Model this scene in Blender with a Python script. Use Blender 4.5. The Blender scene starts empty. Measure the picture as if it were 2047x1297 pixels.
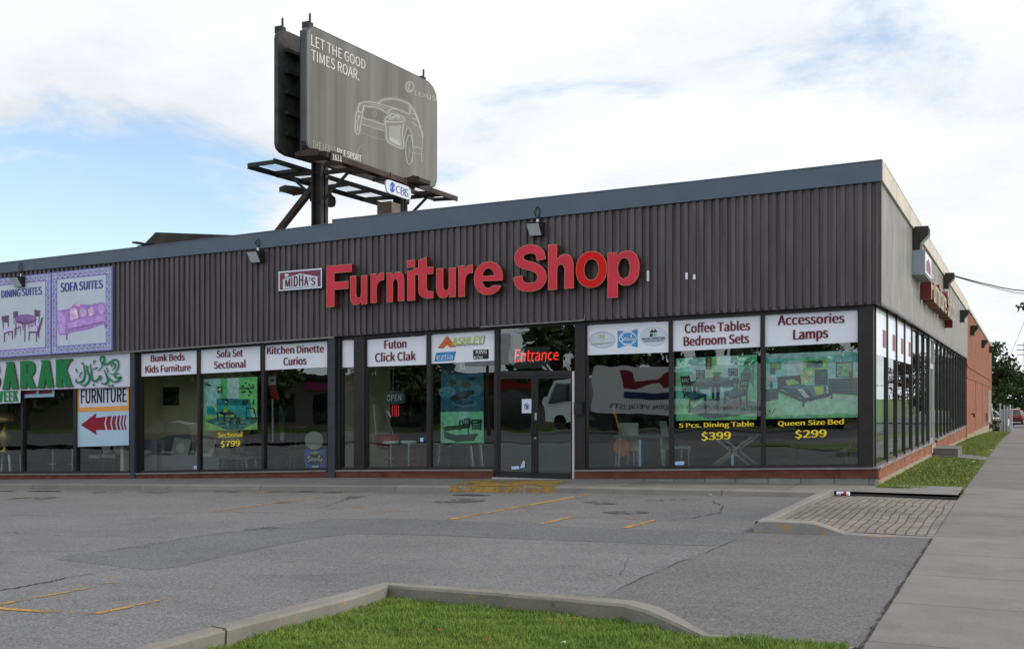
import bpy, bmesh, math, random
import numpy as np
from mathutils import Vector, Matrix
random.seed(11)
rng = np.random.default_rng(5)
R = math.radians
C = bpy.context.scene.collection
SC = bpy.context.scene

# ------------------------------------------------------------------ camera, sky, sun, exposure
F_PX, HOR = 2240.0, 792.0
YAW = math.atan(1024.5 / F_PX)
CAM = (2.4086, -21.5507, 1.64)
cam = bpy.data.cameras.new('camera'); cam_o = bpy.data.objects.new('camera', cam); C.objects.link(cam_o)
cam.sensor_width = 36; cam.lens = 36 * F_PX / 2047; cam.shift_y = (HOR - 648.5) / 2047
cam.clip_start = .1; cam.clip_end = 3000
cam_o.location = CAM; cam_o.rotation_euler = (R(90), 0, YAW)
SC.camera = cam_o

SUN_AZ, SUN_EL = R(76), R(38)          # azimuth clockwise from +Y: beyond and to the right of the shop
W = bpy.data.worlds.new('World'); SC.world = W; W.use_nodes = True
nt = W.node_tree; nt.nodes.clear()
def N(t, kind, **kw):
    n = t.nodes.new(kind)
    for k, v in kw.items():
        if k == 'ins':
            for i, val in v.items():
                if hasattr(val, 'is_linked') or val.__class__.__name__.startswith('NodeSocket'): t.links.new(val, n.inputs[i])
                else: n.inputs[i].default_value = val
        else: setattr(n, k, v)
    return n
def M_(t, op, a, b=0.0, c=None):
    ins = {0: a, 1: b}
    if c is not None: ins[2] = c
    return N(t, 'ShaderNodeMath', operation=op, ins=ins).outputs[0]
sky = N(nt, 'ShaderNodeTexSky', sky_type='NISHITA')
sky.sun_disc = False; sky.sun_elevation = SUN_EL; sky.sun_rotation = SUN_AZ
sky.air_density = 1.0; sky.dust_density = .6; sky.ozone_density = 1.5
tc = N(nt, 'ShaderNodeTexCoord')
d = tc.outputs['Generated']
sp = N(nt, 'ShaderNodeSeparateXYZ', ins={0: d})
zz = M_(nt, 'ADD', M_(nt, 'MAXIMUM', sp.outputs[2], 0.0), .16)
pv = N(nt, 'ShaderNodeCombineXYZ', ins={0: M_(nt, 'DIVIDE', sp.outputs[0], zz), 1: M_(nt, 'DIVIDE', sp.outputs[1], zz), 2: 3.7})
n1 = N(nt, 'ShaderNodeTexNoise', ins={'Vector': pv.outputs[0], 'Scale': 1.25, 'Detail': 11.0, 'Roughness': .63, 'Distortion': .35})
n2 = N(nt, 'ShaderNodeTexNoise', ins={'Vector': pv.outputs[0], 'Scale': 2.6, 'Detail': 7.0, 'Roughness': .58})
# a clearer opening in the cloud deck, low in the north-west
def opening(v, lo, hi, amt):
    dot = N(nt, 'ShaderNodeVectorMath', operation='DOT_PRODUCT', ins={0: d, 1: Vector(v).normalized()[:]})
    return N(nt, 'ShaderNodeMapRange', interpolation_type='SMOOTHSTEP', ins={0: dot.outputs['Value'], 1: lo, 2: hi, 3: 0.0, 4: amt}).outputs[0]
def dirpx(px, py):
    u = (px - 1023.5) / F_PX; v = (HOR - py) / F_PX
    return (-math.sin(YAW) + u * math.cos(YAW), math.cos(YAW) + u * math.sin(YAW), v)
b1 = opening(dirpx(120, 570), .9865, .9985, .27)
b2 = opening(dirpx(390, 390), .9955, .9995, .17)
b3 = opening(dirpx(980, 325), .9955, .9995, .10)
w1 = opening(dirpx(1750, 150), .80, .95, .28)
w3 = opening(dirpx(330, 90), .965, .992, .05)
w2 = opening((.2, -1, .5), .0, .8, .16)
bias = M_(nt, 'SUBTRACT', M_(nt, 'ADD', M_(nt, 'ADD', w1, w3), w2), M_(nt, 'ADD', b1, M_(nt, 'ADD', b2, b3)))
cov = M_(nt, 'ADD', M_(nt, 'MULTIPLY_ADD', n1.outputs[0], 1.55, -.20), bias)
fac = N(nt, 'ShaderNodeMapRange', interpolation_type='SMOOTHSTEP', ins={0: cov, 1: .38, 2: .68, 3: 0.08, 4: 1.0}).outputs[0]
cl = N(nt, 'ShaderNodeMapRange', ins={0: M_(nt, 'ADD', n2.outputs[0], M_(nt, 'ADD', M_(nt, 'MULTIPLY', w1, .5), M_(nt, 'MULTIPLY', w2, 1.9))), 1: .3, 2: .75, 3: 7.5, 4: 10.1}).outputs[0]
ccol = N(nt, 'ShaderNodeVectorMath', operation='SCALE', ins={0: (.955, .98, 1.02), 'Scale': cl})
skyb = N(nt, 'ShaderNodeVectorMath', operation='MULTIPLY', ins={0: sky.outputs[0], 1: (1.78, 1.80, 1.80)})
mx = N(nt, 'ShaderNodeMix', data_type='RGBA')
nt.links.new(fac, mx.inputs['Factor']); nt.links.new(skyb.outputs[0], mx.inputs['A']); nt.links.new(ccol.outputs[0], mx.inputs['B'])
bg = N(nt, 'ShaderNodeBackground', ins={0: mx.outputs['Result'], 1: .105})
wo = N(nt, 'ShaderNodeOutputWorld', ins={0: bg.outputs[0]})

sun = bpy.data.lights.new('sun', 'SUN'); sun.energy = 2.3; sun.angle = R(9); sun.color = (1, .93, .82)
sun_o = bpy.data.objects.new('sun', sun); C.objects.link(sun_o)
sd = Vector((math.sin(SUN_AZ) * math.cos(SUN_EL), math.cos(SUN_AZ) * math.cos(SUN_EL), math.sin(SUN_EL)))
sun_o.rotation_euler = sd.to_track_quat('Z', 'Y').to_euler()
vs = SC.view_settings
vs.view_transform = 'Standard'; vs.look = 'None'; vs.exposure = 0.06; vs.gamma = 1.0; vs.use_curve_mapping = False
SC.cycles.max_bounces = 8; SC.cycles.transparent_max_bounces = 12
SC.cycles.caustics_reflective = False; SC.cycles.caustics_refractive = False

# ------------------------------------------------------------------ materials (all procedural)
def s2l(c):
    return tuple((v / 255 / 12.92) if v / 255 <= .04045 else (((v / 255) + .055) / 1.055) ** 2.4 for v in c)
MATS = {}
def mat(name, col, rough=.6, metal=0.0, spec=.5, var=.18, vscale=3.0, stretch=(1, 1, 1), bump=0.0, bscale=40.0, emit=0.0, alpha_worn=None, dark=None):
    if name in MATS: return MATS[name]
    m = bpy.data.materials.new(name); m.use_nodes = True
    t = m.node_tree; t.nodes.clear()
    out = N(t, 'ShaderNodeOutputMaterial'); p = N(t, 'ShaderNodeBsdfPrincipled')
    p.inputs['Roughness'].default_value = rough; p.inputs['Metallic'].default_value = metal
    p.inputs['Specular IOR Level'].default_value = spec
    geo = N(t, 'ShaderNodeNewGeometry')
    mp = N(t, 'ShaderNodeVectorMath', operation='MULTIPLY', ins={0: geo.outputs['Position'], 1: stretch})
    no = N(t, 'ShaderNodeTexNoise', ins={'Vector': mp.outputs[0], 'Scale': vscale, 'Detail': 6.0, 'Roughness': .6})
    f = N(t, 'ShaderNodeMapRange', ins={0: no.outputs[0], 1: .3, 2: .7, 3: 1 - var, 4: 1 + var})
    sc = N(t, 'ShaderNodeVectorMath', operation='SCALE', ins={0: tuple(col[:3]), 'Scale': f.outputs[0]})
    t.links.new(sc.outputs[0], p.inputs['Base Color'])
    if emit:
        p.inputs['Emission Color'].default_value = (*col[:3], 1); p.inputs['Emission Strength'].default_value = emit
    if bump:
        nb = N(t, 'ShaderNodeTexNoise', ins={'Vector': mp.outputs[0], 'Scale': bscale, 'Detail': 4.0})
        bp = N(t, 'ShaderNodeBump', ins={'Strength': bump, 'Distance': .02, 'Height': nb.outputs[0]})
        t.links.new(bp.outputs[0], p.inputs['Normal'])
    sh = p.outputs[0]
    if alpha_worn is not None:
        nw = N(t, 'ShaderNodeTexNoise', ins={'Vector': geo.outputs['Position'], 'Scale': 9.0, 'Detail': 10.0, 'Roughness': .8})
        nv = N(t, 'ShaderNodeTexNoise', ins={'Vector': geo.outputs['Position'], 'Scale': 1.3, 'Detail': 2.0})
        a = M_(t, 'ADD', M_(t, 'MULTIPLY', nw.outputs[0], .6), M_(t, 'MULTIPLY', nv.outputs[0], .4))
        fa = N(t, 'ShaderNodeMapRange', ins={0: a, 1: alpha_worn - .03, 2: alpha_worn + .03, 3: 0.0, 4: 1.0})
        tr = N(t, 'ShaderNodeBsdfTransparent')
        ms = N(t, 'ShaderNodeMixShader', ins={0: fa.outputs[0], 1: tr.outputs[0], 2: sh}); sh = ms.outputs[0]
    t.links.new(sh, out.inputs[0])
    MATS[name] = m
    return m
def print_ink(rgb):                                       # the same, but pale and mottled like a sun faded photographic print
    a = [c + (k - c) * .14 for c, k in zip(rgb, (150, 186, 182))]
    return mat('print_%d_%d_%d' % tuple(rgb), tuple(min(.88, 1.4 * v) for v in s2l(a)), rough=.5, var=.30, vscale=9.0, spec=.25)
def ink(rgb, emit=0.0):                                   # a printed colour, given in sRGB
    return mat('ink_%d_%d_%d' % tuple(rgb) + ('_lit' if emit else ''), s2l(rgb), rough=.45, var=.05, spec=.3, emit=emit)

def ramp(t, fac, stops):
    r = N(t, 'ShaderNodeValToRGB', ins={0: fac}); e = r.color_ramp.elements
    while len(e) < len(stops): e.new(.5)
    for el, (p, c) in zip(e, stops): el.position = p; el.color = (*c, 1)
    return r.outputs[0]
def custom(name):
    m = bpy.data.materials.new(name); m.use_nodes = True; t = m.node_tree; t.nodes.clear(); MATS[name] = m
    out = N(t, 'ShaderNodeOutputMaterial'); p = N(t, 'ShaderNodeBsdfPrincipled'); t.links.new(p.outputs[0], out.inputs[0])
    geo = N(t, 'ShaderNodeNewGeometry')
    return m, t, p, geo.outputs['Position'], out
def noise(t, vec, scale, detail=5.0, rough=.6):
    return N(t, 'ShaderNodeTexNoise', ins={'Vector': vec, 'Scale': scale, 'Detail': detail, 'Roughness': rough}).outputs[0]
def mul(t, a, b): return N(t, 'ShaderNodeVectorMath', operation='MULTIPLY', ins={0: a, 1: b}).outputs[0]
def scalev(t, a, s): return N(t, 'ShaderNodeVectorMath', operation='SCALE', ins={0: a, 'Scale': s}).outputs[0]
def mrange(t, v, a, b, c, d_): return N(t, 'ShaderNodeMapRange', ins={0: v, 1: a, 2: b, 3: c, 4: d_}).outputs[0]
def mixc(t, f, a, b):
    n = N(t, 'ShaderNodeMix', data_type='RGBA')
    for key, val in (('Factor', f), ('A', a), ('B', b)):
        if isinstance(val, (int, float)): n.inputs[key].default_value = val
        elif isinstance(val, tuple): n.inputs[key].default_value = (*val, 1)
        else: t.links.new(val, n.inputs[key])
    return n.outputs['Result']

def asphalt(name, base, tint=(1, 1, 1), stains=True):
    m, t, p, pos, _ = custom(name)
    g = N(t, 'ShaderNodeTexVoronoi', ins={'Vector': pos, 'Scale': 75.0})
    g1 = mrange(t, N(t, 'ShaderNodeSeparateColor', ins={0: g.outputs['Color']}).outputs[0], 0, 1, .62, 1.42)
    g2 = mrange(t, noise(t, pos, 28, 4, .7), .3, .7, .8, 1.2)
    g3 = mrange(t, noise(t, pos, .35, 6, .6), .35, .65, .92, 1.08)
    g4 = mrange(t, noise(t, mul(t, pos, (.5, 1.6, 1)), 1.9, 8, .72), .40, .66, 1.04, .92)
    v = M_(t, 'MULTIPLY', M_(t, 'MULTIPLY', g1, g2), M_(t, 'MULTIPLY', g3, g4))
    if stains:
        s = mrange(t, noise(t, mul(t, pos, (.8, 1.5, 1)), .8, 3, .5), .64, .74, 1.0, .84)
        v = M_(t, 'MULTIPLY', v, s)
        # fine cracks along the noise contours
        ck = noise(t, mul(t, pos, (1.0, 1.0, 1)), .42, 5, .62)
        e = M_(t, 'ABSOLUTE', M_(t, 'SUBTRACT', ck, .5), 0.0)
        v = M_(t, 'MULTIPLY', v, mrange(t, e, .0004, .0013, .62, 1.0))
    c = scalev(t, tuple(b * k for b, k in zip((base,) * 3, tint)), v)
    t.links.new(c, p.inputs['Base Color']); p.inputs['Roughness'].default_value = .85; p.inputs['Specular IOR Level'].default_value = .25
    bp = N(t, 'ShaderNodeBump', ins={'Strength': .35, 'Distance': .01, 'Height': g1}); t.links.new(bp.outputs[0], p.inputs['Normal'])
    return m
def concrete(name, base, joint=None, joint_axis=1, stain=None):
    m, t, p, pos, _ = custom(name)
    v = M_(t, 'MULTIPLY', mrange(t, noise(t, pos, 1.2, 7, .65), .3, .7, .84, 1.14), mrange(t, noise(t, pos, 60, 3, .7), .25, .75, .86, 1.14))
    v = M_(t, 'MULTIPLY', v, mrange(t, noise(t, pos, 7, 8, .75), .56, .72, 1.0, .82))
    if joint:
        sx = N(t, 'ShaderNodeSeparateXYZ', ins={0: pos})
        wob = M_(t, 'MULTIPLY', M_(t, 'SUBTRACT', noise(t, pos, 3, 3), .5), .03)
        q = M_(t, 'ADD', sx.outputs[joint_axis], wob)
        fr = M_(t, 'ABSOLUTE', M_(t, 'SUBTRACT', M_(t, 'FRACT', M_(t, 'DIVIDE', M_(t, 'ADD', q, 60.35), joint), 0), .5))
        v = M_(t, 'MULTIPLY', v, mrange(t, fr, .5 - .012 / joint, .5 - .006 / joint, 1.0, .42))
        cell = N(t, 'ShaderNodeTexWhiteNoise', noise_dimensions='1D')
        t.links.new(M_(t, 'FLOOR', M_(t, 'DIVIDE', M_(t, 'ADD', q, 60.35), joint), 0), cell.inputs['W'])
        v = M_(t, 'MULTIPLY', v, mrange(t, cell.outputs[0], 0, 1, .9, 1.1))
    gv = N(t, 'ShaderNodeTexVoronoi', ins={'Vector': pos, 'Scale': 2.6})
    v = M_(t, 'MULTIPLY', v, mrange(t, gv.outputs['Distance'], .035, .07, .74, 1.0))
    v = M_(t, 'MULTIPLY', v, mrange(t, noise(t, pos, .9, 6, .7), .54, .70, 1.0, .80))
    c = scalev(t, base, v)
    if stain:
        c = mixc(t, mrange(t, noise(t, mul(t, pos, (1, 2, 3)), 5, 8, .8), stain[1], stain[1] + .06, 0, .75), c, stain[0])
    t.links.new(c, p.inputs['Base Color']); p.inputs['Roughness'].default_value = .8; p.inputs['Specular IOR Level'].default_value = .25
    bp = N(t, 'ShaderNodeBump', ins={'Strength': .25, 'Distance': .01, 'Height': noise(t, pos, 45, 5, .7)}); t.links.new(bp.outputs[0], p.inputs['Normal'])
    return m
def brick(name, axis, c1, c2, mortar, bw=.22, bh=.075, soldier=False):
    m, t, p, pos, _ = custom(name)
    sx = N(t, 'ShaderNodeSeparateXYZ', ins={0: pos})
    v = N(t, 'ShaderNodeCombineXYZ', ins={0: sx.outputs[axis], 1: sx.outputs[2], 2: 0.0}).outputs[0]
    b = N(t, 'ShaderNodeTexBrick', ins={'Vector': v, 'Color1': (*c1, 1), 'Color2': (*c2, 1), 'Mortar': (*mortar, 1), 'Scale': 1.0, 'Mortar Size': .006, 'Mortar Smooth': .2, 'Bias': 0.0, 'Brick Width': bw, 'Row Height': bh})
    k = M_(t, 'MULTIPLY', mrange(t, noise(t, pos, .8, 7, .7), .3, .7, .70, 1.25), mrange(t, noise(t, pos, 30, 3), .3, .7, .88, 1.12))
    k = M_(t, 'MULTIPLY', k, mrange(t, noise(t, mul(t, pos, (1.4, 1.4, .25)), 2.2, 6, .7), .52, .72, 1.0, .72))
    t.links.new(scalev(t, b.outputs[0], k), p.inputs['Base Color']); p.inputs['Roughness'].default_value = .85; p.inputs['Specular IOR Level'].default_value = .25
    bp = N(t, 'ShaderNodeBump', invert=True, ins={'Strength': .6, 'Distance': .008, 'Height': b.outputs['Fac']}); t.links.new(bp.outputs[0], p.inputs['Normal'])
    return m
def pavers(name):
    m, t, p, pos, _ = custom(name)
    wob = scalev(t, N(t, 'ShaderNodeVectorMath', operation='SUBTRACT', ins={0: N(t, 'ShaderNodeTexNoise', ins={'Vector': pos, 'Scale': .9, 'Detail': 2.0}).outputs[1], 1: (.5, .5, .5)}).outputs[0], .12)
    q = N(t, 'ShaderNodeVectorMath', operation='ADD', ins={0: pos, 1: wob}).outputs[0]
    sx = N(t, 'ShaderNodeSeparateXYZ', ins={0: q})
    v = N(t, 'ShaderNodeCombineXYZ', ins={0: sx.outputs[1], 1: sx.outputs[0], 2: 0.0}).outputs[0]
    b = N(t, 'ShaderNodeTexBrick', ins={'Vector': v, 'Color1': (.160, .145, .130, 1), 'Color2': (.245, .225, .20, 1), 'Mortar': (.085, .062, .04, 1), 'Scale': 1.0, 'Mortar Size': .011, 'Mortar Smooth': .3, 'Bias': 0.0, 'Brick Width': .185, 'Row Height': .118})
    moss = mixc(t, mrange(t, noise(t, pos, 1.4, 5, .7), .5, .64, 0, .85), b.outputs[0], (.07, .08, .025))
    c = mixc(t, b.outputs['Fac'], b.outputs[0], moss)
    k = mrange(t, noise(t, pos, 2.2, 7, .7), .3, .7, .8, 1.18)
    t.links.new(scalev(t, c, k), p.inputs['Base Color']); p.inputs['Roughness'].default_value = .9
    bp = N(t, 'ShaderNodeBump', invert=True, ins={'Strength': .9, 'Distance': .03, 'Height': b.outputs['Fac']}); t.links.new(bp.outputs[0], p.inputs['Normal'])
    return m
def siding_mat(name, col, rough, spec, hi=1.25):
    m, t, p, pos, _ = custom(name)
    st = mrange(t, noise(t, mul(t, pos, (9, 9, .5)), 1.0, 6, .65), .3, .7, .62, hi)
    bl = mrange(t, noise(t, pos, .7, 5, .6), .3, .7, .86, 1.14)
    fl = mrange(t, noise(t, mul(t, pos, (3, 3, 1.2)), 4.0, 8, .8), .62, .74, 1.0, 1.5)
    k = M_(t, 'MULTIPLY', M_(t, 'MULTIPLY', st, bl), fl)
    t.links.new(scalev(t, col, k), p.inputs['Base Color'])
    t.links.new(mrange(t, st, .7, 1.3, rough + .1, rough - .08), p.inputs['Roughness'])
    p.inputs['Specular IOR Level'].default_value = spec
    return m
def glass_mat(name, tint, ior, wave=.004):
    m, t, p, pos, out = custom(name)
    t.nodes.remove(p)
    nb = noise(t, mul(t, pos, (1, 1, .7)), .9, 2, .5)
    bp = N(t, 'ShaderNodeBump', ins={'Strength': wave, 'Distance': 1.0, 'Height': nb})
    ge = N(t, 'ShaderNodeNewGeometry')
    dt = N(t, 'ShaderNodeVectorMath', operation='DOT_PRODUCT', ins={0: ge.outputs['Normal'], 1: ge.outputs['Incoming']}).outputs['Value']
    om = M_(t, 'SUBTRACT', 1.0, M_(t, 'MINIMUM', M_(t, 'ABSOLUTE', dt), 1.0))
    fr = M_(t, 'ADD', ior, M_(t, 'MULTIPLY', M_(t, 'POWER', om, 5.0), 1.0 - ior))
    tr = N(t, 'ShaderNodeBsdfTransparent', ins={0: (*tint, 1)})
    gl = N(t, 'ShaderNodeBsdfGlossy', ins={'Color': (.93, 1, 1, 1), 'Roughness': .004, 'Normal': bp.outputs[0]})
    ms = N(t, 'ShaderNodeMixShader', ins={0: fr, 1: tr.outputs[0], 2: gl.outputs[0]})
    t.links.new(ms.outputs[0], out.inputs[0])
    return m
def grass_mat(name, a, b):
    m, t, p, pos, _ = custom(name)
    oi = N(t, 'ShaderNodeTexWhiteNoise', noise_dimensions='3D', ins={'Vector': scalev(t, pos, 7.0)})
    f = mrange(t, noise(t, pos, 1.6, 6, .7), .32, .68, 0, 1)
    c = mixc(t, f, a, b)
    c = mixc(t, mrange(t, noise(t, pos, 5, 6, .75), .58, .7, 0, .6), c, (.20, .18, .07))
    c = scalev(t, c, mrange(t, noise(t, pos, 55, 2), .3, .7, .65, 1.4))
    t.links.new(c, p.inputs['Base Color']); p.inputs['Roughness'].default_value = .6
    p.inputs['Specular IOR Level'].default_value = .06
    return m

MATS['lot'] = asphalt('asphalt_lot', .150, (1.0, .99, .985))
MATS['patch'] = asphalt('asphalt_patch', .124, (1.0, 1.0, 1.0), False)
MATS['apron'] = asphalt('asphalt_apron', .124, (1.03, .99, .985), False)
MATS['road'] = asphalt('asphalt_road', .10)
MATS['walk'] = concrete('pavement_concrete', (.185, .178, .165), 1.62, 1)
MATS['storewalk'] = concrete('walkway_concrete', (.185, .179, .170), 3.1, 0)
MATS['kerb'] = concrete('kerb_concrete', (.215, .207, .19), 3.4, 0)
MATS['kerb2'] = concrete('island_kerb_concrete', (.205, .197, .172), None, 0, ((.42, .24, .06), .58))
MATS['kerb3'] = concrete('yellow_flecked_concrete', (.235, .23, .22), None, 0, ((.45, .22, .02), .55))
MATS['block'] = concrete('block_concrete', (.23, .225, .215), .62, 0)
MATS['found'] = concrete('foundation_concrete', (.33, .27, .20))
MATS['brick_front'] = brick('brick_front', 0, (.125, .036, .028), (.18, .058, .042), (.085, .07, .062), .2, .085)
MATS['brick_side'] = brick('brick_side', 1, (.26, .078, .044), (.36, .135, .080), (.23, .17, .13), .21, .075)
MATS['paver'] = pavers('pavers')
MATS['siding'] = siding_mat('brown_siding', (.082, .071, .077), .42, .45, 1.45)
MATS['siding_side'] = siding_mat('glare_siding', (.355, .335, .31), .36, .6, 1.35)  # same siding as the front; the side wall's glare is put into the colour
MATS['glass'] = glass_mat('shop_glass', (.70, .77, .75), .165)
MATS['grass_a'] = grass_mat('grass_blades', (.125, .200, .040), (.205, .275, .062))
MATS['lawn'] = grass_mat('turf', (.075, .115, .025), (.12, .150, .038))
mat('fascia', s2l((84, 97, 112)), .42, .1, .5, .10, 1.2)
mat('coping_sunlit', (.60, .52, .41), .38, .1, .5, .14, 1.0)  # cream here is warm sunlight painted into the side coping's colour
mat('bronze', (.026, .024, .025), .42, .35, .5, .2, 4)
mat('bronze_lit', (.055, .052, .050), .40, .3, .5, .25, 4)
mat('post_blue', (.035, .042, .055), .5, .1, .5, .2, 5)
mat('ledge', (.20, .195, .19), .55, .1, .4, .2, 6)
mat('alu', (.55, .56, .57), .35, .8, .5, .1, 4)
mat('black', (.012, .012, .013), .5, 0, .4, .2)
mat('vinyl', s2l((232, 238, 250)), .35, 0, .4, .03, 1.5)
mat('rust', (.055, .042, .036), .8, .1, .3, .45, 2.5)
mat('steel_dark', (.040, .038, .037), .65, .2, .4, .3, 3)
mat('yellow_paint', (.38, .215, .055), .75, 0, .3, .15, 8, alpha_worn=.474)
mat('yellow_faint', (.36, .21, .07), .75, 0, .3, .15, 8, alpha_worn=.53)
mat('crack', (.045, .043, .042), .95, 0, .1, .3, 8, alpha_worn=.47)
# ------------------------------------------------------------------ helpers
OFF = {}                                                   # world offset of every linked object (its children share it)
def tag(o, label=None, cat=None, group=None, kind=None):
    for k, v in (('label', label), ('category', cat), ('group', group), ('kind', kind)):
        if v: o[k] = v
    return o
def thing(name, label, cat, loc=(0, 0, 0), group=None):
    o = bpy.data.objects.new(name, None); C.objects.link(o); o.location = loc; o.empty_display_size = .2
    OFF[o] = Vector(loc)
    return tag(o, label, cat, group)
class MB:
    def __init__(s): s.v = []; s.f = []; s.m = []; s.cur = 0
    def poly(s, pts):
        i = len(s.v); s.v += [Vector(p) for p in pts]; s.f.append(list(range(i, i + len(pts)))); s.m.append(s.cur); return s
    def prism(s, pts, vec):
        pts = [Vector(p) for p in pts]; vec = Vector(vec); n = len(pts); i = len(s.v)
        s.v += pts + [p + vec for p in pts]
        s.f += [list(range(i, i + n)), list(range(i + 2 * n - 1, i + n - 1, -1))]
        for k in range(n): s.f.append([i + k, i + (k + 1) % n, i + n + (k + 1) % n, i + n + k])
        s.m += [s.cur] * (n + 2); return s
    def box(s, x0, x1, y0, y1, z0, z1):
        return s.prism([(x0, y0, z0), (x1, y0, z0), (x1, y0, z1), (x0, y0, z1)], (0, y1 - y0, 0))
    def sbox(s, x0, x1, y0, y1, zb, zt, step=1.5):          # box between two height lines zb(x), zt(x)
        n = max(1, int(abs(x1 - x0) / step)); xs = [x0 + (x1 - x0) * k / n for k in range(n + 1)]
        bot = [(x, y0, zb(x)) for x in xs]; top = [(x, y0, zt(x)) for x in xs]
        return s.loft([bot, top, [(x, y1, z) for x, _, z in top], [(x, y1, z) for x, _, z in bot]], closed=True, caps=True)
    def sboxy(s, y0, y1, x0, x1, zb, zt, step=3.0):
        n = max(1, int(abs(y1 - y0) / step)); ys = [y0 + (y1 - y0) * k / n for k in range(n + 1)]
        bot = [(x0, y, zb(y)) for y in ys]; top = [(x0, y, zt(y)) for y in ys]
        return s.loft([bot, top, [(x1, y, z) for _, y, z in top], [(x1, y, z) for _, y, z in bot]], closed=True, caps=True)
    def loft(s, rows, closed=False, caps=False):            # rows of equal length, joined by quads
        i = len(s.v); n = len(rows[0])
        for r in rows: s.v += [Vector(p) for p in r]
        m = len(rows); rng_ = m if closed else m - 1
        for a in range(rng_):
            b = (a + 1) % m
            for k in range(n - 1):
                s.f.append([i + a * n + k, i + a * n + k + 1, i + b * n + k + 1, i + b * n + k]); s.m.append(s.cur)
        if caps:
            for k in (0, n - 1): s.f.append([i + a * n + k for a in range(m)]); s.m.append(s.cur)
        return s
    def tube(s, path, r, n=8):
        path = [Vector(p) for p in path]; rows = []
        rs = r if isinstance(r, (list, tuple)) else [r] * len(path)
        up = Vector((.13, .21, .97)).normalized()
        for k, p in enumerate(path):
            t = (path[min(k + 1, len(path) - 1)] - path[max(k - 1, 0)]).normalized()
            a = t.cross(up)
            if a.length < .05: a = t.cross(Vector((1, 0, 0)))
            a.normalize(); b = t.cross(a)
            rows.append([p + (a * math.cos(2 * math.pi * q / n) + b * math.sin(2 * math.pi * q / n)) * rs[k] for q in range(n)] )
        i = len(s.v)
        for r_ in rows: s.v += r_
        for k in range(len(rows) - 1):
            for q in range(n):
                s.f.append([i + k * n + q, i + k * n + (q + 1) % n, i + (k + 1) * n + (q + 1) % n, i + (k + 1) * n + q]); s.m.append(s.cur)
        s.f += [[i + q for q in range(n)], [i + (len(rows) - 1) * n + q for q in range(n)]]; s.m += [s.cur] * 2
        return s
    def bar(s, a, b, w, h=None):                            # a square bar from a to b
        a, b = Vector(a), Vector(b); h = h or w; t = (b - a).normalized()
        x = t.cross(Vector((0, 0, 1)))
        if x.length < .05: x = Vector((1, 0, 0))
        x.normalize(); y = x.cross(t)
        return s.prism([a + x * w / 2 * i + y * h / 2 * j for i, j in ((-1, -1), (1, -1), (1, 1), (-1, 1))], b - a)
    def lathe(s, prof, c=(0, 0, 0), n=20):
        i = len(s.v); c = Vector(c)
        for r, z in prof: s.v += [c + Vector((r * math.cos(2 * math.pi * q / n), r * math.sin(2 * math.pi * q / n), z)) for q in range(n)]
        for k in range(len(prof) - 1):
            for q in range(n): s.f.append([i + k * n + q, i + k * n + (q + 1) % n, i + (k + 1) * n + (q + 1) % n, i + (k + 1) * n + q]); s.m.append(s.cur)
        for k in (0, len(prof) - 1): s.f.append([i + k * n + q for q in range(n)]); s.m.append(s.cur)
        return s
    def build(s, name, m, parent=None, label=None, bevel=0, smooth=False, kind=None, seg=2):
        off = OFF[parent] if parent else Vector((0, 0, 0))
        me = bpy.data.meshes.new(name); me.from_pydata([tuple(p - off) for p in s.v], [], s.f); me.update()
        for q in (m if isinstance(m, (list, tuple)) else [m]): me.materials.append(MATS[q] if isinstance(q, str) else q)
        if any(s.m): me.polygons.foreach_set('material_index', s.m)
        if not getattr(s, 'raw', False):
            bm = bmesh.new(); bm.from_mesh(me)
            if bevel:
                bmesh.ops.remove_doubles(bm, verts=bm.verts, dist=1e-5)
                es = [e for e in bm.edges if len(e.link_faces) == 2 and e.calc_face_angle(0) > .5]
                bmesh.ops.bevel(bm, geom=es, offset=bevel, segments=seg, affect='EDGES', profile=.6)
            bmesh.ops.recalc_face_normals(bm, faces=bm.faces); bm.to_mesh(me); bm.free()
        if smooth: me.polygons.foreach_set('use_smooth', [True] * len(me.polygons))
        o = bpy.data.objects.new(name, me); C.objects.link(o); OFF[o] = off
        if parent: o.parent = parent
        if label: o['label'] = label
        if kind: o['kind'] = kind
        return o
def dup(o, loc=None, rz=None, label=None, group=None, parent=None):
    c = o.copy(); C.objects.link(c)
    if parent: c.parent = parent
    if loc is not None: c.location = loc
    if rz is not None: c.rotation_euler = (0, 0, rz)
    if label: c['label'] = label
    if group: c['group'] = group
    for ch in o.children: dup(ch, parent=c)
    return c
def lines(*pts):
    xs = sorted(pts)
    def f(x):
        if x <= xs[0][0]: a, b = xs[0], xs[1]
        elif x >= xs[-1][0]: a, b = xs[-2], xs[-1]
        else:
            for a, b in zip(xs, xs[1:]):
                if a[0] <= x <= b[0]: break
        return a[1] + (b[1] - a[1]) * (x - a[0]) / (b[0] - a[0])
    return f
def shift(f, d): return lambda x: f(x) + d

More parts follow.
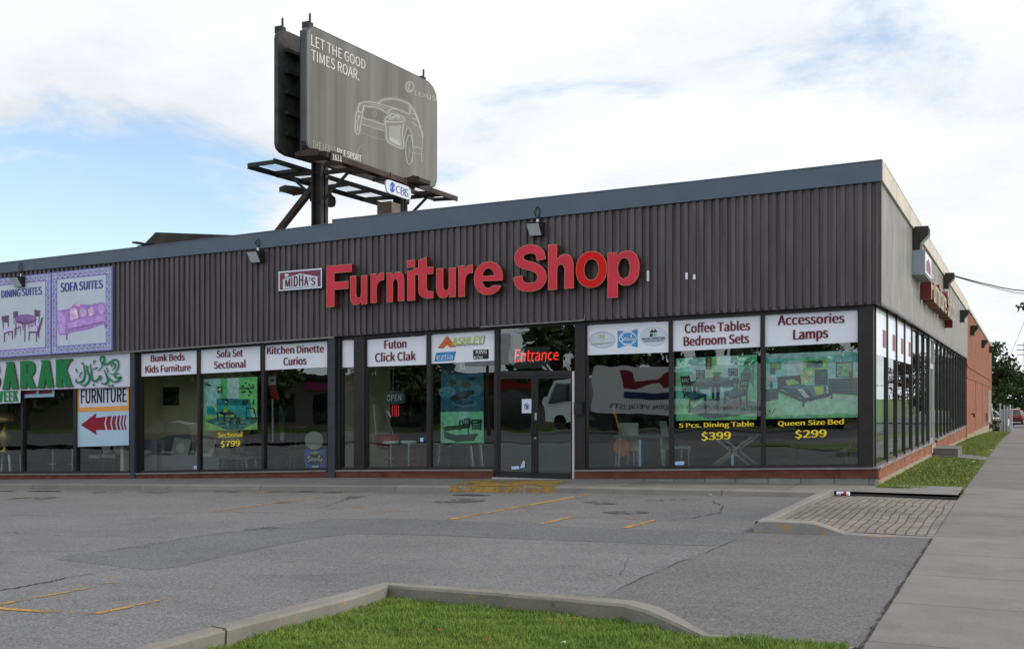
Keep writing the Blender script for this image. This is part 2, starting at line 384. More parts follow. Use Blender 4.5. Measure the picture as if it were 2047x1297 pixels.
# the survey of the photograph: image points carried onto the real planes of the shop (front y, side x, ground z)
SA, CA = math.sin(YAW), math.cos(YAW)
def ray(px, py):
    u = (px - 1023.5) / F_PX
    return Vector((-SA + u * CA, CA + u * SA, (HOR - py) / F_PX))
CAMV = Vector(CAM)
def on_front(px, py, y=0.0):
    r = ray(px, py); return CAMV + r * ((y - CAM[1]) / r.y)
def on_side(px, py, x=0.0):
    r = ray(px, py); return CAMV + r * ((x - CAM[0]) / r.x)
def on_level(px, py, zf):
    r = ray(px, py); p = CAMV + r * 10
    for _ in range(12):
        t = ((zf(p.x) if callable(zf) else zf) - CAM[2]) / r.z; p = CAMV + r * t
    return p
def fx(px, y=.12): return on_front(px, 700, y).x
def sy(px, x=-.1): return on_side(px, 800, x).y
CROP = {'A': (260, 640, 3.8136), 'B': (660, 620, 3.4135), 'C': (1140, 600, 3.2419), 'L': (0, 520, 2.8206), 'L1': (0, 500, 5.896), 'L2': (0, 700, 4.9893),
        'BB': (480, 20, 2.8196), 'B2': (600, 30, 3.6033), 'B3': (480, 280, 4.6523), 'F': (540, 420, 2.225), 'M': (540, 520, 12.794),
        'S': (1700, 300, 1.9654), 'S4': (1740, 420, 4.986), 'S5': (1740, 600, 3.6045), 'S6': (1960, 580, 4.632), 'S2': (1900, 640, 4.986),
        'G1': (0, 920, 2.9243), 'G2': (700, 920, 2.5588), 'G8': (1440, 850, 2.9012), 'R': (260, 380, 3.9365), '': (0, 0, 1.0)}
class Plane:                                               # a flat surface of the place: P((x, y), d) is d metres proud of it
    def __init__(s, kind, val, crop=''):
        s.k, s.val = kind, val; s.o = CROP[crop]
    def __call__(s, p, d=0.0):
        x, y = s.o[0] + p[0] / s.o[2], s.o[1] + p[1] / s.o[2]
        if s.k == 'front': q = on_front(x, y, s.val); q.y -= d
        else: q = on_side(x, y, s.val); q.x += d
        return q
    def n(s): return Vector((0, -1, 0)) if s.k == 'front' else Vector((1, 0, 0))
def smooth_path(pts, k=5):                                  # Catmull-Rom through the points
    P = [np.array(p, float) for p in pts]; P = [2 * P[0] - P[1]] + P + [2 * P[-1] - P[-2]]; out = []
    for i in range(1, len(P) - 2):
        for j in range(k):
            t = j / k
            out.append(.5 * ((2 * P[i]) + (-P[i - 1] + P[i + 1]) * t + (2 * P[i - 1] - 5 * P[i] + 4 * P[i + 1] - P[i + 2]) * t * t + (-P[i - 1] + 3 * P[i] - 3 * P[i + 1] + P[i + 2]) * t ** 3))
    out.append(P[-2]); return [tuple(o) for o in out]
_TC = {}
try:
    import os
    FONT = bpy.data.fonts.load(os.path.join(bpy.utils.system_resource('DATAFILES'), 'fonts', 'Noto Sans CJK Regular.woff2'))   # the sans face that ships inside Blender
except Exception: FONT = None
def text_geo(body, bold=0.0, spacing=1.0, shear=0.0, res=3):
    key = (body, bold, spacing, shear, res)
    if key in _TC: return _TC[key]
    cu = bpy.data.curves.new('lettering', 'FONT'); cu.body = body; cu.offset = 0 if bold > 0 else bold
    if FONT: cu.font = FONT
    cu.space_character = spacing; cu.shear = shear; cu.resolution_u = res
    o = bpy.data.objects.new('lettering', cu); C.objects.link(o)
    dg = bpy.context.evaluated_depsgraph_get(); me = bpy.data.meshes.new_from_object(o.evaluated_get(dg))
    v = np.array([tuple(q.co) for q in me.vertices])[:, :2]; f = [list(p.vertices) for p in me.polygons]
    bpy.data.objects.remove(o); bpy.data.curves.remove(cu); bpy.data.meshes.remove(me)
    lo, hi = v.min(0), v.max(0); v = (v - lo) / (hi - lo)
    _TC[key] = (v, f); return v, f
def _arc(cx, cy, rx, ry, a0, a1, n=14, p=1.0):
    o = []
    for k in range(n + 1):
        a = R(a0 + (a1 - a0) * k / n); c, s = math.cos(a), math.sin(a)
        o.append((cx + rx * math.copysign(abs(c) ** p, c), cy + ry * math.copysign(abs(s) ** p, s)))
    return o
def _band(pts, w, asp):                                     # outline of a stroke of width w (asp = width / height of the letter)
    q = [np.array((a * asp, b)) for a, b in pts]; l, r = [], []
    for k, p in enumerate(q):
        t = q[min(k + 1, len(q) - 1)] - q[max(k - 1, 0)]; t = t / np.linalg.norm(t); m = np.array((-t[1], t[0])) * w / 2
        l.append(p + m); r.append(p - m)
    return [(a / asp, b) for a, b in l + r[::-1]]
_n = [(0, 0), (0, 1), (.34, 1), (.34, .86)] + _arc(.62, .62, .38, .38, 110, 0, 10, .8)[0:] + [(1, 0), (.65, 0), (.65, .58)] + _arc(.50, .60, .155, .17, 20, 160, 6) + [(.35, .58), (.35, 0)]
GLYPH = {
 'F': [[(0, 0), (0, 1), (1, 1), (1, .81), (.31, .81), (.31, .595), (.87, .595), (.87, .41), (.31, .41), (.31, 0)]],
 'n': [_n], 'u': [[(1 - a, 1 - b) for a, b in _n]],
 'r': [[(0, 0), (0, 1), (.42, 1), (.42, .84), (.52, .94), (.68, 1.0), (1, 1), (1, .74), (.76, .74), (.56, .68), (.46, .54), (.44, .40), (.44, 0)]],
 'i': [[(0, 0), (0, .74), (1, .74), (1, 0)], [(0, .82), (0, 1), (1, 1), (1, .82)]],
 't': [[(.24, .20), (.24, .58), (0, .58), (0, .75), (.24, .75), (.24, .92), (.66, 1), (.66, .75), (1, .75), (1, .58), (.66, .58), (.66, .26), (.72, .17), (1, .16), (1, 0), (.72, -.005), (.46, .03), (.30, .10)]],
 'e': [_arc(.5, .5, .5, .5, -9, 332, 40, .92) + [(.68, .27)] + _arc(.5, .47, .215, .27, -50, -172, 10) + [(.29, .42)], [(.30, .575), (.70, .575)] + _arc(.5, .575, .20, .225, 0, 180, 10)[1:-1]],
 'o': [_arc(.5, .5, .5, .5, 0, 360, 44, .92)[:-1], _arc(.5, .5, .235, .29, 0, 360, 36, .95)[:-1]],
 'p': [[(0, 0), (0, .975), (.30, .975), (.30, .90), (.42, .97), (.58, 1)] + _arc(.60, .62, .40, .38, 88, -88, 22, .9) + [(.44, .255), (.32, .33), (.32, 0)], _arc(.515, .62, .195, .225, 0, 360, 28)[:-1]],
 'h': [[(0, 0), (0, 1), (.35, 1), (.35, .66), (.47, .74)] + _arc(.65, .44, .35, .33, 100, 0, 10, .8) + [(1, 0), (.65, 0), (.65, .42)] + _arc(.5, .43, .15, .12, 20, 160, 6) + [(.35, .42), (.35, 0)]],
 'S': [_band(smooth_path([(.84, .66), (.80, .80), (.66, .885), (.48, .905), (.28, .87), (.17, .765), (.20, .65), (.36, .575), (.62, .515), (.80, .425), (.865, .29), (.80, .165), (.66, .105), (.48, .093), (.28, .12), (.16, .215), (.13, .335)], 6), .185, .69)]}
_GC = {}
def _inset(c, e, hole):                                     # move a closed outline by e into the letter's body
    P_ = [np.array(p) for p in c]; n = len(P_); ar = sum(P_[k][0] * P_[(k + 1) % n][1] - P_[(k + 1) % n][0] * P_[k][1] for k in range(n))
    sg_ = (1 if ar > 0 else -1) * (-1 if hole else 1); o = []
    for k in range(n):
        d1, d2 = P_[k] - P_[k - 1], P_[(k + 1) % n] - P_[k]; d1 = d1 / (np.linalg.norm(d1) + 1e-9); d2 = d2 / (np.linalg.norm(d2) + 1e-9)
        n1, n2 = np.array((-d1[1], d1[0])), np.array((-d2[1], d2[0])); m = n1 + n2; m = m / max(.35, m.dot(m)) * 2
        o.append(tuple(P_[k] + m * e * sg_ * .5 * 2 / 2))
    return o
def glyph(ch, w=1.0, h=1.0, e=0.0):
    key_ = (ch, round(w, 3), round(h, 3), e)
    if key_ in _GC: return _GC[key_]
    cu = bpy.data.curves.new('letter_outline', 'CURVE'); cu.dimensions = '2D'; cu.fill_mode = 'BOTH'
    full = np.array([p for c in GLYPH[ch] for p in c]); lo, hi = full.min(0), full.max(0)
    for k, c in enumerate(GLYPH[ch]):
        c = [((a - lo[0]) / (hi[0] - lo[0]) * w, (b - lo[1]) / (hi[1] - lo[1]) * h) for a, b in c]
        if e: c = _inset(c, e, k == 1 and ch != 'i')
        s = cu.splines.new('POLY'); s.points.add(len(c) - 1); s.use_cyclic_u = True
        for p, (a, b) in zip(s.points, c): p.co = (a, b, 0, 1)
    o = bpy.data.objects.new('letter_outline', cu); C.objects.link(o); dg = bpy.context.evaluated_depsgraph_get(); me = bpy.data.meshes.new_from_object(o.evaluated_get(dg))
    v = np.array([tuple(q.co) for q in me.vertices])[:, :2]; f = [list(p.vertices) for p in me.polygons]
    # weld, so that only the true outline counts as boundary
    key, idx, out = {}, [], []
    for p in v:
        k = (round(p[0], 5), round(p[1], 5))
        if k not in key: key[k] = len(out); out.append(p)
        idx.append(key[k])
    f = [[idx[k] for k in q] for q in f]; f = [q for q in f if len(set(q)) == len(q)]; v = np.array(out)
    bpy.data.objects.remove(o); bpy.data.curves.remove(cu); bpy.data.meshes.remove(me)
    _GC[key_] = (v / np.array([w, h]), f); return _GC[key_]
def bil(q, u, v):
    tl, tr, br, bl = q
    return (bl * (1 - u) + br * u) * (1 - v) + (tl * (1 - u) + tr * u) * v
def put_text(mb, body, quad, bold=.0, spacing=1.0, shear=0.0, depth=None, res=3, inset=0.0):
    v, f = glyph(body, (quad[1] - quad[0]).length, (quad[0] - quad[3]).length, inset) if body in GLYPH and depth is not None else text_geo(body, bold, spacing, shear, res); i = len(mb.v); n = len(v)
    if bold > 0 and depth is None:                          # heavier strokes: a few copies side by side, each a hair proud of the last
        W_ = (quad[1] - quad[0]).length; H_ = (quad[0] - quad[3]).length
        nrm = (quad[1] - quad[0]).cross(quad[3] - quad[0]).normalized()
        if nrm.dot(CAMV - quad[0]) < 0: nrm = -nrm
        cap = max(1, len(body)); e = bold * 1.5 * H_ / W_ * min(1.0, W_ / H_ / cap * 1.55)
        for k, s_ in enumerate((-1, -.4, .2, 1)):
            j = len(mb.v); mb.v += [bil(quad, e + a * (1 - 2 * e) + s_ * e, b) + nrm * (.0005 * k) for a, b in v]
            mb.f += [[q + j for q in p] for p in f]; mb.m += [mb.cur] * len(f)
        return mb
    pts = [bil(quad, a, b) for a, b in v]
    mb.v += pts; mb.f += [[k + i for k in q] for q in f]; mb.m += [mb.cur] * len(f)
    if depth is not None:
        dv = Vector(depth); mb.v += [p + dv for p in pts]
        cnt = {}
        for q in f:
            for a, b in zip(q, q[1:] + q[:1]): cnt[(min(a, b), max(a, b))] = cnt.get((min(a, b), max(a, b)), 0) + 1
        for (a, b), c in cnt.items():
            if c == 1: mb.f.append([i + a, i + b, i + n + b, i + n + a]); mb.m.append(mb.cur)
    return mb
def quad(P, tl, tr, br, bl, d=0.0): return [P(q, d) for q in (tl, tr, br, bl)]
def rectq(P, x0, y0, x1, y1, d=0.0): return quad(P, (x0, y0), (x1, y0), (x1, y1), (x0, y1), d)
def ribbon(mb, P, pts, w, d, taper=False):                 # a flat stroke in the coordinates of plane P
    pts = [Vector((p[0], p[1])) for p in pts]; n = len(pts); L, Rr = [], []
    for k, p in enumerate(pts):
        t = pts[min(k + 1, n - 1)] - pts[max(k - 1, 0)]; t = t.normalized() if t.length else Vector((1, 0)); q = Vector((-t.y, t.x))
        ww = (w[k] if isinstance(w, (list, tuple)) else w) / 2
        if taper: ww *= .35 + .65 * math.sin(math.pi * (k + .5) / n)
        L.append(P(p + q * ww, d)); Rr.append(P(p - q * ww, d))
    return mb.loft([L, Rr])
def ell(cx, cy, rx, ry, n=20, a0=0, a1=360): return [(cx + rx * math.cos(R(a0 + (a1 - a0) * k / n)), cy + ry * math.sin(R(a0 + (a1 - a0) * k / n))) for k in range(n if a1 - a0 == 360 else n + 1)]
def picture(name, parent, P, items, d0=.002, dd=.0004, inkf=None):    # printed artwork: flat colour areas, each a hair proud of the last
    mb = MB(); ms = []; d = d0
    for it in items:
        key = (inkf or ink)(it[0])
        if key not in ms: ms.append(key)
        mb.cur = ms.index(key); d += dd
        if len(it) == 3: ribbon(mb, P, it[1], it[2], d)
        else: mb.poly([P(q, d) for q in it[1]])
    mb.raw = True
    return mb.build(name, ms, parent)

# ------------------------------------------------------------------ the lie of the land: the lot and the shop fall gently to the left and to the back
T = lines((0, 5.963), (-3.38, 5.853), (-11.93, 5.645)); T2 = lines((-11.93, 5.560), (-17.8, 5.335), (-22.5, 5.184))
FB = lines((0, 5.587), (-3.38, 5.481), (-7.72, 5.334), (-13.69, 5.126), (-22.5, 4.917))
SB = lines((0, 3.341), (-3.38, 3.251), (-5.83, 3.192), (-8.18, 3.13), (-11.88, 3.0), (-17.94, 2.767), (-22.5, 2.64))
SL = lines((0, .335), (-.4, .324), (-6.08, .118), (-7.97, .08), (-11.33, -.019), (-12.21, -.054), (-17.98, -.288), (-22.67, -.438))
S = lines((3, 0), (0, 0.0), (-2.4, -.03), (-4.6, -.06), (-6, -.07), (-11.5, -.2), (-15.3, -.33), (-18, -.42), (-22.56, -.585))
K = lines((3, .0), (-.8, -.01), (-2, -.025), (-4.05, -.06), (-5.8, -.09), (-10.47, -.225), (-13.93, -.325), (-20.65, -.52))
_L = lines((1.4, -.075), (-2, -.137), (-4, -.182), (-5.8, -.215), (-10.5, -.345), (-13.9, -.435), (-20.65, -.64))
def L(x): return _L(max(-60, min(1.4, x)))
G = lines((0, 0), (35, -.33), (55, -.72), (80, -1.25), (130, -1.55), (400, -1.6))
def Gy(y): return G(y) if y > 0 else 0.0
TS = lines((0, 5.963), (34.6, 5.915), (78, 5.80)); SBS = lines((0, 3.345), (.6, 3.375), (34.6, 3.38)); SLS = lines((-.1, .325), (35.5, .275))
SG = lines((0, -.02), (13, -.11), (35, -.36), (55, -.72), (79, -1.22))
def grid(name, mname, xs, ys, zf, kind='structure', lift=0.0):
    mb = MB(); mb.loft([[(x, y, zf(x, y) + lift) for x in xs] for y in ys]); return mb.build(name, mname, None, kind=kind)
def frange(a, b, n): return [a + (b - a) * k / n for k in range(n + 1)]
XL = sorted(set([-60, -45, -32] + [q[0] for q in ((1.4,), (-2,), (-4,), (-5.8,), (-10.5,), (-13.9,), (-20.65,))] + frange(-20, 0, 10)))
YG = [-600, -200, -100, -60, -30, -1.6, 0, 20, 35, 55, 80, 130, 400, 1500]
grid('ground', 'lawn', [-900, -200] + XL + [2, 40, 200, 900], YG, lambda x, y: L(x) + Gy(y) - .06)
grid('parking_lot', 'lot', XL, [-28, -20, -14, -10, -6, -3, -1.55], lambda x, y: L(x))
grid('road', 'road', [-160, -60, -30, -10, 0, 60, 160], [-52, -46, -40, -34, -28.2], lambda x, y: max(-1.6, min(-.08, -.08 + .024 * x)) - .03)
grid('side_road', 'road', [6, 9, 12, 15], [-28, 0, 35, 55, 80, 130, 400], lambda x, y: -.14 + Gy(y), lift=.03)
sw = grid('pavement', 'walk', [1.4, 3.3], [-27.9, -14, -7, -1.6, -.3] + frange(1, 79, 24) + [130, 300], lambda x, y: -.072 + Gy(y))
grid('cross_street', 'road', [-60, -20, 1.2, 20, 60], [116, 128], lambda x, y: -1.5, lift=.06)
rl = MB(); 
for x in (10.4, 10.6): rl.loft([[(x - .05, y, -.1 + Gy(y)) for y in (-26, 0, 35, 55, 80, 130)], [(x + .05, y, -.1 + Gy(y)) for y in (-26, 0, 35, 55, 80, 130)]])
rl.build('road_centre_line', 'yellow_paint', kind='structure')

def flat_on_lot(name, mname, pts, lift, z=None, kind='structure'):
    mb = MB(); q = [on_level(px, py, L) for px, py in pts]
    mb.poly([(p.x, p.y, L(p.x) + lift) for p in q]); return mb.build(name, mname, kind=kind)
patch = [(113, 1118), (137, 1108), (239, 1097), (369, 1077), (520, 1056), (665, 1036), (800, 1037), (899, 1039), (1075, 1048), (1247, 1058), (1400, 1061), (1500, 1066), (1480, 1080), (1458, 1091), (1356, 1089), (1210, 1083), (1075, 1078), (880, 1070), (700, 1067), (629, 1075), (513, 1098), (349, 1134), (297, 1139), (212, 1129)]
mbp = MB(); qs = [on_level(px, py, L) for px, py in patch]
bmt = bmesh.new()
mbp.poly([(p.x, p.y, 0) for p in qs])
po = mbp.build('asphalt_patch', 'patch', kind='structure')
def drape(o, lift, cuts=28):                                # follow the fall of the lot
    bm = bmesh.new(); bm.from_mesh(o.data)
    for k in range(cuts):
        x = -12 + 14 * k / cuts
        bmesh.ops.bisect_plane(bm, geom=bm.verts[:] + bm.edges[:] + bm.faces[:], plane_co=(x, 0, 0), plane_no=(1, 0, 0))
    for v in bm.verts: v.co.z = L(v.co.x) + lift
    bm.to_mesh(o.data); bm.free()
drape(po, .0025)
ap = MB(); qs = [on_level(px, py, L) for px, py in ((1503, 1069), (1867, 1070), (1722, 1296), (1100, 1262), (1208, 1190), (1330, 1130), (1458, 1091))]
qs[2].x = 1.398; qs[1].x = 1.398
ap.poly([(p.x, p.y, 0) for p in qs]); drape(ap.build('driveway_apron', 'apron', kind='structure'), .004)
def lot_line(name, mname, pts, w, lift=.0055):
    q = [on_level(px, py, L) for px, py in pts]; out = []
    for a, b in zip(q, q[1:]):
        n = max(1, int((b - a).length / .5)); out += [a.lerp(b, k / n) for k in range(n)]
    out.append(q[-1]); Lr, Rr = [], []
    for k, p in enumerate(out):
        t = (out[min(k + 1, len(out) - 1)] - out[max(0, k - 1)]); t.z = 0; t.normalize(); s = Vector((-t.y, t.x, 0))
        ww = w * (.8 + .4 * random.random()) / 2
        a, b = p + s * ww, p - s * ww
        Lr.append((a.x, a.y, L(a.x) + lift)); Rr.append((b.x, b.y, L(b.x) + lift))
    return MB().loft([Lr, Rr]).build(name, mname, kind='structure')
for k, pts in enumerate([[(1178, 988), (900, 1038)], [(1080, 1047), (1145, 1033)], [(1250, 1055), (1310, 1039)]]): lot_line('parking_line', 'yellow_paint', pts, .11)
for k, pts in enumerate([[(1145, 1032), (1310, 1039)], [(431, 1022), (560, 1004), (698, 988)], [(585, 1028), (640, 1020), (700, 1011)], [(622, 1029), (700, 1033)], [(700, 1014), (819, 1015.5), (708, 1033)], [(51, 993), (178, 978)], [(205, 1019), (561, 980)], [(700, 984), (772, 980)]]): lot_line('parking_line', 'yellow_faint', pts, .10)
for pts in ([(-20, 1211), (60, 1197), (178, 1175)], [(198, 1168), (212, 1166), (246, 1165)], [(-20, 1213), (20, 1218), (185, 1228)], [(185, 1228), (277, 1209), (316, 1200)]): lot_line('parking_line', 'yellow_paint', pts, .085)
for pts in ([(316, 1200), (427, 1176)], [(366, 1176), (427, 1177)]): lot_line('parking_line', 'yellow_faint', pts, .09)
def crack(pts, w=.02):
    q = []
    for a, b in zip(pts, pts[1:]):
        for k in range(8):
            t = k / 8; q.append((a[0] + (b[0] - a[0]) * t + random.uniform(-2.5, 2.5), a[1] + (b[1] - a[1]) * t + random.uniform(-.8, .8)))
    q.append(pts[-1]); return lot_line('asphalt_crack', 'crack', q, w, .007)
for pts, w in (([(-10, 1182), (50, 1172), (100, 1163), (128, 1156)], .03), ([(128, 1156), (250, 1134)], .012), ([(0, 1030), (200, 1029), (430, 1023), (580, 1025)], .016), ([(30, 1066), (120, 1070), (220, 1073), (340, 1075)], .014), ([(0, 1104), (200, 1101), (300, 1092)], .016),
               ([(700, 992), (690, 1000), (640, 1016)], .014), ([(1215, 1188), (1300, 1148), (1400, 1108), (1475, 1078)], .010), ([(900, 1027), (1080, 1029), (1240, 1036), (1400, 1041)], .016), ([(1420, 1000), (1445, 1012), (1440, 1024), (1380, 1036)], .018), ([(239, 1097), (369, 1076), (665, 1035.5)], .018), ([(1260, 1110), (1240, 1150)], .007)): crack(pts, w)
# the dark line where the lot meets the pavement
MB().loft([[(1.385 + .006 * math.sin(y * 7) + .006 * math.sin(y * 23), y, L(1.36) + .014) for y in frange(-16, -7.2, 60)], [(1.41, y, -.0665) for y in frange(-16, -7.2, 60)]]).build('pavement_edge_gap', 'crack', kind='structure')

# the walkway along the shop front and its kerb
YK = -1.6
XW = [1.4, .6, 0, -.8, -2, -2.4, -4.05, -4.6, -5.8, -7, -8.5, -10.47, -11.5, -13.93, -15.3, -18, -20.65, -22.56, -30, -40]
w = MB(); w.loft([[(x, YK + .17, K(x)) for x in XW], [(x, -.3, S(x) * .8 + K(x) * .2) for x in XW], [(x, .3, S(x)) for x in XW]]); w.build('walkway', 'storewalk', kind='structure')
def yk(x): return YK
k = MB(); xs = frange(-.77, -40, 110)
k.loft([[(x, YK + .17, K(x) - .001) for x in xs], [(x, YK + .03, K(x) - .003) for x in xs], [(x, YK, K(x) - .03) for x in xs], [(x, YK - .025, L(x) - .03) for x in xs]])
k.build('walkway_kerb', 'kerb', kind='structure')
pm = MB(); P1 = [(892, 981), (1110, 981), (1110, 972), (1148, 964), (1150, 960), (950, 958), (905, 968), (892, 972)]
pt = [on_level(px, py, K) for px, py in ((905, 969.5), (1109, 971.5), (1146, 962.5), (935, 960))]
nx = 14
pm.loft([[Vector((pt[0].x + (pt[1].x - pt[0].x) * i / nx, YK + .012, 0)) for i in range(nx + 1)], [Vector((pt[0].x + (pt[2].x - pt[0].x) * i / nx, -.35, 0)) for i in range(nx + 1)]])
for v in pm.v: v.z = (K(v.x) if v.y < -1 else S(v.x) * .8 + K(v.x) * .2) + .006
pm.loft([[(pt[0].x + (pt[1].x - pt[0].x) * i / nx, YK + .004, K(pt[0].x + (pt[1].x - pt[0].x) * i / nx) - .001) for i in range(nx + 1)], [(pt[0].x + (pt[1].x - pt[0].x) * i / nx, YK - .032, L(pt[0].x) + .01) for i in range(nx + 1)]])
pm.build('yellow_kerb_paint', mat('yellow_kerb', (.32, .20, .05), .75, 0, .3, .25, 8, alpha_worn=.458), kind='structure')
# dark seepage under the kerb on the left
mat('stain', (.035, .033, .032), .7, 0, .4, .2, 6, alpha_worn=.53)
for a, b, y in ((-50, 140, 982), (190, 330, 984), (380, 470, 983.5), (540, 690, 983.5), (880, 980, 990), (1290, 1400, 1000)):
    lot_line('oil_stain', 'stain', [(a, y), ((a + b) / 2, y - .6), (b, y + .4)], .34, .0085)

mat('oil', (.088, .086, .085), .7, 0, .3, .2, 6, alpha_worn=.55)
for x, y, r_ in ((-6.9, -3.6, .55), (-9.6, -3.2, .5), (-9.9, -4.4, .35), (-4.0, -3.4, .45), (-13.5, -4.0, .6), (-3.2, -5.0, .35), (-7.4, -8.6, .5), (-16.6, -4.2, .6)):
    mb = MB(); n_ = 22; mb.poly([(x + r_ * (1 + .25 * math.sin(3 * k)) * math.cos(6.283 * k / n_), y + .8 * r_ * (1 + .2 * math.cos(2 * k)) * math.sin(6.283 * k / n_), 0) for k in range(n_)]); drape(mb.build('oil_stain', 'oil', kind='structure'), .0095)
# the small paved island by the pavement, with its kerbs
xi, yn = -.76, -7.12
grid('paved_island', 'paver', [xi + .16, 0, .7, 1.397], [yn + .1, -5.5, -4, -2.6, YK - .005], lambda x, y: -.065 + .05 * math.exp(-((x - .25) / .8) ** 2) * math.exp(-((y + 4) / 2.5) ** 2) - (.02 if y > -2 else 0))
kk = MB(); ys = [YK - .002, -2.5, -4, -5.5, yn + .001]
kk.loft([[(xi, y, L(xi) - .03) for y in ys], [(xi + .01, y, .02) for y in ys], [(xi + .03, y, .035) for y in ys], [(xi + .15, y, .035) for y in ys], [(xi + .17, y, .02) for y in ys], [(xi + .175, y, -.12) for y in ys]])
kk.build('paved_island_kerb', 'kerb', kind='structure')
kk = MB(); prof = []
for x, zt in ((xi - .02, -.16), (xi + .01, .0), (xi + .06, .045), (xi + .2, .055), (-.1, .055), (.02, .045), (.12, .02), (.26, -.03), (.36, -.055), (.5, -.063), (1.395, -.068)):
    prof.append([(x, yn - .03, L(x) - .03), (x, yn - .012, zt - .02), (x, yn + .02, zt), (x, yn + .14, zt), (x, yn + .16, zt - .02), (x, yn + .165, -.13)])
kk.loft(prof); kk.build('paved_island_kerb', 'kerb3', kind='structure')
kk = MB(); kk.loft([[(x, YK - .001, -.03) for x in (xi + .17, .3, 1.397)], [(x, YK - .004, -.085) for x in (xi + .17, .3, 1.397)]]); kk.build('walkway_end_kerb', 'steel_dark', kind='structure')

# the grass island nearest the camera: kerb with a dropped end, then lawn
OUT = [(120, 1336), (260, 1297), (420, 1252), (560, 1215), (697, 1180), (740, 1169), (768, 1163), (800, 1164), (900, 1171), (1030, 1181), (1160, 1190), (1274, 1199.4), (1320, 1211), (1360, 1232), (1419, 1266), (1500, 1273), (1712, 1291)]
INN = [(160, 1340), (297, 1297), (448, 1256), (575, 1224), (700, 1193), (748, 1178), (776, 1167.5), (810, 1171.5), (900, 1178), (1030, 1188), (1150, 1198), (1247, 1207.5), (1290, 1219), (1340, 1240), (1403, 1269.5), (1490, 1280), (1700, 1297)]
ZT = [.15] * 12 + [.14, .11, .045, .02, .012]
def zk(z): return lambda x: L(x) + z
po_, pi_ = [on_level(*p, zk(z)) for p, z in zip(OUT, ZT)], [on_level(*p, zk(z)) for p, z in zip(INN, ZT)]
for q in (po_[-1], pi_[-1]): q.x = min(q.x, 1.395)
rows = [[], [], [], [], [], []]
for a, b, z in zip(po_, pi_, ZT):
    zt = L(a.x) + z; e = (b - a) * .10
    rows[0].append((a.x, a.y, L(a.x) - .05)); rows[1].append((a.x, a.y, zt - .02)); rows[2].append((a.x + e.x, a.y + e.y, zt)); rows[3].append((b.x - e.x, b.y - e.y, zt)); rows[4].append((b.x, b.y, zt - .02)); rows[5].append((b.x, b.y, L(b.x) - .12))
rows = [[r[0] for r in rows]] + [[r[k] for r in rows] for k in range(1, len(OUT))]
MB().loft(rows).build('grass_island_kerb', 'kerb2', kind='structure')
def kerb_joint(i, t, w_=.008):
    a0, a1, b0, b1 = po_[i], po_[i + 1], pi_[i], pi_[i + 1]; a, b = a0.lerp(a1, t), b0.lerp(b1, t); u = (a1 - a0).normalized() * w_
    mb = MB(); q = [(a, -.04), (a, .151), (b, .151), (b, .13), (b, -.02)]; out_ = (b - a).normalized() * .003
    lo_ = [Vector((p.x, p.y, L(p.x) + z)) + (out_ if k > 2 else -out_ if k == 0 else Vector()) for k, (p, z) in enumerate(q)]
    wig = [0, .3, -.4, .8, -.6]
    mb.loft([[p - u + u * wg for p, wg in zip(lo_, wig)], [p + u + u * wg for p, wg in zip(lo_, wig)]]); mb.build('kerb_joint', 'crack', kind='structure')
kerb_joint(2, .02, .009)
lawn_pts = [(p.x, p.y) for p in pi_] + [(1.395, -22.5), (-9, -22.5)]
def zlawn(x, y): return L(x) + .022 + .014 * math.sin(x * 1.3) * math.sin(y * 1.7)
lm = MB(); lm.poly([(x, y, 0) for x, y in lawn_pts]); lo = lm.build('island_lawn', 'lawn', kind='structure')
bm = bmesh.new(); bm.from_mesh(lo.data)
for k in range(40):
    for ax in (0, 1):
        co = [0, 0, 0]; co[ax] = -9 + 10.4 * k / 40 if ax == 0 else -22.5 + 11 * k / 40; no = [0, 0, 0]; no[ax] = 1
        bmesh.ops.bisect_plane(bm, geom=bm.verts[:] + bm.edges[:] + bm.faces[:], plane_co=co, plane_no=no)
for v in bm.verts: v.co.z = zlawn(v.co.x, v.co.y)
bm.to_mesh(lo.data); bm.free()
def inside(x, y, poly):
    c = False; j = len(poly) - 1
    for i in range(len(poly)):
        if (poly[i][1] > y) != (poly[j][1] > y) and x < (poly[j][0] - poly[i][0]) * (y - poly[i][1]) / (poly[j][1] - poly[i][1]) + poly[i][0]: c = not c
        j = i
    return c
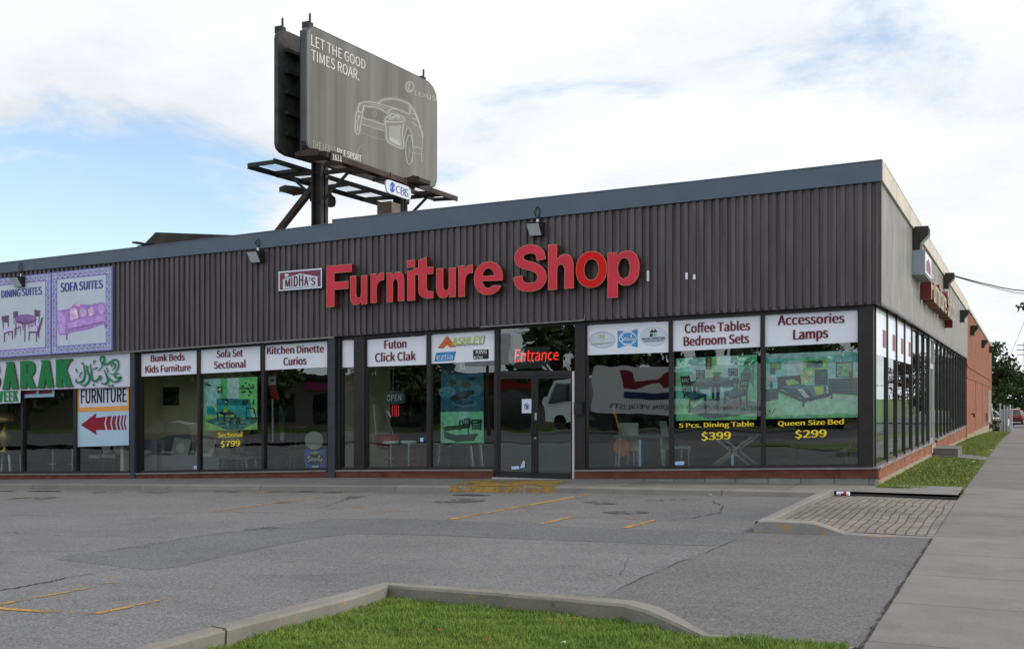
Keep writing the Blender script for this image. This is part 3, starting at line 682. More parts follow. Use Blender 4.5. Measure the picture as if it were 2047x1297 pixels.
def blades(name, pts, zf, h, wd, mname):
    n = len(pts); P = np.array(pts); tuft = .62 + .38 * np.sin(P[:, 0] * 9.1 + 2 * np.sin(P[:, 1] * 5.3)) * np.sin(P[:, 1] * 11.7 + np.sin(P[:, 0] * 7.9)) + rng.random(n) * .25; z = np.array([zf(x, y) for x, y in pts]) - .004
    ang = rng.uniform(0, 6.283, n); hh = h * tuft * rng.uniform(.45, 1.35, n); lean = rng.uniform(.1, .9, n) * hh; la = rng.uniform(0, 6.283, n)
    dx, dy = np.cos(ang) * wd / 2, np.sin(ang) * wd / 2; lx, ly = np.cos(la) * lean, np.sin(la) * lean
    V = np.zeros((n, 5, 3))
    V[:, 0] = np.c_[P[:, 0] - dx, P[:, 1] - dy, z]; V[:, 1] = np.c_[P[:, 0] + dx, P[:, 1] + dy, z]
    V[:, 2] = np.c_[P[:, 0] + lx * .35 + dx * .7, P[:, 1] + ly * .35 + dy * .7, z + hh * .62]; V[:, 3] = np.c_[P[:, 0] + lx * .35 - dx * .7, P[:, 1] + ly * .35 - dy * .7, z + hh * .62]
    V[:, 4] = np.c_[P[:, 0] + lx, P[:, 1] + ly, z + hh]
    me = bpy.data.meshes.new(name); me.vertices.add(n * 5); me.vertices.foreach_set('co', V.reshape(-1))
    base = (np.arange(n) * 5)[:, None]; loops = np.concatenate([base + np.array([[0, 1, 2, 3]]), base + np.array([[3, 2, 4]])], 1).reshape(-1)
    me.loops.add(n * 7); me.loops.foreach_set('vertex_index', loops)
    st = np.concatenate([np.arange(n)[:, None] * 7, np.arange(n)[:, None] * 7 + 4], 1).reshape(-1)
    me.polygons.add(n * 2); me.polygons.foreach_set('loop_start', st); me.update(calc_edges=True); me.validate()
    me.materials.append(MATS[mname]); o = bpy.data.objects.new(name, me); C.objects.link(o); return o
pts = []
while len(pts) < 105000:
    x, y = random.uniform(-4.2, 1.39), random.uniform(-16.2, -12.0)
    if inside(x, y, lawn_pts) and random.random() < min(1, 2.2 * math.exp(-((-12.5 - y) / 3.2))): pts.append((x, y))
o = blades('grass', pts, zlawn, .05, .0055, 'grass_a')
tag(o, 'short green lawn grass filling the kerbed island nearest the camera', 'grass', kind='stuff')

# the lawn strip along the side wall, with the side door path and its step block
def zs(x, y): return SG(y) * (1 - max(0, x) / 1.4) + (-.075 + Gy(y)) * max(0, x) / 1.4 + .01
MATS['lawn_b'] = grass_mat('verge_turf', (.11, .145, .04), (.17, .18, .06))
grid('side_lawn', 'lawn_b', [-.06, .3, .7, 1.05, 1.398], [-.42] + frange(1, 79, 40), zs)
pts = []
while len(pts) < 60000:
    y = -.4 + 74 * random.random() ** 2.4; x = random.uniform(-.03, 1.43 - .1 * random.random())
    if not (13.1 < y < 15.6): pts.append((x, y))
MATS['grass_b'] = grass_mat('verge_blades', (.155, .21, .055), (.24, .28, .085))
o = blades('grass', pts, zs, .05, .016, 'grass_b'); tag(o, 'mown grass strip between the side brick wall and the pavement', 'grass', kind='stuff')
grid('side_door_path', 'walk', [-.05, .6, 1.396], [13.1, 14.4, 15.6], lambda x, y: zs(x, y) + .012 + (.02 if x < 1 else 0))
# ------------------------------------------------------------------ the shop
YG_, YF = .19, .12
B = thing('store_building', 'long single storey shop with ribbed brown metal siding above a glazed front', 'shop building', (0, 0, 0))
XE, YE = -34.0, 78.0
SIDE_END = 34.6
def sid_front(x0, x1, zb, zt):
    mb = MB(); P_ = .158; x = x0; prof = []
    while x > x1:
        prof += [(x, 0), (x - .080, 0), (x - .089, .040), (x - .149, .040)]; x -= P_
    mb.loft([[(a, q, zb(a)) for a, q in prof], [(a, q, zt(a)) for a, q in prof]]); mb.raw = True
    return mb
sid_front(-.002, XE, SB, lambda x: FB(x) + .05).build('siding', 'siding', B)
mb = MB(); P_ = .158; y = .03; prof = []
while y < SIDE_END - .1:
    prof += [(y, 0), (y + .082, 0), (y + .092, -.036), (y + .148, -.036)]; y += P_
mb.loft([[(q, a, SBS(a)) for a, q in prof], [(q, a, TS(a) - .3) for a, q in prof]]); mb.raw = True
mb.build('siding', 'siding_side', B, label='glossy ribbed siding on the side wall, coloured paler for glare')
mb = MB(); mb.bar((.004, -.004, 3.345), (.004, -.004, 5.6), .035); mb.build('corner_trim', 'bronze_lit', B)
# fascia and coping
f = MB(); f.sbox(.03, -11.93, -.05, .02, FB, T); f.sbox(.035, -11.93, -.06, .35, shift(T, -.004), shift(T, .02)); f.build('fascia', 'fascia', B)
f = MB(); f.sbox(-11.935, XE, -.045, .02, FB, T2); f.sbox(-11.935, XE, -.055, .35, shift(T2, -.004), shift(T2, .02)); f.build('fascia', 'fascia', B)
f = MB(); f.sboxy(-.04, SIDE_END, -.02, .045, shift(TS, -.37), TS); f.sboxy(.35, SIDE_END, -.35, .05, shift(TS, -.004), shift(TS, .02))
for k in range(12): f.box(-.02, .049, 2.9 * k + 2.4, 2.9 * k + 2.412, TS(2.9 * k) - .37, TS(2.9 * k) + .022)
f.build('coping', 'coping_sunlit', B)
mb = MB(); mb.sbox(-.012, XE, .0035, .34, shift(SB, .0), shift(SB, .05)); mb.build('soffit', 'bronze', B)
mb = MB(); mb.sbox(-11.9, XE, -.012, .001, shift(SB, -.03), shift(SB, .008)); mb.build('drip_trim', 'ledge', B)
mb = MB(); mb.sboxy(.34, SIDE_END, -.34, -.003, SBS, shift(SBS, .05)); mb.sboxy(.05, SIDE_END, -.003, .012, shift(SBS, -.03), shift(SBS, .012)); mb.build('soffit', 'bronze', B)
# roof, back walls, parapet backs (so the shop is whole from any side)
zr = lambda x: (T(x) if x > -11.93 else T2(x)) - .45
mb = MB(); mb.loft([[(x, y, zr(x)) for x in (XE, -22, -11.93, -5, -.3)] for y in (.3, 20, 50, YE - .2)]); mb.build('roof', mat('roof_gravel', (.13, .12, .11), .9, 0, .2, .25, 20), B)
mb = MB(); mb.box(XE, -.3, YE - .25, YE, -2, 5.0); mb.box(XE, XE + .25, .4, YE - .25, -2.5, 4.75); mb.build('rear_wall', 'brick_side', B)
# brick side wall beyond the siding
mb = MB(); yb = frange(SIDE_END, YE, 22)
mb.sboxy(SIDE_END, YE, -.34, -.03, shift(SG, .0), shift(TS, -.16))
mb.build('brick_wall', 'brick_side', B)
mb = MB(); mb.sboxy(SIDE_END + .002, YE, -.36, .02, shift(TS, -.16), TS); mb.build('coping', mat('coping_green', (.42, .50, .46), .4, .1, .5, .08, 2), B, label='pale green metal coping above the brick wall')
mb = MB(); mb.sboxy(SIDE_END, YE, -.04, .0, lambda y: 3.02 - .004 * (y - 34), lambda y: 3.16 - .004 * (y - 34)); mb.sboxy(SIDE_END, YE, -.04, -.012, lambda y: 2.5 - .004 * (y - 34), lambda y: 2.58 - .004 * (y - 34))
mb.build('brick_band', 'brick_side', B)
mb = MB()
for py_ in (44.5, 56.0, 66.5): mb = MB(); mb.sboxy(py_, py_ + .12, -.032, -.022, shift(SG, .5), lambda y: 2.5 - .004 * (y - 34)); mb.build('wall_joint', mat('joint_dark', (.10, .045, .035), .9), B)
mb = MB(); mb.sboxy(SIDE_END - .5, YE, -.03, .005, shift(SG, -.4), lambda y: SG(y) + .22 + max(0, (y - 40) * .012)); mb.sboxy(.0, SIDE_END - .5, -.1, -.02, shift(SG, -.3), shift(SG, .11)); mb.build('foundation', 'found', B)
mb = MB(); mb.box(-.03, .02, 66.9, 69.4, -.3, 2.1); g1 = mb.build('louvre', 'alu', B)
mb = MB()
for k in range(16): mb.box(.02, .10, 66.95, 69.35, -.25 + k * .147, -.19 + k * .147)
mb.build('louvre_blade', mat('louvre_white', (.6, .6, .6), .5), g1)
mb = MB(); mb.box(-.03, .3, 69.6, 71.2, -.75, -.45); mb.build('wall_box', 'steel_dark', B)
mb = MB(); mb.box(-.03, .12, 62.2, 62.7, -.1, .5); mb.build('meter_box', 'ledge', B)
mb = MB(); mb.tube([(-.03, 39.5, .75), (.1, 39.5, .75), (.12, 39.5, .6)], .05); mb.build('hose_tap', 'rust', B)
# brick bases and sills
def stone_top(x): return S(x) + max(0, min(.125, (-6.6 - x) * -.022))
XD0, XD1 = fx(996, .1), fx(1149, .1)                          # entrance opening
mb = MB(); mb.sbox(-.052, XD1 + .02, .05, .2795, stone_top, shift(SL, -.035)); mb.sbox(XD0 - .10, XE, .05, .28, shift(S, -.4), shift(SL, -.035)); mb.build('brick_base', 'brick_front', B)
mb = MB(); mb.sbox(-.075, XD1 + .02, .062, .28, shift(S, -.35), stone_top); mb.build('foundation_blocks', 'block', B)
mb = MB(); mb.sbox(-.05, XD1 + .02, .03, .26, shift(SL, -.034), SL); mb.sbox(XD0 - .10, fx(668), .03, .26, shift(SL, -.034), SL); mb.sbox(fx(655), XE, .03, .26, shift(SL, -.034), SL); mb.build('sill', 'ledge', B)
DSY = (14.2, 15.15)
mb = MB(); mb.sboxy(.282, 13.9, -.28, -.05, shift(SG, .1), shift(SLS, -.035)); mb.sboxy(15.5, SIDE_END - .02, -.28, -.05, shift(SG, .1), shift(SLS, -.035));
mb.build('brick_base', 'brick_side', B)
mb = MB(); mb.sboxy(.261, 14.1, -.26, -.02, shift(SLS, -.034), SLS); mb.sboxy(15.3, SIDE_END - .02, -.26, -.02, shift(SLS, -.034), SLS); mb.build('sill', mat('sill_side', (.30, .27, .24), .35, .2, .5, .15, 5), B)
# columns between the bays
def column(x0, x1, y0, y1, zb, m, name='column'):
    mb = MB(); mb.sbox(x0, x1, y0, y1, zb, SB); return mb.build(name, m, B, bevel=.006)
column(fx(1716.5), fx(1746), .10, .30, SL, 'bronze')
column(fx(1150), fx(1171), .10, .30, lambda x: S(x) + .16, 'bronze')
column(fx(708.5), fx(730), .10, .30, SL, 'bronze')
column(fx(655.5, .02), fx(669.5, .02), .02, .30, shift(S, -.02), 'post_blue')
column(fx(673.2, .08), fx(681), .09, .30, SL, 'bronze'); mb = MB(); mb.sbox(fx(671), fx(673), .06, .10, SL, shift(SB, -.05)); mb.build('trim_strip', 'alu', B)
column(fx(259.5, .02), fx(269, .02), .02, .30, shift(S, -.02), 'post_blue')
column(fx(272.5, .08), fx(278), .09, .30, SL, 'bronze'); mb = MB(); mb.sbox(fx(270.3), fx(271.6), .06, .10, SL, shift(SB, -.05)); mb.build('trim_strip', 'ledge', B)
# glazing of the front
def window(x0, x1, zb, zt, il, ir, ib=.055, it=.075, y0=YF, y1=.24, lab=None, mname='bronze'):
    mb = MB()
    mb.sbox(x0, x0 + il, y0, y1, zb, zt); mb.sbox(x1 - ir, x1, y0, y1, zb, zt)
    mb.sbox(x0 + il, x1 - ir, y0 + .004, y1, zb, shift(zb, ib)); mb.sbox(x0 + il, x1 - ir, y0 + .004, y1, shift(zt, -it), zt)
    wf = mb.build('window', mname, B, label=lab)
    g = MB(); n = 6; xs = frange(x0 + il - .004, x1 - ir + .004, n); g.loft([[(x, YG_, zb(x) + ib - .004) for x in xs], [(x, YG_, zt(x) - it + .004) for x in xs]]); g.build('pane', 'glass', wf)
    return wf
zt_ = shift(SB, .0)
def bay(edges, ins):
    for k in range(len(edges) - 1): window(fx(edges[k]) + .001, fx(edges[k + 1]) - .001, SL, zt_, *ins[k])
h = .035
bay([1171.5, 1340.5, 1524.5, 1716], [(.012, h), (h, h), (h, .012)])
bay([681.5, 708], [(.01, .01)]); bay([730.5, 856.5, 989.5], [(.02, .045), (.045, .012)])
bay([278.5, 396.5, 525, 655], [(.02, h), (h, h), (h, .012)])
xl = [fx(259), fx(149.5), fx(43.5)]; bay([43.5, 149.5, 259], [(h, .05), (.05, .02)])
for a in (0, 1, 2, 3): window(xl[2] - 2.1 * (a + 1) + .001, xl[2] - 2.1 * a - .001, SL, zt_, h, h)
mb = MB(); mb.sbox(xl[2] - 8.41, XE, .1, .3, SL, SB); mb.build('infill_panel', 'bronze', B)
# entrance: transom light, two glazed leaves
zth = lambda x: on_front(1072, 951, .12).z
zhead = on_front(1072, 744, .12).z
window(XD0 - .10, XD1, lambda x: zhead - .02, zt_, .085, .008, .05, .06, lab='clear transom light over the entrance doors')
mb = MB(); mb.box(XD0 - .10, XD0 - .015, .1, .25, S(XD0), zhead - .022); mb.box(XD0 - .0149, XD1 - .05, .105, .25, zhead - .06, zhead - .022); mb.build('door_frame', 'bronze', B)
mb = MB(); mb.box(XD1 - .048, XD1 + .0, .07, .2, S(XD1), on_front(1146, 742, .1).z); mb.build('door_jamb', mat('alu_bright', (.62, .63, .65), .3, .6, .5, .08, 3), B, label='bright aluminium right jamb of the entrance')
mb = MB(); mb.box(XD0 - .1, XD1, -.02, .3, S(XD0) - .05, S(XD0) + .035); mb.build('threshold', 'alu', B)
zd0, zd1 = S(XD0) + .045, zhead - .062
def leaf(px0, px1, gx0, gx1, hand):
    x0, x1, a, b = fx(px0), fx(px1), fx(gx0), fx(gx1); mb = MB()
    mb.box(x0, a, .115, .165, zd0, zd1); mb.box(b, x1, .115, .165, zd0, zd1); mb.box(a, b, .117, .163, zd0, zd0 + .11); mb.box(a, b, .117, .163, zd1 - .07, zd1)
    dl = mb.build('door', 'black', B)
    g = MB(); g.box(a - .003, b + .003, .138, .142, zd0 + .106, zd1 - .066); g.build('pane', 'glass', dl)
    hx = x1 - .035 if hand > 0 else x0 + .035
    g = MB(); g.tube([(hx, .115, zd0 + .88), (hx, .06, zd0 + .9), (hx, .06, zd0 + 1.2), (hx, .115, zd0 + 1.22)], .012); g.build('handle', 'black', dl)
    return dl
leaf(994.5, 1068, 999.5, 1062, 1); dr = leaf(1068.6, 1142.8, 1075, 1141, -1)
mb = MB(); mb.box(fx(1069.5), fx(1073), .105, .116, zd0 + 1.2, zd0 + 1.36); mb.build('lock_plate', 'alu', dr)
mb = MB(); mb.prism([(fx(1070.5) + .02 * math.cos(q), .106, zd0 + .83 + .02 * math.sin(q)) for q in [k * .8 for k in range(8)]], (0, .012, 0)); mb.build('lock', 'alu', dr)
# long light bar over the entrance
a, b = on_front(961, 653.5, -.02), on_front(1168, 640, -.02)
mb = MB(); mb.bar(a, b, .03, .03); mb.bar((b.x, -.012, b.z), (b.x, -.012, b.z + .13), .015); mb.build('canopy_rail', 'ledge', B)
# side glazing: fins, panes and the side door
XGS = -.125
yq = frange(-.02 + .35, SIDE_END - .2, 19)
for k in range(19):
    y0, y1 = yq[k], yq[k + 1]
    if k in (7,): continue
    mb = MB()
    wd = .07 if k not in (6, 8) else .11
    mb.sboxy(y1 - wd, y1 - .001, XGS - .06, -.082, SLS, SBS); mb.sboxy(y0, y0 + .03, XGS - .06, XGS + .012, SLS, SBS)
    mb.sboxy(y0 + .03, y1 - wd, XGS - .05, XGS + .012, SLS, shift(SLS, .05)); mb.sboxy(y0 + .03, y1 - wd, XGS - .05, XGS + .012, shift(SBS, -.07), SBS)
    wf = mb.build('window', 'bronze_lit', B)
    g = MB(); g.poly([(XGS, y0 + .026, .33), (XGS, y1 - wd + .004, .33), (XGS, y1 - wd + .004, 3.33), (XGS, y0 + .026, 3.33)]); g.build('pane', 'glass', wf)
y0, y1 = yq[7], yq[8]
mb = MB(); mb.sboxy(y0, y0 + .12, XGS - .06, -.07, shift(SG, .1), SBS); mb.sboxy(y1 - .12, y1 - .001, XGS - .06, -.08, shift(SG, .1), SBS); mb.box(XGS - .05, XGS + .03, y0 + .12, y1 - .12, 2.45, 2.6); mb.box(XGS - .05, XGS + .03, y0 + .12, y1 - .12, 3.3, 3.37); mb.build('door_frame', 'alu', B)
mb = MB(); mb.box(XGS - .03, XGS + .02, y0 + .122, y0 + .2, .25, 2.44); mb.box(XGS - .03, XGS + .02, y1 - .2, y1 - .122, .25, 2.44); mb.box(XGS - .028, XGS + .018, y0 + .2, y1 - .2, .25, .4); dl = mb.build('door', 'alu', B, label='narrow side door with pale metal frame')
g = MB(); g.poly([(XGS, y0 + .2, .4), (XGS, y1 - .2, .4), (XGS, y1 - .2, 2.44), (XGS, y0 + .2, 2.44)]); g.poly([(XGS, y0 + .12, 2.6), (XGS, y1 - .12, 2.6), (XGS, y1 - .12, 3.3), (XGS, y0 + .12, 3.3)]); g.build('pane', 'glass', dl)
mb = MB(); mb.box(-.35, -.02, y0, y1, -.2, .24); mb.build('threshold', 'found', B)
# interior shell
FZ = shift(SL, -.06)
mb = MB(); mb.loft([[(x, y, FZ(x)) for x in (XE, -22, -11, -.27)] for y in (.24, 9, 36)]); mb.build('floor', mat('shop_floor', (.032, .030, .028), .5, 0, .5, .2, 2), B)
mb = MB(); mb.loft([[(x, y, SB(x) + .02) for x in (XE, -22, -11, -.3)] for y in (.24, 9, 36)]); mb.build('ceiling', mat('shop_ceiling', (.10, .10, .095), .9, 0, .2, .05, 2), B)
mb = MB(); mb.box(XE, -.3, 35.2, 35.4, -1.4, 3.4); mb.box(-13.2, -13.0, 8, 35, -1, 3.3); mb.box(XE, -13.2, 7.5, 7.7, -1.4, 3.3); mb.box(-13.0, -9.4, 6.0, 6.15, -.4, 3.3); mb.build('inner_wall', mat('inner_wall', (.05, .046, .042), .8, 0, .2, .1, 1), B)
xw0, xw1 = fx(279) - .7, fx(394) + .05
mb = MB(); mb.sbox(xw0, xw1, 1.75, 1.85, FZ, SB); mb.sbox(xw0 - .1, xw0, .3, 1.85, FZ, SB); mb.build('display_wall', mat('beige_wall', (.70, .62, .42), .8, 0, .2, .08, 1), B)
mb = MB(); mb.sbox(fx(681) - .1, fx(682) - .06, .3, 2.4, FZ, SB); mb.build('display_wall', 'beige_wall', B)

# ------------------------------------------------------------------ lamps on the shop
mat('lens', (.55, .62, .66), .18, 0, .6, .12, 12); mat('lamp_body', (.03, .028, .027), .5, .3)
def floodlight(px, py, label):
    c = on_front(px, py, -.1); o = thing('floodlight', label, 'floodlight', c, 'floodlights on the front of the shop')
    x, y, z = c; w_ = .15
    mb = MB(); mb.prism([(x - w_, -.30, z + .10), (x - w_, -.01, z + .11), (x - w_, -.01, z - .13), (x - w_, -.12, z - .15)], (2 * w_, 0, 0)); mb.build('housing', 'lamp_body', o, bevel=.008)
    mb = MB(); mb.prism([(x - w_ + .02, -.302, z + .08), (x - w_ + .02, -.315, z + .075), (x - w_ + .02, -.145, z - .15), (x - w_ + .02, -.13, z - .145)], (2 * w_ - .04, 0, 0)); mb.build('lens', 'lens', o)
    mb = MB(); mb.prism([(x - w_ - .01, -.33, z + .10), (x - w_ - .01, -.02, z + .125), (x - w_ - .01, -.02, z + .113), (x - w_ - .01, -.33, z + .088)], (2 * w_ + .02, 0, 0)); mb.build('visor', 'lamp_body', o)
    tz = FB(x) + .22
    mb = MB(); mb.bar((x + .02, -.06, z + .1), (x + .02, -.06, z + .2), .05); mb.build('bracket', 'alu', o)
    mb = MB(); mb.tube(smooth_path([(x + .02, -.07, z + .2), (x - .05, -.075, z + .32), (x - .03, -.075, tz - .05), (x + .02, -.075, tz), (x + .06, -.075, tz - .06), (x + .05, -.07, z + .3), (x + .03, -.06, z + .2)]), .010, 6); mb.build('cable', 'black', o)
floodlight(1072, 457, 'black floodlight above the red letters, nearest the street corner'); floodlight(513, 512, 'black floodlight left of the small maroon house sign, above plain siding'); floodlight(39, 562, 'black floodlight in front of the purple bordered dining table sign')
def wall_pack(px, py, s, label, col='lamp_body'):
    c = on_side(px, py, .05); x, y, z = c; o = thing('wall_light', label, 'wall light', c, 'wall lights along the side wall')
    mb = MB(); mb.prism([(.0, y, z + .24 * s), (.34 * s, y, z + .24 * s), (.34 * s, y, z + .08 * s), (.16 * s, y, z - .14 * s), (.16 * s, y, z - .26 * s), (.0, y, z - .26 * s)], (0, .45 * s, 0)); mb.build('housing', col, o, bevel=.008)
    mb = MB(); mb.prism([(.345 * s, y + .03, z + .06 * s), (.345 * s, y + .42 * s, z + .06 * s), (.17 * s, y + .42 * s, z - .13 * s), (.17 * s, y + .03, z - .13 * s)], (.006, 0, -.006)); mb.build('lens', 'lens', o)
    return o
for args in ((1828, 475, 1.05, 'large dark wall light high on the side siding, nearest the corner'), (1889, 560, .95, 'dark wall light above the red letters on the side siding'), (1921.5, 631, .95, 'dark wall light at the far end of the side siding'),
             (1942.5, 660, .95, 'dark wall light on the brick side wall, next after the siding'), (1964, 687, .95, 'dark wall light in the middle of the brick side wall'), (1979, 698, .95, 'dark wall light by the far corner of the brick side wall')): wall_pack(*args)
mb = MB(); c = on_front(1157.5, 816, .06); mb.box(c.x - .085, c.x + .085, .0, .10, c.z - .13, c.z + .12); mb.prism([(c.x - .09, -.01, c.z + .12), (c.x - .09, .10, c.z + .14), (c.x - .09, .10, c.z + .12)], (.18, 0, 0))
tag(mb.build('mailbox', 'black', bevel=.006), 'small black mailbox fixed on the column right of the entrance', 'mailbox')
# concrete step at the side door
c0 = MB(); zt0 = .12
c0.prism([(-.02, 13.45, zt0), (.66, 13.45, zt0), (.66, 15.6, zt0), (-.02, 15.6, zt0)], (0, 0, -.4)); tag(c0.build('door_step', 'walk', bevel=.02), 'concrete step block standing below the side door on the grass strip', 'step')
# bent metal flap on the roof edge, left of the billboard
mat('tar', (.045, .04, .035), .75, .1, .3, .5, 2.5)
P = Plane('front', .6, 'R'); o = thing('roof_flap', 'bent rusty sheet of metal lying on the roof edge, propped at its left end', 'metal sheet', P((150, 440)))
mb = MB(); a = [P(q) for q in ((110, 425), (200, 332), (860, 356), (450, 400), (200, 450))]; mb.prism(a, (0, .5, 0)); mb.build('sheet', 'tar', o)
mb = MB(); mb.prism([P(q, .05) for q in ((62, 475), (68, 440), (150, 425), (172, 450), (165, 480))], (0, .5, 0)); mb.prism([P(q, .12) for q in ((42, 410), (78, 408), (120, 420), (180, 424), (180, 430), (78, 426), (42, 424))], (0, .3, 0)); mb.build('prop', 'tar', o)
# ------------------------------------------------------------------ channel letters: Furniture Shop
mat('letter_face', s2l((212, 52, 72)), .45, 0, .3, .12, 1.6, bump=0.05, bscale=6); mat('letter_new', s2l((216, 24, 24)), .5, 0, .2, .03, 2); mat('letter_side', (.16, .012, .010), .4, 0, .5, .15, 3); mat('letter_trim', (.55, .34, .17), .4, .4, .5, .1, 6)
LET = [('F', 252, 363, 249, 432, 240, 424), ('u', 357, 432, 294, 424, 290, 418), ('r', 448, 507, 285, 414, 277, 409), ('n', 519, 597, 280, 410, 272, 404), ('i', 611, 645, 225, 404, 220, 401), ('t', 640, 726, 211, 398, 206, 392), ('u', 740, 826, 260, 393, 255, 386), ('r', 838, 902, 250, 386, 243, 381), ('e', 908, 1035, 233, 380, 226, 373),
       ('S', 1083, 1230, 158, 367, 150, 358), ('h', 1237, 1350, 155, 356, 148, 347), ('o', 1361, 1498, 188, 348, 180, 341), ('p', 1502, 1643, 186, 392, 176, 380)]
P0 = Plane('front', -.21, 'F')
cen = P0((900, 330)); sg = thing('channel_letter_sign', 'big red raised letters reading Furniture Shop on the front siding', 'letter sign', (cen.x, 0, cen.z), 'red letter signs of the shop')
def grow(q, e):
    c = sum(q, Vector()) / 4
    return [p + Vector((math.copysign(e, (p - c).x), 0, math.copysign(e, (p - c).z))) for p in q]
for ch, x0, x1, ta, ba, tb, bb in LET:
    q = [P0((x0, ta)), P0((x1, tb)), P0((x1, bb)), P0((x0, ba))]
    bold = .05
    mb = MB(); put_text(mb, ch, q, bold, depth=(0, .16, 0), res=8); e = mb.build('letter', 'letter_side', sg, label='letter o with a newer brighter red face' if ch == 'o' else None)
    mb = MB(); put_text(mb, ch, [p + Vector((0, -.010, 0)) for p in q], bold, depth=(0, .009, 0), inset=-.004); mb.build('trim', 'letter_trim', e)
    mb = MB(); put_text(mb, ch, [p + Vector((0, -.014, 0)) for p in q], bold, depth=(0, .003, 0), inset=.013); mb.build('face', 'letter_new' if ch == 'o' else 'letter_face', e)
# leftover pale mounts where further letters were taken down
for x, y, hh in ((1680, 292, 46), (1852, 293, 30), (1886, 297, 22)):
    mb = MB(); P = Plane('front', -.02, 'F'); a = rectq(P, x - 5, y - hh / 2, x + 5, y + hh / 2); mb.prism(a, (0, .02, 0)); tag(mb.build('sign_bracket', 'vinyl'), {1680: 'tall pale bracket left on the siding just right of the last red letter', 1852: 'pale bracket left on the siding, middle of the three', 1886: 'shortest pale bracket, farthest right of the three on the siding'}[x], 'bracket', 'pale brackets left on the siding')

# house shaped logo box sign
P = Plane('front', -.10, 'M'); s = thing('logo_sign', 'small maroon box sign with white house outline left of the red letters', 'box sign', P((770, 500)))
q = quad(P, (218, 298), (1325, 203), (1325, 705), (218, 790))
mb = MB(); mb.prism(q, (0, .10, 0)); mb.build('cabinet', mat('cabinet_grey', (.10, .12, .15), .5), s)
mb = MB(); qq = [p + Vector((0, -.003, 0)) for p in q]; mb.poly(qq); mb.build('border', ink((225, 238, 250)), s)
mar, wht = (126, 62, 84), (205, 214, 226)
pic = picture('face', s, P, [(mar, [(246, 328), (1296, 240), (1296, 672), (246, 758)]), (wht, [(280, 512), (770, 340), (1285, 432), (1285, 440), (1215, 425), (1218, 668), (330, 735), (330, 500)]), (wht, [(380, 352), (474, 345), (474, 420), (380, 448)])], .004, .001)
mb = MB()
for ch, x0, x1, t0, t1, b0, b1 in (("M", 388, 522, 508, 460, 695, 688), ("I", 545, 575, 445, 440, 682, 680), ("D", 607, 718, 420, 395, 676, 668), ("H", 742, 855, 372, 378, 664, 658), ("A", 872, 985, 402, 432, 656, 648), ("'", 1010, 1035, 432, 434, 525, 522), ("S", 1052, 1162, 440, 452, 645, 640)):
    put_text(mb, ch, [P((x0, t0), .009), P((x1, t1), .009), P((x1, b1), .009), P((x0, b0), .009)], .035)
mb.raw = True; mb.build('lettering', ink((96, 40, 66)), s)

# ------------------------------------------------------------------ purple bordered picture signs, upper left
P = Plane('front', -.04, 'L1')
def greek(mb, a, b, c0, d, nrm):                            # key pattern along world segment a-b, band direction c0
    n = max(3, round((b - a).length / .185)); st = (b - a) / n; t = .022
    def seg(p, q):
        u = (q - p).normalized(); s_ = u.cross(nrm).normalized() * t / 2; e = u * t / 2; o_ = nrm * d
        mb.poly([p - e + s_ + o_, q + e + s_ + o_, q + e - s_ + o_, p - e - s_ + o_])
    for k in range(n):
        o_ = a + st * k
        def g(u, v): return o_ + st * u + c0 * v
        w_ = [g(0, 0), g(0, 1), g(.78, 1), g(.78, .35), g(.42, .35), g(.42, .62)]
        for i in range(5): seg(w_[i], w_[i + 1])
        seg(g(0, 0), g(1, 0))
def key_sign(q, label, items, text, tq, nm):
    s = thing('picture_sign', label, 'sign', (q[0] + q[2]) / 2, 'purple bordered picture signs')
    mb = MB(); mb.prism(q, (0, .035, 0)); mb.build('panel', ink((138, 136, 204)), s)
    tl, tr, br, bl = q; nr = Vector((0, -1, 0)); iw, ih = .21, .21
    mb = MB(); u = Vector((1, 0, 0))
    def ins(p, sx, sz, k): 
        e = (tr - tl).normalized() * k * sx
        return p + e + Vector((0, 0, sz * k))
    b = .205
    inner = [ins(tl, 1, -1, b), ins(tr, -1, -1, b), ins(br, -1, 1, b), ins(bl, 1, 1, b)]
    mb.poly([p + nr * .002 for p in inner]); mb.build('field', ink((200, 212, 226)), s)
    mb = MB(); a = .05; o4 = [ins(tl, 1, -1, a), ins(tr, -1, -1, a), ins(br, -1, 1, a), ins(bl, 1, 1, a)]; w_ = .105
    greek(mb, o4[0], o4[1], Vector((0, 0, -w_)), .0035, nr); greek(mb, o4[2], o4[3], Vector((0, 0, w_)), .0035, nr)
    greek(mb, o4[1], o4[2], Vector((-w_, 0, 0)), .0045, nr); greek(mb, o4[3], o4[0], Vector((w_, 0, 0)), .0045, nr); mb.raw = True
    mb.build('key_border', ink((214, 218, 240)), s)
    picture('picture', s, P, items, .004, inkf=print_ink)
    mb = MB(); put_text(mb, text, quad(P, *tq, d=.006), .05); mb.raw = True; mb.build('lettering', ink((62, 78, 150)), s)
SO1, SO2, SO3, SO4 = (150, 105, 180), (176, 132, 204), (118, 80, 150), (206, 164, 200)
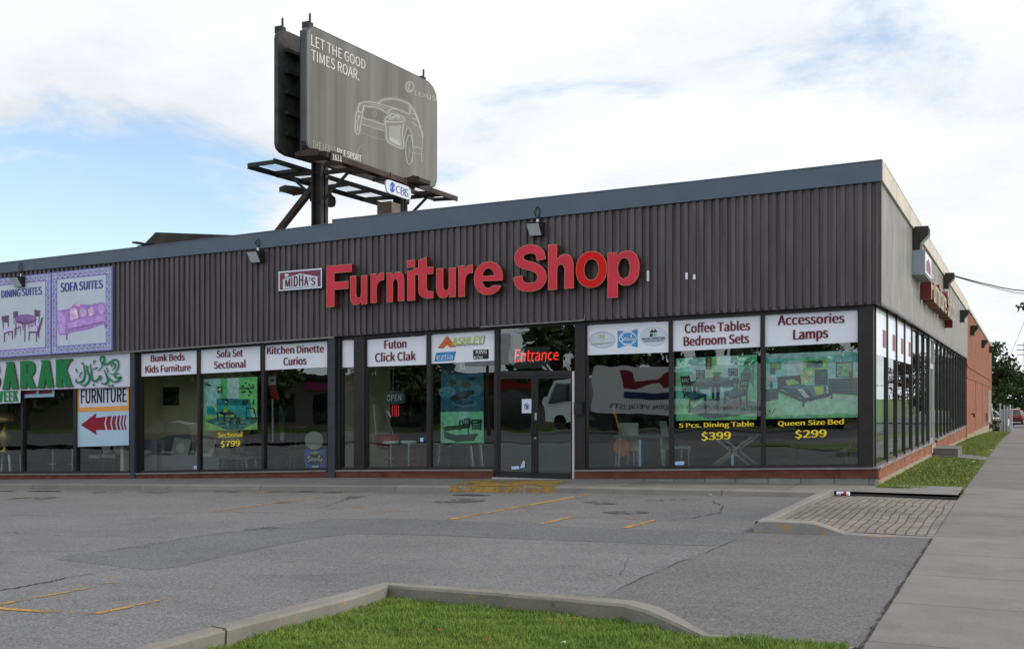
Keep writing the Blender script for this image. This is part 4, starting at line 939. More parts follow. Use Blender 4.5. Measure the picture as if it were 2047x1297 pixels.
sofa_art = [(SO1, smooth_path([(668, 720), (700, 708), (810, 690), (870, 640), (920, 608), (965, 640), (1080, 640), (1190, 615), (1240, 635), (1252, 740), (1245, 860), (1180, 885), (1060, 930), (960, 950), (870, 965), (800, 985), (760, 1000), (700, 985), (685, 930)], 4)),
            (SO2, smooth_path([(676, 725), (730, 735), (770, 800), (775, 900), (760, 985), (705, 975), (690, 900)], 4)), (SO2, [(800, 860), (955, 810), (960, 895), (800, 925)]), ((168, 124, 196), [(962, 808), (1100, 785), (1102, 860), (964, 893)]), (SO2, [(1104, 784), (1235, 755), (1238, 835), (1104, 858)]),
            (SO3, [(800, 928), (1240, 838), (1240, 850), (800, 942)]), (SO4, [(830, 690), (885, 680), (925, 800), (830, 835)]), ((222, 190, 214), [(880, 690), (905, 690), (930, 800), (905, 805)]), (SO1, ell(975, 725, 55, 75)), ((190, 150, 196), ell(980, 735, 42, 55)), (SO4, [(1040, 690), (1095, 670), (1120, 755), (1050, 780)]), (SO2, ell(1195, 700, 38, 70)),
            ((160, 116, 190), [(720, 740), (800, 720), (805, 790), (770, 800)]), (SO3, [(780, 985), (800, 985), (795, 1060), (782, 1060)]), (SO3, [(1232, 860), (1248, 855), (1248, 915), (1238, 918)]), (SO3, [(705, 985), (725, 990), (718, 1012)]), ((200, 150, 190), ell(920, 640, 35, 24))]
key_sign(quad(P, (609, 264), (1322, 188), (1320, 1180), (606, 1228)), 'purple bordered picture sign of a lilac sofa, SOFA SUITES', sofa_art, 'SOFA SUITES', [(712, 388), (1217, 348), (1217, 448), (712, 497)], 0)
D1, D2, D3 = (92, 52, 98), (124, 84, 140), (190, 170, 220)
def achair(x, y, w_, flip=1):
    X = lambda v: x + flip * v * w_
    return [(D1, [(X(0), y), (X(90), y - 12), (X(86), y + 70), (X(12), y + 70)]), (D1, [(X(10), y + 65, ), (X(20), y + 65), (X(34), y + 190), (X(22), y + 190)]), (D1, [(X(76), y + 60), (X(86), y + 60), (X(92), y + 140), (X(82), y + 140)]), (D3, [(X(15), y + 150), (X(95), y + 125), (X(138), y + 165), (X(28), y + 195)]), (D1, [(X(28), y + 195), (X(138), y + 166), (X(138), y + 180), (X(28), y + 208)]),
            (D1, [(X(28), y + 200), (X(42), y + 200), (X(42), y + 305), (X(32), y + 305)]), (D1, [(X(124), y + 180), (X(138), y + 178), (X(140), y + 270), (X(130), y + 270)]), (D1, [(X(85), y + 200), (X(94), y + 200), (X(96), y + 225), (X(88), y + 225)])]
din = achair(152, 730, .7) + achair(478, 712, .8, -1) + [(D1, ell(305, 815, 127, 58, 28)), (D2, ell(305, 800, 120, 44, 28)), (D1, [(288, 865), (302, 865), (300, 1080), (290, 1080)]), (D1, [(185, 840), (198, 850), (195, 1005), (186, 1005)]), (D1, [(415, 850), (426, 845), (428, 880), (418, 890)]), (D1, [(340, 865), (350, 865), (348, 930), (341, 930)]), (D1, [(265, 865), (275, 865), (280, 940), (272, 940)])]
din += achair(22, 780, .95) + [(D1, [(495, 795), (512, 790), (468, 965), (440, 965)]), (D3, [(345, 920), (380, 895), (450, 890), (442, 960), (345, 955)]), (D1, [(345, 955), (442, 960), (442, 975), (345, 968)]), (D1, [(346, 965), (356, 965), (350, 1065), (340, 1065)]), (D1, [(430, 970), (440, 970), (440, 1080), (430, 1080)]), (D1, [(455, 960), (463, 955), (468, 1040), (460, 1040)])]
x2 = P((600, 1228)).x; wdt = P((1320, 1180)).x - P((606, 1228)).x
tl0, bl0 = P((602, 266)), P((600, 1229))
q = [Vector((tl0.x - wdt, tl0.y, tl0.z - .035 * wdt)), tl0, bl0, Vector((bl0.x - wdt, bl0.y, bl0.z - .033 * wdt))]
key_sign(q, 'purple bordered picture sign of a round table and chairs, DINING SUITES', din, 'DINING SUITES', [(16, 478), (497, 428), (497, 522), (16, 565)], 1)

# ------------------------------------------------------------------ green and white cloth banner with the weekly flap
P = Plane('front', .06, 'L2')
s = thing('banner', 'white cloth banner with big green capitals and green Arabic lettering over the left windows', 'banner', P((650, 220)))
mb = MB(); xw = frange(-900, 1303, 44); rows = []
for k in range(9):
    v = k / 8; row = []
    for x in xw:
        yt = 75 - (x / 1303) * 60; yb = 408 - (x / 1303) * 46
        row.append(P((x, yt + (yb - yt) * v), .012 * math.sin(x * .021 + v * 2.2) * v + .008 * math.sin(x * .05 - v * 6)))
    rows.append(row)
mb.loft(rows); mb.build('cloth', ink((205, 210, 226)), s, smooth=True)
G1c, SHc = (18, 122, 66), (70, 30, 40)
def slab(mb, ch, q, serifs, d):
    q = [p + Vector((0, -d, 0)) for p in q]; put_text(mb, ch, q, .075)
    for i, (u0, u1, v0, v1) in enumerate(serifs): mb.poly([bil(q, a, b) + Vector((0, -.0006 * (i + 1), 0)) for a, b in ((u0, v0), (u1, v0), (u1, v1), (u0, v1))])
ser = {'A': [(0, .42, 0, .075), (.58, 1, 0, .075), (.22, .62, .93, 1)], 'R': [(0, .44, 0, .075), (.6, 1.03, 0, .075), (0, .3, .93, 1)], 'K': [(0, .48, 0, .075), (.56, 1.02, 0, .075), (0, .46, .93, 1), (.56, 1, .93, 1)], 'B': [(-.02, .3, 0, .075), (-.02, .3, .93, 1)], 'M': [(0, .32, 0, .08), (.68, 1, 0, .08)], 'U': [(0, .4, .93, 1), (.6, 1, .93, 1)]}
big = [('M', -640, -450), ('U', -420, -240), ('B', -170, 14), ('A', 33, 189), ('R', 210, 363), ('A', 384, 543), ('K', 565, 728)]
for nm, col, ox, oy, d in (('letter_shadow', SHc, 7, 5, .026), ('lettering', G1c, 0, 0, .031)):
    mb = MB()
    for ch, x0, x1 in big:
        t = lambda x: 120 - .052 * x; b_ = lambda x: 391 - .042 * x
        slab(mb, ch, quad(P, (x0 + ox, t(x0) + oy), (x1 + ox, t(x1) + oy), (x1 + ox, b_(x1) + oy), (x0 + ox, b_(x0) + oy)), ser[ch], d)
    mb.raw = True; mb.build(nm, ink(col), s)
AR = [([(838, 125), (852, 200), (852, 265), (832, 308), (792, 322), (764, 306), (770, 282)], 24), ([(805, 240), (825, 215), (802, 255), (818, 278)], 12), ([(766, 182), (775, 220)], 13), ([(868, 148), (880, 205), (902, 268), (888, 318), (852, 350), (812, 340)], 24), ([(908, 128), (918, 200), (926, 288), (958, 306), (986, 290), (1002, 258), (1018, 270), (1008, 302)], 22), ([(932, 192), (982, 170)], 11),
      ([(1048, 195), (1075, 258), (1086, 302), (1060, 336), (1018, 324)], 25), ([(1070, 172), (1086, 218)], 14), ([(982, 208), (1012, 182), (1030, 142), (1010, 100), (1022, 62), (1046, 70), (1050, 104), (1030, 130), (1080, 136), (1130, 102), (1172, 96), (1192, 136), (1182, 190), (1135, 240), (1098, 226)], 20), ([(1128, 172), (1120, 145), (1140, 130), (1160, 150), (1150, 184), (1120, 194)], 18),
      ([(1202, 236), (1172, 232), (1154, 258), (1180, 276), (1216, 268), (1192, 300), (1150, 316), (1110, 292), (1094, 268)], 21), ([(1096, 348), (1112, 362)], 20), ([(1126, 344), (1140, 358)], 20), ([(940, 105), (952, 116)], 18), ([(955, 112), (967, 102)], 16), ([(940, 128), (950, 136)], 14), ([(936, 338), (952, 350)], 19), ([(868, 150), (886, 176)], 18), ([(836, 122), (826, 140)], 12)]
mb = MB(); d = .03
for path, w_ in AR: ribbon(mb, P, smooth_path(path, 5), w_, d, taper=len(path) > 3); d += .0006
mb.raw = True; mb.build('arabic_lettering', ink((22, 120, 78)), s)
s = thing('banner_flap', 'white cloth flap with small green capitals hanging below the big banner', 'banner', P((100, 450)))
mb = MB(); mb.loft([[P((x, 385 + 4 - .03 * x), .003 + .006 * math.sin(x * .05)) for x in frange(-420, 205, 24)], [P((x, 532 - .048 * x), .004 + .008 * math.sin(x * .04 + 1)) for x in frange(-420, 205, 24)]]); mb.build('cloth', ink((205, 210, 226)), s, smooth=True)
for nm, col, o_, d in (('letter_shadow', (120, 190, 130), 4, .017), ('lettering', G1c, 0, .02)):
    mb = MB()
    for ch, x0, x1 in (('W', -52, 36), ('E', 44, 84), ('E', 92, 131), ('K', 137, 188)):
        t = lambda x: 408 - .045 * x; b_ = lambda x: 516 - .048 * x
        put_text(mb, ch, quad(P, (x0 + o_, t(x0) + o_), (x1 + o_, t(x1) + o_), (x1 + o_, b_(x1) + o_), (x0 + o_, b_(x0) + o_), d), .06)
    mb.raw = True; mb.build(nm, ink(col), s)
# furniture and arrow poster in the left bay
P = Plane('front', .165, 'L2')
s = thing('arrow_poster', 'pale poster with orange border, FURNITURE lettering and a dark red arrow pointing left', 'poster', P((1020, 660)))
mb = MB(); mb.prism(quad(P, (756, 380), (1292, 362), (1288, 945), (762, 962)), (0, .004, 0)); mb.build('sheet', ink((176, 206, 226)), s)
RD = (140, 22, 48)
picture('picture', s, P, [((226, 160, 76), [(752, 385), (1293, 365), (1292, 600), (757, 616)]), ((204, 212, 230), [(790, 385), (1276, 368), (1274, 550), (793, 570)]), (RD, [(806, 743), (962, 625), (956, 672), (1058, 660), (1040, 730), (1055, 793), (957, 795), (966, 843)])] +
        [(RD, [(x, 658 - (x - 1070) * .06), (x + w_, 655 - (x - 1070) * .06), (x + w_ - 14, 725), (x + w_ + 2, 792), (x + 2, 793), (x - 14, 727)]) for x, w_ in ((1070, 44), (1128, 34), (1177, 24), (1216, 18), (1248, 14))], .003)
mb = MB(); put_text(mb, 'FURNITURE', quad(P, (808, 392), (1268, 374), (1266, 516), (808, 533), .007), .03); mb.raw = True; mb.build('lettering', ink((24, 20, 24)), s)
mb = MB(); put_text(mb, 'FURNITURE', quad(P, (812, 400), (1264, 382), (1262, 506), (813, 524), .0085), -.012); mb.raw = True; mb.build('letter_core', ink((86, 70, 72)), s)
mb = MB(); P2 = Plane('front', .175, 'L2')
s = thing('window_notice', 'pale blue strip with two dark red panels at the top of a left pane', 'notice', P2((380, 430)))
picture('sheet', s, P2, [((150, 190, 205), [(225, 400), (545, 385), (542, 462), (228, 474)]), ((110, 20, 36), [(230, 405), (362, 400), (362, 436), (232, 442)]), ((110, 20, 36), [(385, 398), (520, 392), (520, 430), (385, 438)])], .002)

# ------------------------------------------------------------------ white header signs on the panes
NAVY, MRN = (84, 24, 44), (112, 30, 44)
def header(crop, q, label, texts, items=(), fg=MRN):
    P = Plane('front', .172, crop); s = thing('window_sign', label, 'window sign', P(((q[0][0] + q[2][0]) / 2, (q[0][1] + q[2][1]) / 2)), 'white header signs along the tops of the windows')
    mb = MB(); mb.prism(quad(P, *q), (0, .003, 0)); mb.build('panel', 'vinyl', s)
    if items: picture('logo', s, P, items, .002)
    if texts:
        for col in sorted(set(t[5] if len(t) > 5 else fg for t in texts)):
            mb = MB()
            for t in texts:
                if (t[5] if len(t) > 5 else fg) == col: put_text(mb, t[0], quad(P, *t[1:5], d=.012), t[6] if len(t) > 6 else .035, shear=t[7] if len(t) > 7 else 0)
            mb.raw = True; mb.build('lettering', ink(col), s)
    return s
header('A', [(70, 245), (507, 215), (507, 408), (72, 430)], 'white window sign lettered Bunk Beds, Kids Furniture', [('Bunk Beds', (160, 262), (420, 249), (420, 305), (160, 318)), ('Kids Furniture', (118, 344), (465, 329), (465, 386), (118, 401))])
header('A', [(530, 213), (992, 184), (992, 384), (530, 407)], 'white window sign lettered Sofa Set, Sectional', [('Sofa Set', (662, 227), (862, 216), (862, 276), (662, 287)), ('Sectional', (640, 311), (885, 299), (885, 360), (640, 371))])
header('A', [(1020, 181), (1508, 152), (1508, 356), (1022, 381)], 'white window sign lettered Kitchen Dinette, Curios', [('Kitchen Dinette', (1046, 200), (1479, 183), (1479, 244), (1046, 260)), ('Curios', (1170, 283), (1348, 274), (1348, 336), (1170, 345))])
header('B', [(72, 207), (165, 203), (165, 388), (72, 392)], 'narrow blank white window sign beside the blue grey post', [])
header('B', [(245, 202), (656, 174), (655, 371), (245, 386)], 'white window sign lettered Futon, Click Clak', [('Futon', (370, 206), (523, 199), (523, 256), (370, 264)), ('Click Clak', (307, 289), (587, 277), (587, 340), (307, 353))])
LIME, ORG, GRY, BLU = (188, 205, 88), (206, 112, 48), (96, 104, 116), (58, 138, 196)
header('B', [(682, 172), (1122, 146), (1122, 343), (684, 366)], 'white window sign with orange triangle, blue and black logos', [('FURNITURE INDUSTRIES, INC.', (862, 240), (1042, 234), (1042, 242), (862, 249), GRY, .0), ('ASHLEY', (832, 190), (1045, 172), (1045, 226), (832, 238), LIME, .045, .1), ('eztia', (728, 298), (838, 292), (838, 335), (728, 341), (214, 230, 244), .0), ('KING', (994, 273), (1072, 269), (1072, 293), (994, 297), (220, 224, 230), .02, .15), ('KOIL', (980, 313), (1050, 310), (1050, 332), (980, 336), (220, 224, 230), .02, .15)],
       [(ORG, [(733, 260), (798, 172), (858, 246), (858, 252), (815, 254), (798, 236), (778, 258)]), ((120, 60, 40), [(733, 260), (778, 258), (780, 253), (737, 254)]), (GRY, [(836, 241), (1050, 230), (1058, 176), (1050, 176), (1044, 226), (836, 238)]), (BLU, [(723, 290), (860, 280), (846, 343), (711, 351)]), ((26, 34, 44), [(976, 270), (1082, 266), (1082, 331), (976, 337)]), ((150, 130, 50), smooth_path([(996, 305), (1030, 298), (1070, 303)], 4), 3)])
SEA = (70, 150, 212)
header('C', [(108, 166), (636, 137), (636, 338), (110, 356)], 'white window sign with three logos, the blue one in the middle', [('MAZIN FURNITURE', (466, 245), (617, 236), (617, 251), (466, 259), (48, 56, 56), .03), ('INDUSTRIES LIMITED', (478, 262), (606, 254), (606, 265), (478, 272), (48, 56, 56), .02), ('HOMELEGANCE', (145, 283), (272, 270), (272, 277), (145, 290), (70, 74, 82), .01), ('H', (192, 222), (220, 219), (220, 246), (192, 249), (190, 198, 84), .03)],
       [((104, 108, 118), ell(208, 257, 84, 53, 36)), ((205, 214, 230), ell(208, 257, 81.5, 50.5, 36)), ((190, 198, 84), smooth_path([(200, 262), (212, 250), (214, 262), (202, 268), (208, 284), (196, 292)], 4), 3),
        (SEA, [(312, 197), (372, 204), (430, 187), (438, 190), (436, 246), (438, 300), (430, 304), (372, 290), (312, 311), (305, 306), (308, 255), (305, 202)]), ((214, 224, 240), ell(373, 246, 58, 44, 30)), ((214, 224, 240), [(340, 203), (372, 206), (404, 196), (396, 206), (350, 212)]), ((214, 224, 240), [(340, 298), (372, 288), (404, 297), (396, 288), (350, 286)]), (SEA, ell(373, 246, 52, 35, 30)), ((198, 206, 222), ell(540, 234, 90, 62, 36)), ((207, 217, 233), ell(540, 234, 87, 59.5, 36)), ((40, 52, 52), [(514, 212), (530, 186), (540, 200), (551, 184), (566, 208)]), ((40, 52, 52), [(516, 216), (536, 216), (536, 236), (516, 238)]), ((140, 190, 160), [(540, 216), (562, 214), (562, 234), (540, 236)])])
def script_sealy(name, parent, P, x, y, w_, hh, col, d):
    mb = MB(); X = lambda a, b: (x + a * w_, y + b * hh - a * w_ * .06)
    st = [([(.20, .12), (.12, .0), (.02, .2), (.14, .45), (.20, .65), (.12, .86), (.0, .78)], .16), ([(.24, .62), (.36, .5), (.38, .38), (.30, .42), (.28, .68), (.36, .78), (.46, .62)], .10), ([(.58, .46), (.50, .44), (.46, .66), (.53, .78), (.60, .6), (.61, .45), (.62, .74), (.68, .68)], .10), ([(.68, .68), (.78, .25), (.80, .02), (.74, .1), (.71, .6), (.75, .78), (.80, .66)], .10), ([(.82, .45), (.83, .7), (.90, .74), (.97, .44), (.96, .7), (.90, 1.0), (.82, .98)], .11)]
    for i, (p, t) in enumerate(st): ribbon(mb, P, [X(a, b) for a, b in smooth_path(p, 4)], t * hh, d + i * .0006)
    mb.raw = True; return mb.build(name, ink(col), parent)
script_sealy('script_lettering', [o for o in bpy.data.objects if o.get('label', '').startswith('white window sign with three logos')][0], Plane('front', .172, 'C'), 326, 228, 92, 44, (220, 230, 244), .013)
header('C', [(664, 134), (1232, 98), (1230, 302), (664, 332)], 'white window sign lettered Coffee Tables, Bedroom Sets', [('Coffee Tables', (741, 149), (1167, 129), (1167, 193), (741, 214)), ('Bedroom Sets', (735, 233), (1160, 213), (1160, 277), (735, 297))])
header('C', [(1262, 96), (1868, 58), (1866, 271), (1262, 302)], 'white window sign lettered Accessories, Lamps', [('Accessories', (1344, 96), (1779, 83), (1779, 146), (1344, 164)), ('Lamps', (1444, 192), (1673, 178), (1673, 262), (1444, 275))])
# the row of lettered signs in the first side panes
for k, lab in ((0, 'white header sign in the first side pane from the corner'), (1, 'white header sign in the second side pane from the corner'), (2, 'white header sign in the third side pane from the corner'), (3, 'white header sign in the fourth side pane from the corner')):
    y0, y1 = yq[k] + .04, yq[k + 1] - .08; s = thing('side_window_sign', lab, 'window sign', (XGS, y0, 2.6), 'white header signs in the side windows')
    mb = MB(); mb.box(XGS + .004, XGS + .008, y0, y1, 2.42, 3.30); mb.build('panel', 'vinyl', s)
    mb = MB(); put_text(mb, ['Sofas', 'Dining', 'Lamps', 'Sofas'][k] if False else 'Sale', [Vector((XGS + .011, a, b)) for a, b in ((y0 + .75, 3.05), (y1 - .12, 3.05), (y1 - .12, 2.62), (y0 + .75, 2.62))], .03) if False else mb.poly([(XGS + .011, y0 + 1.05, 2.6), (XGS + .011, y1 - .1, 2.6), (XGS + .011, y1 - .1, 2.95), (XGS + .011, y0 + 1.05, 2.95)])
    mb.raw = True; mb.build('printed_block', ink((140, 70, 84)), s)
# ------------------------------------------------------------------ faded picture posters just inside the glass
def poster(crop, q, label, items, texts=(), y=.26):
    P = Plane('front', y, crop); s = thing('window_poster', label, 'poster', P(q[3]), 'picture posters inside the shop windows')
    mb = MB(); mb.prism(quad(P, *q), (0, .004, 0)); mb.build('sheet', print_ink(items[0][0]), s)
    rd = random.Random(len(items) * 7 + int(q[0][0])); extra = []
    for _ in range(110):                                    # small tonal detail of the photographs
        c, pts = rd.choice([i_ for i_ in items[1:] if len(i_) == 2]); cx_, cy_ = sum(p[0] for p in pts) / len(pts), sum(p[1] for p in pts) / len(pts); v_ = rd.choice(pts); t_ = rd.uniform(.1, .8)
        x_, y_ = cx_ + (v_[0] - cx_) * t_, cy_ + (v_[1] - cy_) * t_; k_ = rd.choice((-26, -16, 14, 24)); a_, b_ = rd.uniform(3, 13), rd.uniform(1.5, 5)
        extra.append((tuple(max(4, min(250, int((ch + k_) / 12) * 12)) for ch in c), ell(x_, y_, a_, b_, 7)))
    picture('picture', s, P, items[1:] + extra, .002, .0003, inkf=print_ink)
    return s, P
def price(crop, label, lines_, y=.181):
    P = Plane('front', y, crop); s = thing('price_lettering', label, 'lettering', P(lines_[0][4]), 'yellow price lettering on the windows')
    for t in lines_:
        mb = MB(); put_text(mb, t[0], quad(P, *t[1:5]), .018 if t[0] == 'Sectional' else .034); mb.raw = True; mb.build('lettering', mat('yellow_vinyl', s2l((250, 222, 40)), .4, var=.03), s)
# sectional
T1, T2_, T3, BK = (20, 150, 160), (14, 118, 130), (40, 176, 182), (10, 34, 36)
it = [((150, 222, 205),), ((168, 226, 226), [(563, 450), (690, 443), (690, 700), (563, 735)]), ((84, 196, 110), [(690, 444), (742, 441), (742, 600), (690, 640)]), ((186, 232, 236), [(742, 441), (832, 437), (832, 600), (742, 600)]), ((120, 214, 118), [(832, 437), (970, 430), (970, 720), (832, 640)]),
      ((150, 200, 110), [(563, 735), (660, 690), (970, 735), (970, 832), (563, 842)]), ((60, 110, 110), [(574, 768), (690, 730), (972, 740), (966, 775), (850, 834), (735, 834)]), ((110, 160, 150), ell(700, 790, 60, 16)), ((100, 150, 140), ell(860, 790, 60, 18)), ((40, 80, 80), ell(700, 790, 40, 9)), ((40, 80, 80), ell(860, 790, 36, 9)),
      (T2_, [(658, 600), (700, 594), (915, 600), (925, 660), (660, 650)]), (T1, [(662, 640), (770, 652), (912, 650), (924, 745), (812, 730), (800, 700), (662, 690)]), (T3, [(664, 645), (740, 650), (735, 672), (664, 664)]), (T3, [(745, 652), (850, 655), (850, 678), (745, 674)]), (T1, [(583, 660), (655, 645), (664, 722), (588, 718)]), (T3, [(583, 658), (655, 643), (660, 668), (585, 680)]), (T2_, [(720, 600), (724, 600), (724, 648), (720, 648)]), (T2_, [(800, 600), (804, 600), (804, 650), (800, 650)]),
      (BK, [(705, 598), (748, 600), (746, 640), (706, 636)]), ((180, 210, 200), [(712, 606), (722, 606), (722, 616), (712, 616)]), ((180, 210, 200), [(730, 618), (740, 618), (740, 628), (730, 628)]), (BK, [(860, 610), (905, 606), (890, 650), (852, 640)]), ((190, 214, 110), smooth_path([(628, 650), (648, 660), (660, 690)], 4), 12),
      (BK, [(660, 700), (745, 684), (808, 712), (720, 728)]), (BK, [(662, 702), (672, 704), (676, 765), (668, 765)]), (BK, [(716, 726), (724, 726), (724, 790), (716, 790)]), (BK, [(800, 712), (808, 712), (806, 745), (800, 745)]), (BK, [(755, 745), (840, 738), (842, 756), (760, 762)]), (BK, [(760, 760), (768, 760), (768, 805), (760, 805)]), (BK, [(815, 758), (822, 757), (822, 812), (815, 812)]), (BK, [(834, 750), (842, 750), (842, 790), (834, 790)]), ((150, 190, 50), ell(731, 683, 17, 22)), ((150, 190, 50), [(726, 645), (736, 645), (736, 668), (726, 668)]),
      (BK, [(886, 664), (948, 668), (948, 676), (886, 672)]), (BK, [(886, 668), (892, 668), (890, 740), (884, 740)]), (BK, [(942, 672), (949, 672), (966, 745), (960, 748)]), (BK, [(884, 738), (964, 742), (964, 750), (884, 746)]), (BK, [(670, 505), (706, 502), (706, 553), (670, 555)]), ((190, 210, 120), ell(688, 528, 9, 18))]
it += [(BK, ell(x, y, 7, 7, 8)) for x, y in ((850, 520), (868, 505), (884, 478), (884, 518), (902, 520), (912, 492), (928, 510), (940, 495), (912, 540), (926, 548), (862, 545), (878, 542), (910, 575), (940, 512))]
it += [((30, 80, 70), smooth_path([(568, 468), (578, 500), (585, 470), (592, 488), (604, 462)], 4), 4), (BK, [(590, 490), (620, 487), (620, 496), (590, 499)]), (BK, [(940, 600), (950, 600), (948, 640), (942, 640)])]
poster('A', [(563, 450), (970, 430), (970, 832), (563, 842)], 'faded green poster of a teal corner sofa inside the window', it)
price('A', 'yellow lettering Sectional $799 on the middle pane', [('Sectional', (670, 854), (858, 849), (858, 887), (670, 892)), ('$799', (690, 916), (840, 907), (840, 964), (690, 971))])
# dining table
def dchair(x, y, w_, hh, seat=True, lean=0):
    X = lambda u, v: (x + u * w_ + lean * v, y + v * hh)
    o = [(BK, [X(0, .02), X(.12, 0), X(.16, .5), X(.06, .5)]), (BK, [X(.86, .0), X(1, .02), X(.96, .5), X(.84, .5)]), (BK, [X(0, .02), X(1, .0), X(1, .06), X(0, .08)]), (BK, [X(.05, .4), X(.96, .38), X(.96, .44), X(.05, .46)])]
    for u in (.32, .52, .72): o.append((BK, [X(u, .05), X(u + .06, .05), X(u + .06, .42), X(u, .42)]))
    for v in (.16, .28): o.append((BK, [X(.1, v), X(.9, v), X(.9, v + .04), X(.1, v + .04)]))
    return o
SE = (20, 92, 92)
it = [((120, 214, 190),), ((166, 222, 232), [(768, 374), (1092, 358), (1090, 640), (768, 600)]), ((110, 216, 170), [(684, 378), (768, 374), (768, 620), (684, 700)]), ((150, 226, 150), [(890, 368), (980, 363), (980, 560), (890, 560)]), ((172, 226, 236), [(980, 363), (1090, 358), (1090, 620), (980, 600)]), ((96, 200, 150), [(1090, 358), (1210, 352), (1210, 640), (1090, 630)]), ((130, 206, 140), [(684, 700), (768, 615), (1210, 635), (1208, 772), (684, 780)]), ((110, 120, 120), [(760, 720), (880, 640), (1100, 630), (1208, 660), (1208, 730), (900, 770)]), ((120, 80, 84), [(960, 700), (1060, 650), (1150, 660), (1060, 712)])]
for a in range(9): it.append(((24, 110, 86), smooth_path([(1185, 545), (1160 - 6 * a, 440 + 4 * a), (1100 + 12 * a, 372 + 12 * abs(a - 4))], 4), 7))
it += [((24, 110, 86), [(1180, 400), (1192, 400), (1188, 560), (1180, 560)]), ((40, 70, 50), [(878, 370), (916, 368), (916, 446), (878, 448)]), ((150, 130, 70), [(886, 378), (908, 377), (908, 438), (886, 440)]), ((40, 110, 90), smooth_path([(690, 400), (705, 430), (715, 395), (728, 420), (742, 390)], 4), 5)]
it += dchair(814, 452, 60, 120) + dchair(1024, 440, 64, 110) + [(SE, [(820, 560), (890, 555), (905, 572), (830, 578)]), (SE, [(985, 545), (1060, 540), (1070, 560), (990, 568)]), (BK, [(828, 570), (838, 570), (838, 640), (830, 640)]), (BK, [(1060, 560), (1068, 560), (1066, 640), (1058, 640)])]
it += [((22, 60, 60), [(775, 528), (900, 500), (1094, 502), (1096, 518), (960, 550), (780, 545)]), ((50, 110, 104), [(790, 528), (905, 504), (1080, 506), (955, 536)]), ((16, 44, 44), [(775, 540), (958, 548), (1095, 516), (1095, 530), (958, 564), (778, 556)]), ((16, 44, 44), [(946, 556), (970, 556), (966, 700), (950, 700)]), ((16, 44, 44), [(796, 552), (816, 552), (814, 660), (800, 660)]), ((16, 44, 44), [(1072, 530), (1088, 526), (1084, 630), (1074, 630)]), ((16, 44, 44), [(916, 548), (936, 548), (934, 640), (920, 640)])]
it += dchair(712, 488, 62, 290, lean=46) + dchair(1110, 468, 60, 290, lean=-46) + [(SE, [(742, 610), (840, 590), (882, 606), (780, 640)]), (BK, [(780, 640), (882, 607), (884, 622), (782, 655)]), (BK, [(868, 615), (882, 612), (884, 735), (872, 735)]), (BK, [(772, 640), (784, 640), (776, 730), (768, 730)]), (SE, [(998, 590), (1100, 575), (1140, 600), (1040, 626)]), (BK, [(998, 592), (1040, 626), (1140, 600), (1140, 616), (1040, 640), (998, 606)]), (BK, [(1000, 600), (1012, 606), (1006, 710), (996, 710)]), (BK, [(1096, 620), (1108, 616), (1112, 690), (1102, 690)]), (BK, [(1140, 600), (1150, 596), (1150, 690), (1142, 690)])]
it += [((110, 40, 40), [(925, 490), (972, 488), (966, 518), (932, 520)])] + [((20, 90, 60), smooth_path([(950, 494), (950 + dx * .6, 475), (950 + dx, 460 + abs(dx) * .3)], 4), 6) for dx in (-34, -20, -6, 10, 24, 36)]
poster('C', [(684, 378), (1210, 352), (1208, 772), (684, 780)], 'faded green poster of a dark dining table with four chairs', it)
price('C', 'yellow lettering 5 Pcs. Dining Table $399', [('5 Pcs. Dining Table', (703, 796), (1191, 782), (1191, 826), (703, 834)), ('$399', (848, 851), (1042, 844), (1042, 906), (848, 914))])
# bed
it = [((128, 212, 190),), ((122, 214, 214), [(1262, 350), (1400, 344), (1400, 560), (1262, 590)]), ((176, 232, 214), [(1262, 350), (1866, 322), (1866, 350), (1400, 380), (1262, 376)]), ((190, 226, 222), [(1402, 392), (1508, 388), (1508, 480), (1402, 490)]), ((120, 190, 90), [(1510, 386), (1670, 376), (1670, 500), (1510, 500)]), ((150, 222, 226), [(1670, 376), (1866, 362), (1866, 520), (1670, 510)]), ((140, 214, 150), [(1262, 650), (1500, 560), (1866, 610), (1866, 758), (1262, 768)]), ((160, 224, 180), [(1262, 700), (1560, 600), (1866, 640), (1866, 720), (1500, 760)]), ((190, 236, 200), [(1640, 610), (1866, 625), (1866, 650), (1650, 640)]),
      ((26, 70, 70), [(1532, 395), (1636, 390), (1636, 434), (1532, 438)]), ((70, 140, 60), [(1294, 402), (1368, 398), (1368, 450), (1294, 452)]), ((14, 40, 44), [(1294, 440), (1330, 440), (1330, 480), (1294, 480)]), ((14, 40, 44), [(1720, 402), (1832, 396), (1832, 500), (1720, 500)]), ((110, 180, 130), [(1730, 412), (1822, 406), (1822, 492), (1730, 494)]), ((14, 48, 54), [(1584, 450), (1666, 446), (1670, 548), (1584, 548)]), ((14, 48, 54), [(1672, 508), (1860, 502), (1860, 616), (1680, 602)]), ((90, 60, 40), [(1805, 462), (1835, 460), (1830, 505), (1808, 505)]), ((14, 48, 54), [(1266, 578), (1350, 570), (1350, 640), (1270, 655)]), ((220, 232, 210), [(1276, 490), (1332, 488), (1334, 520), (1274, 522)]), ((12, 30, 34), ell(1304, 550, 9, 24)), ((220, 232, 214), [(1534, 458), (1568, 456), (1570, 482), (1532, 484)])]
it += [((40, 90, 100), [(1586, y), (1668, y - 1), (1668, y + 2), (1586, y + 3)]) for y in (470, 490, 510, 530)] + [((40, 90, 100), [(1682, y), (1858, y), (1858, y + 3), (1682, y + 3)]) for y in (525, 550, 578)]
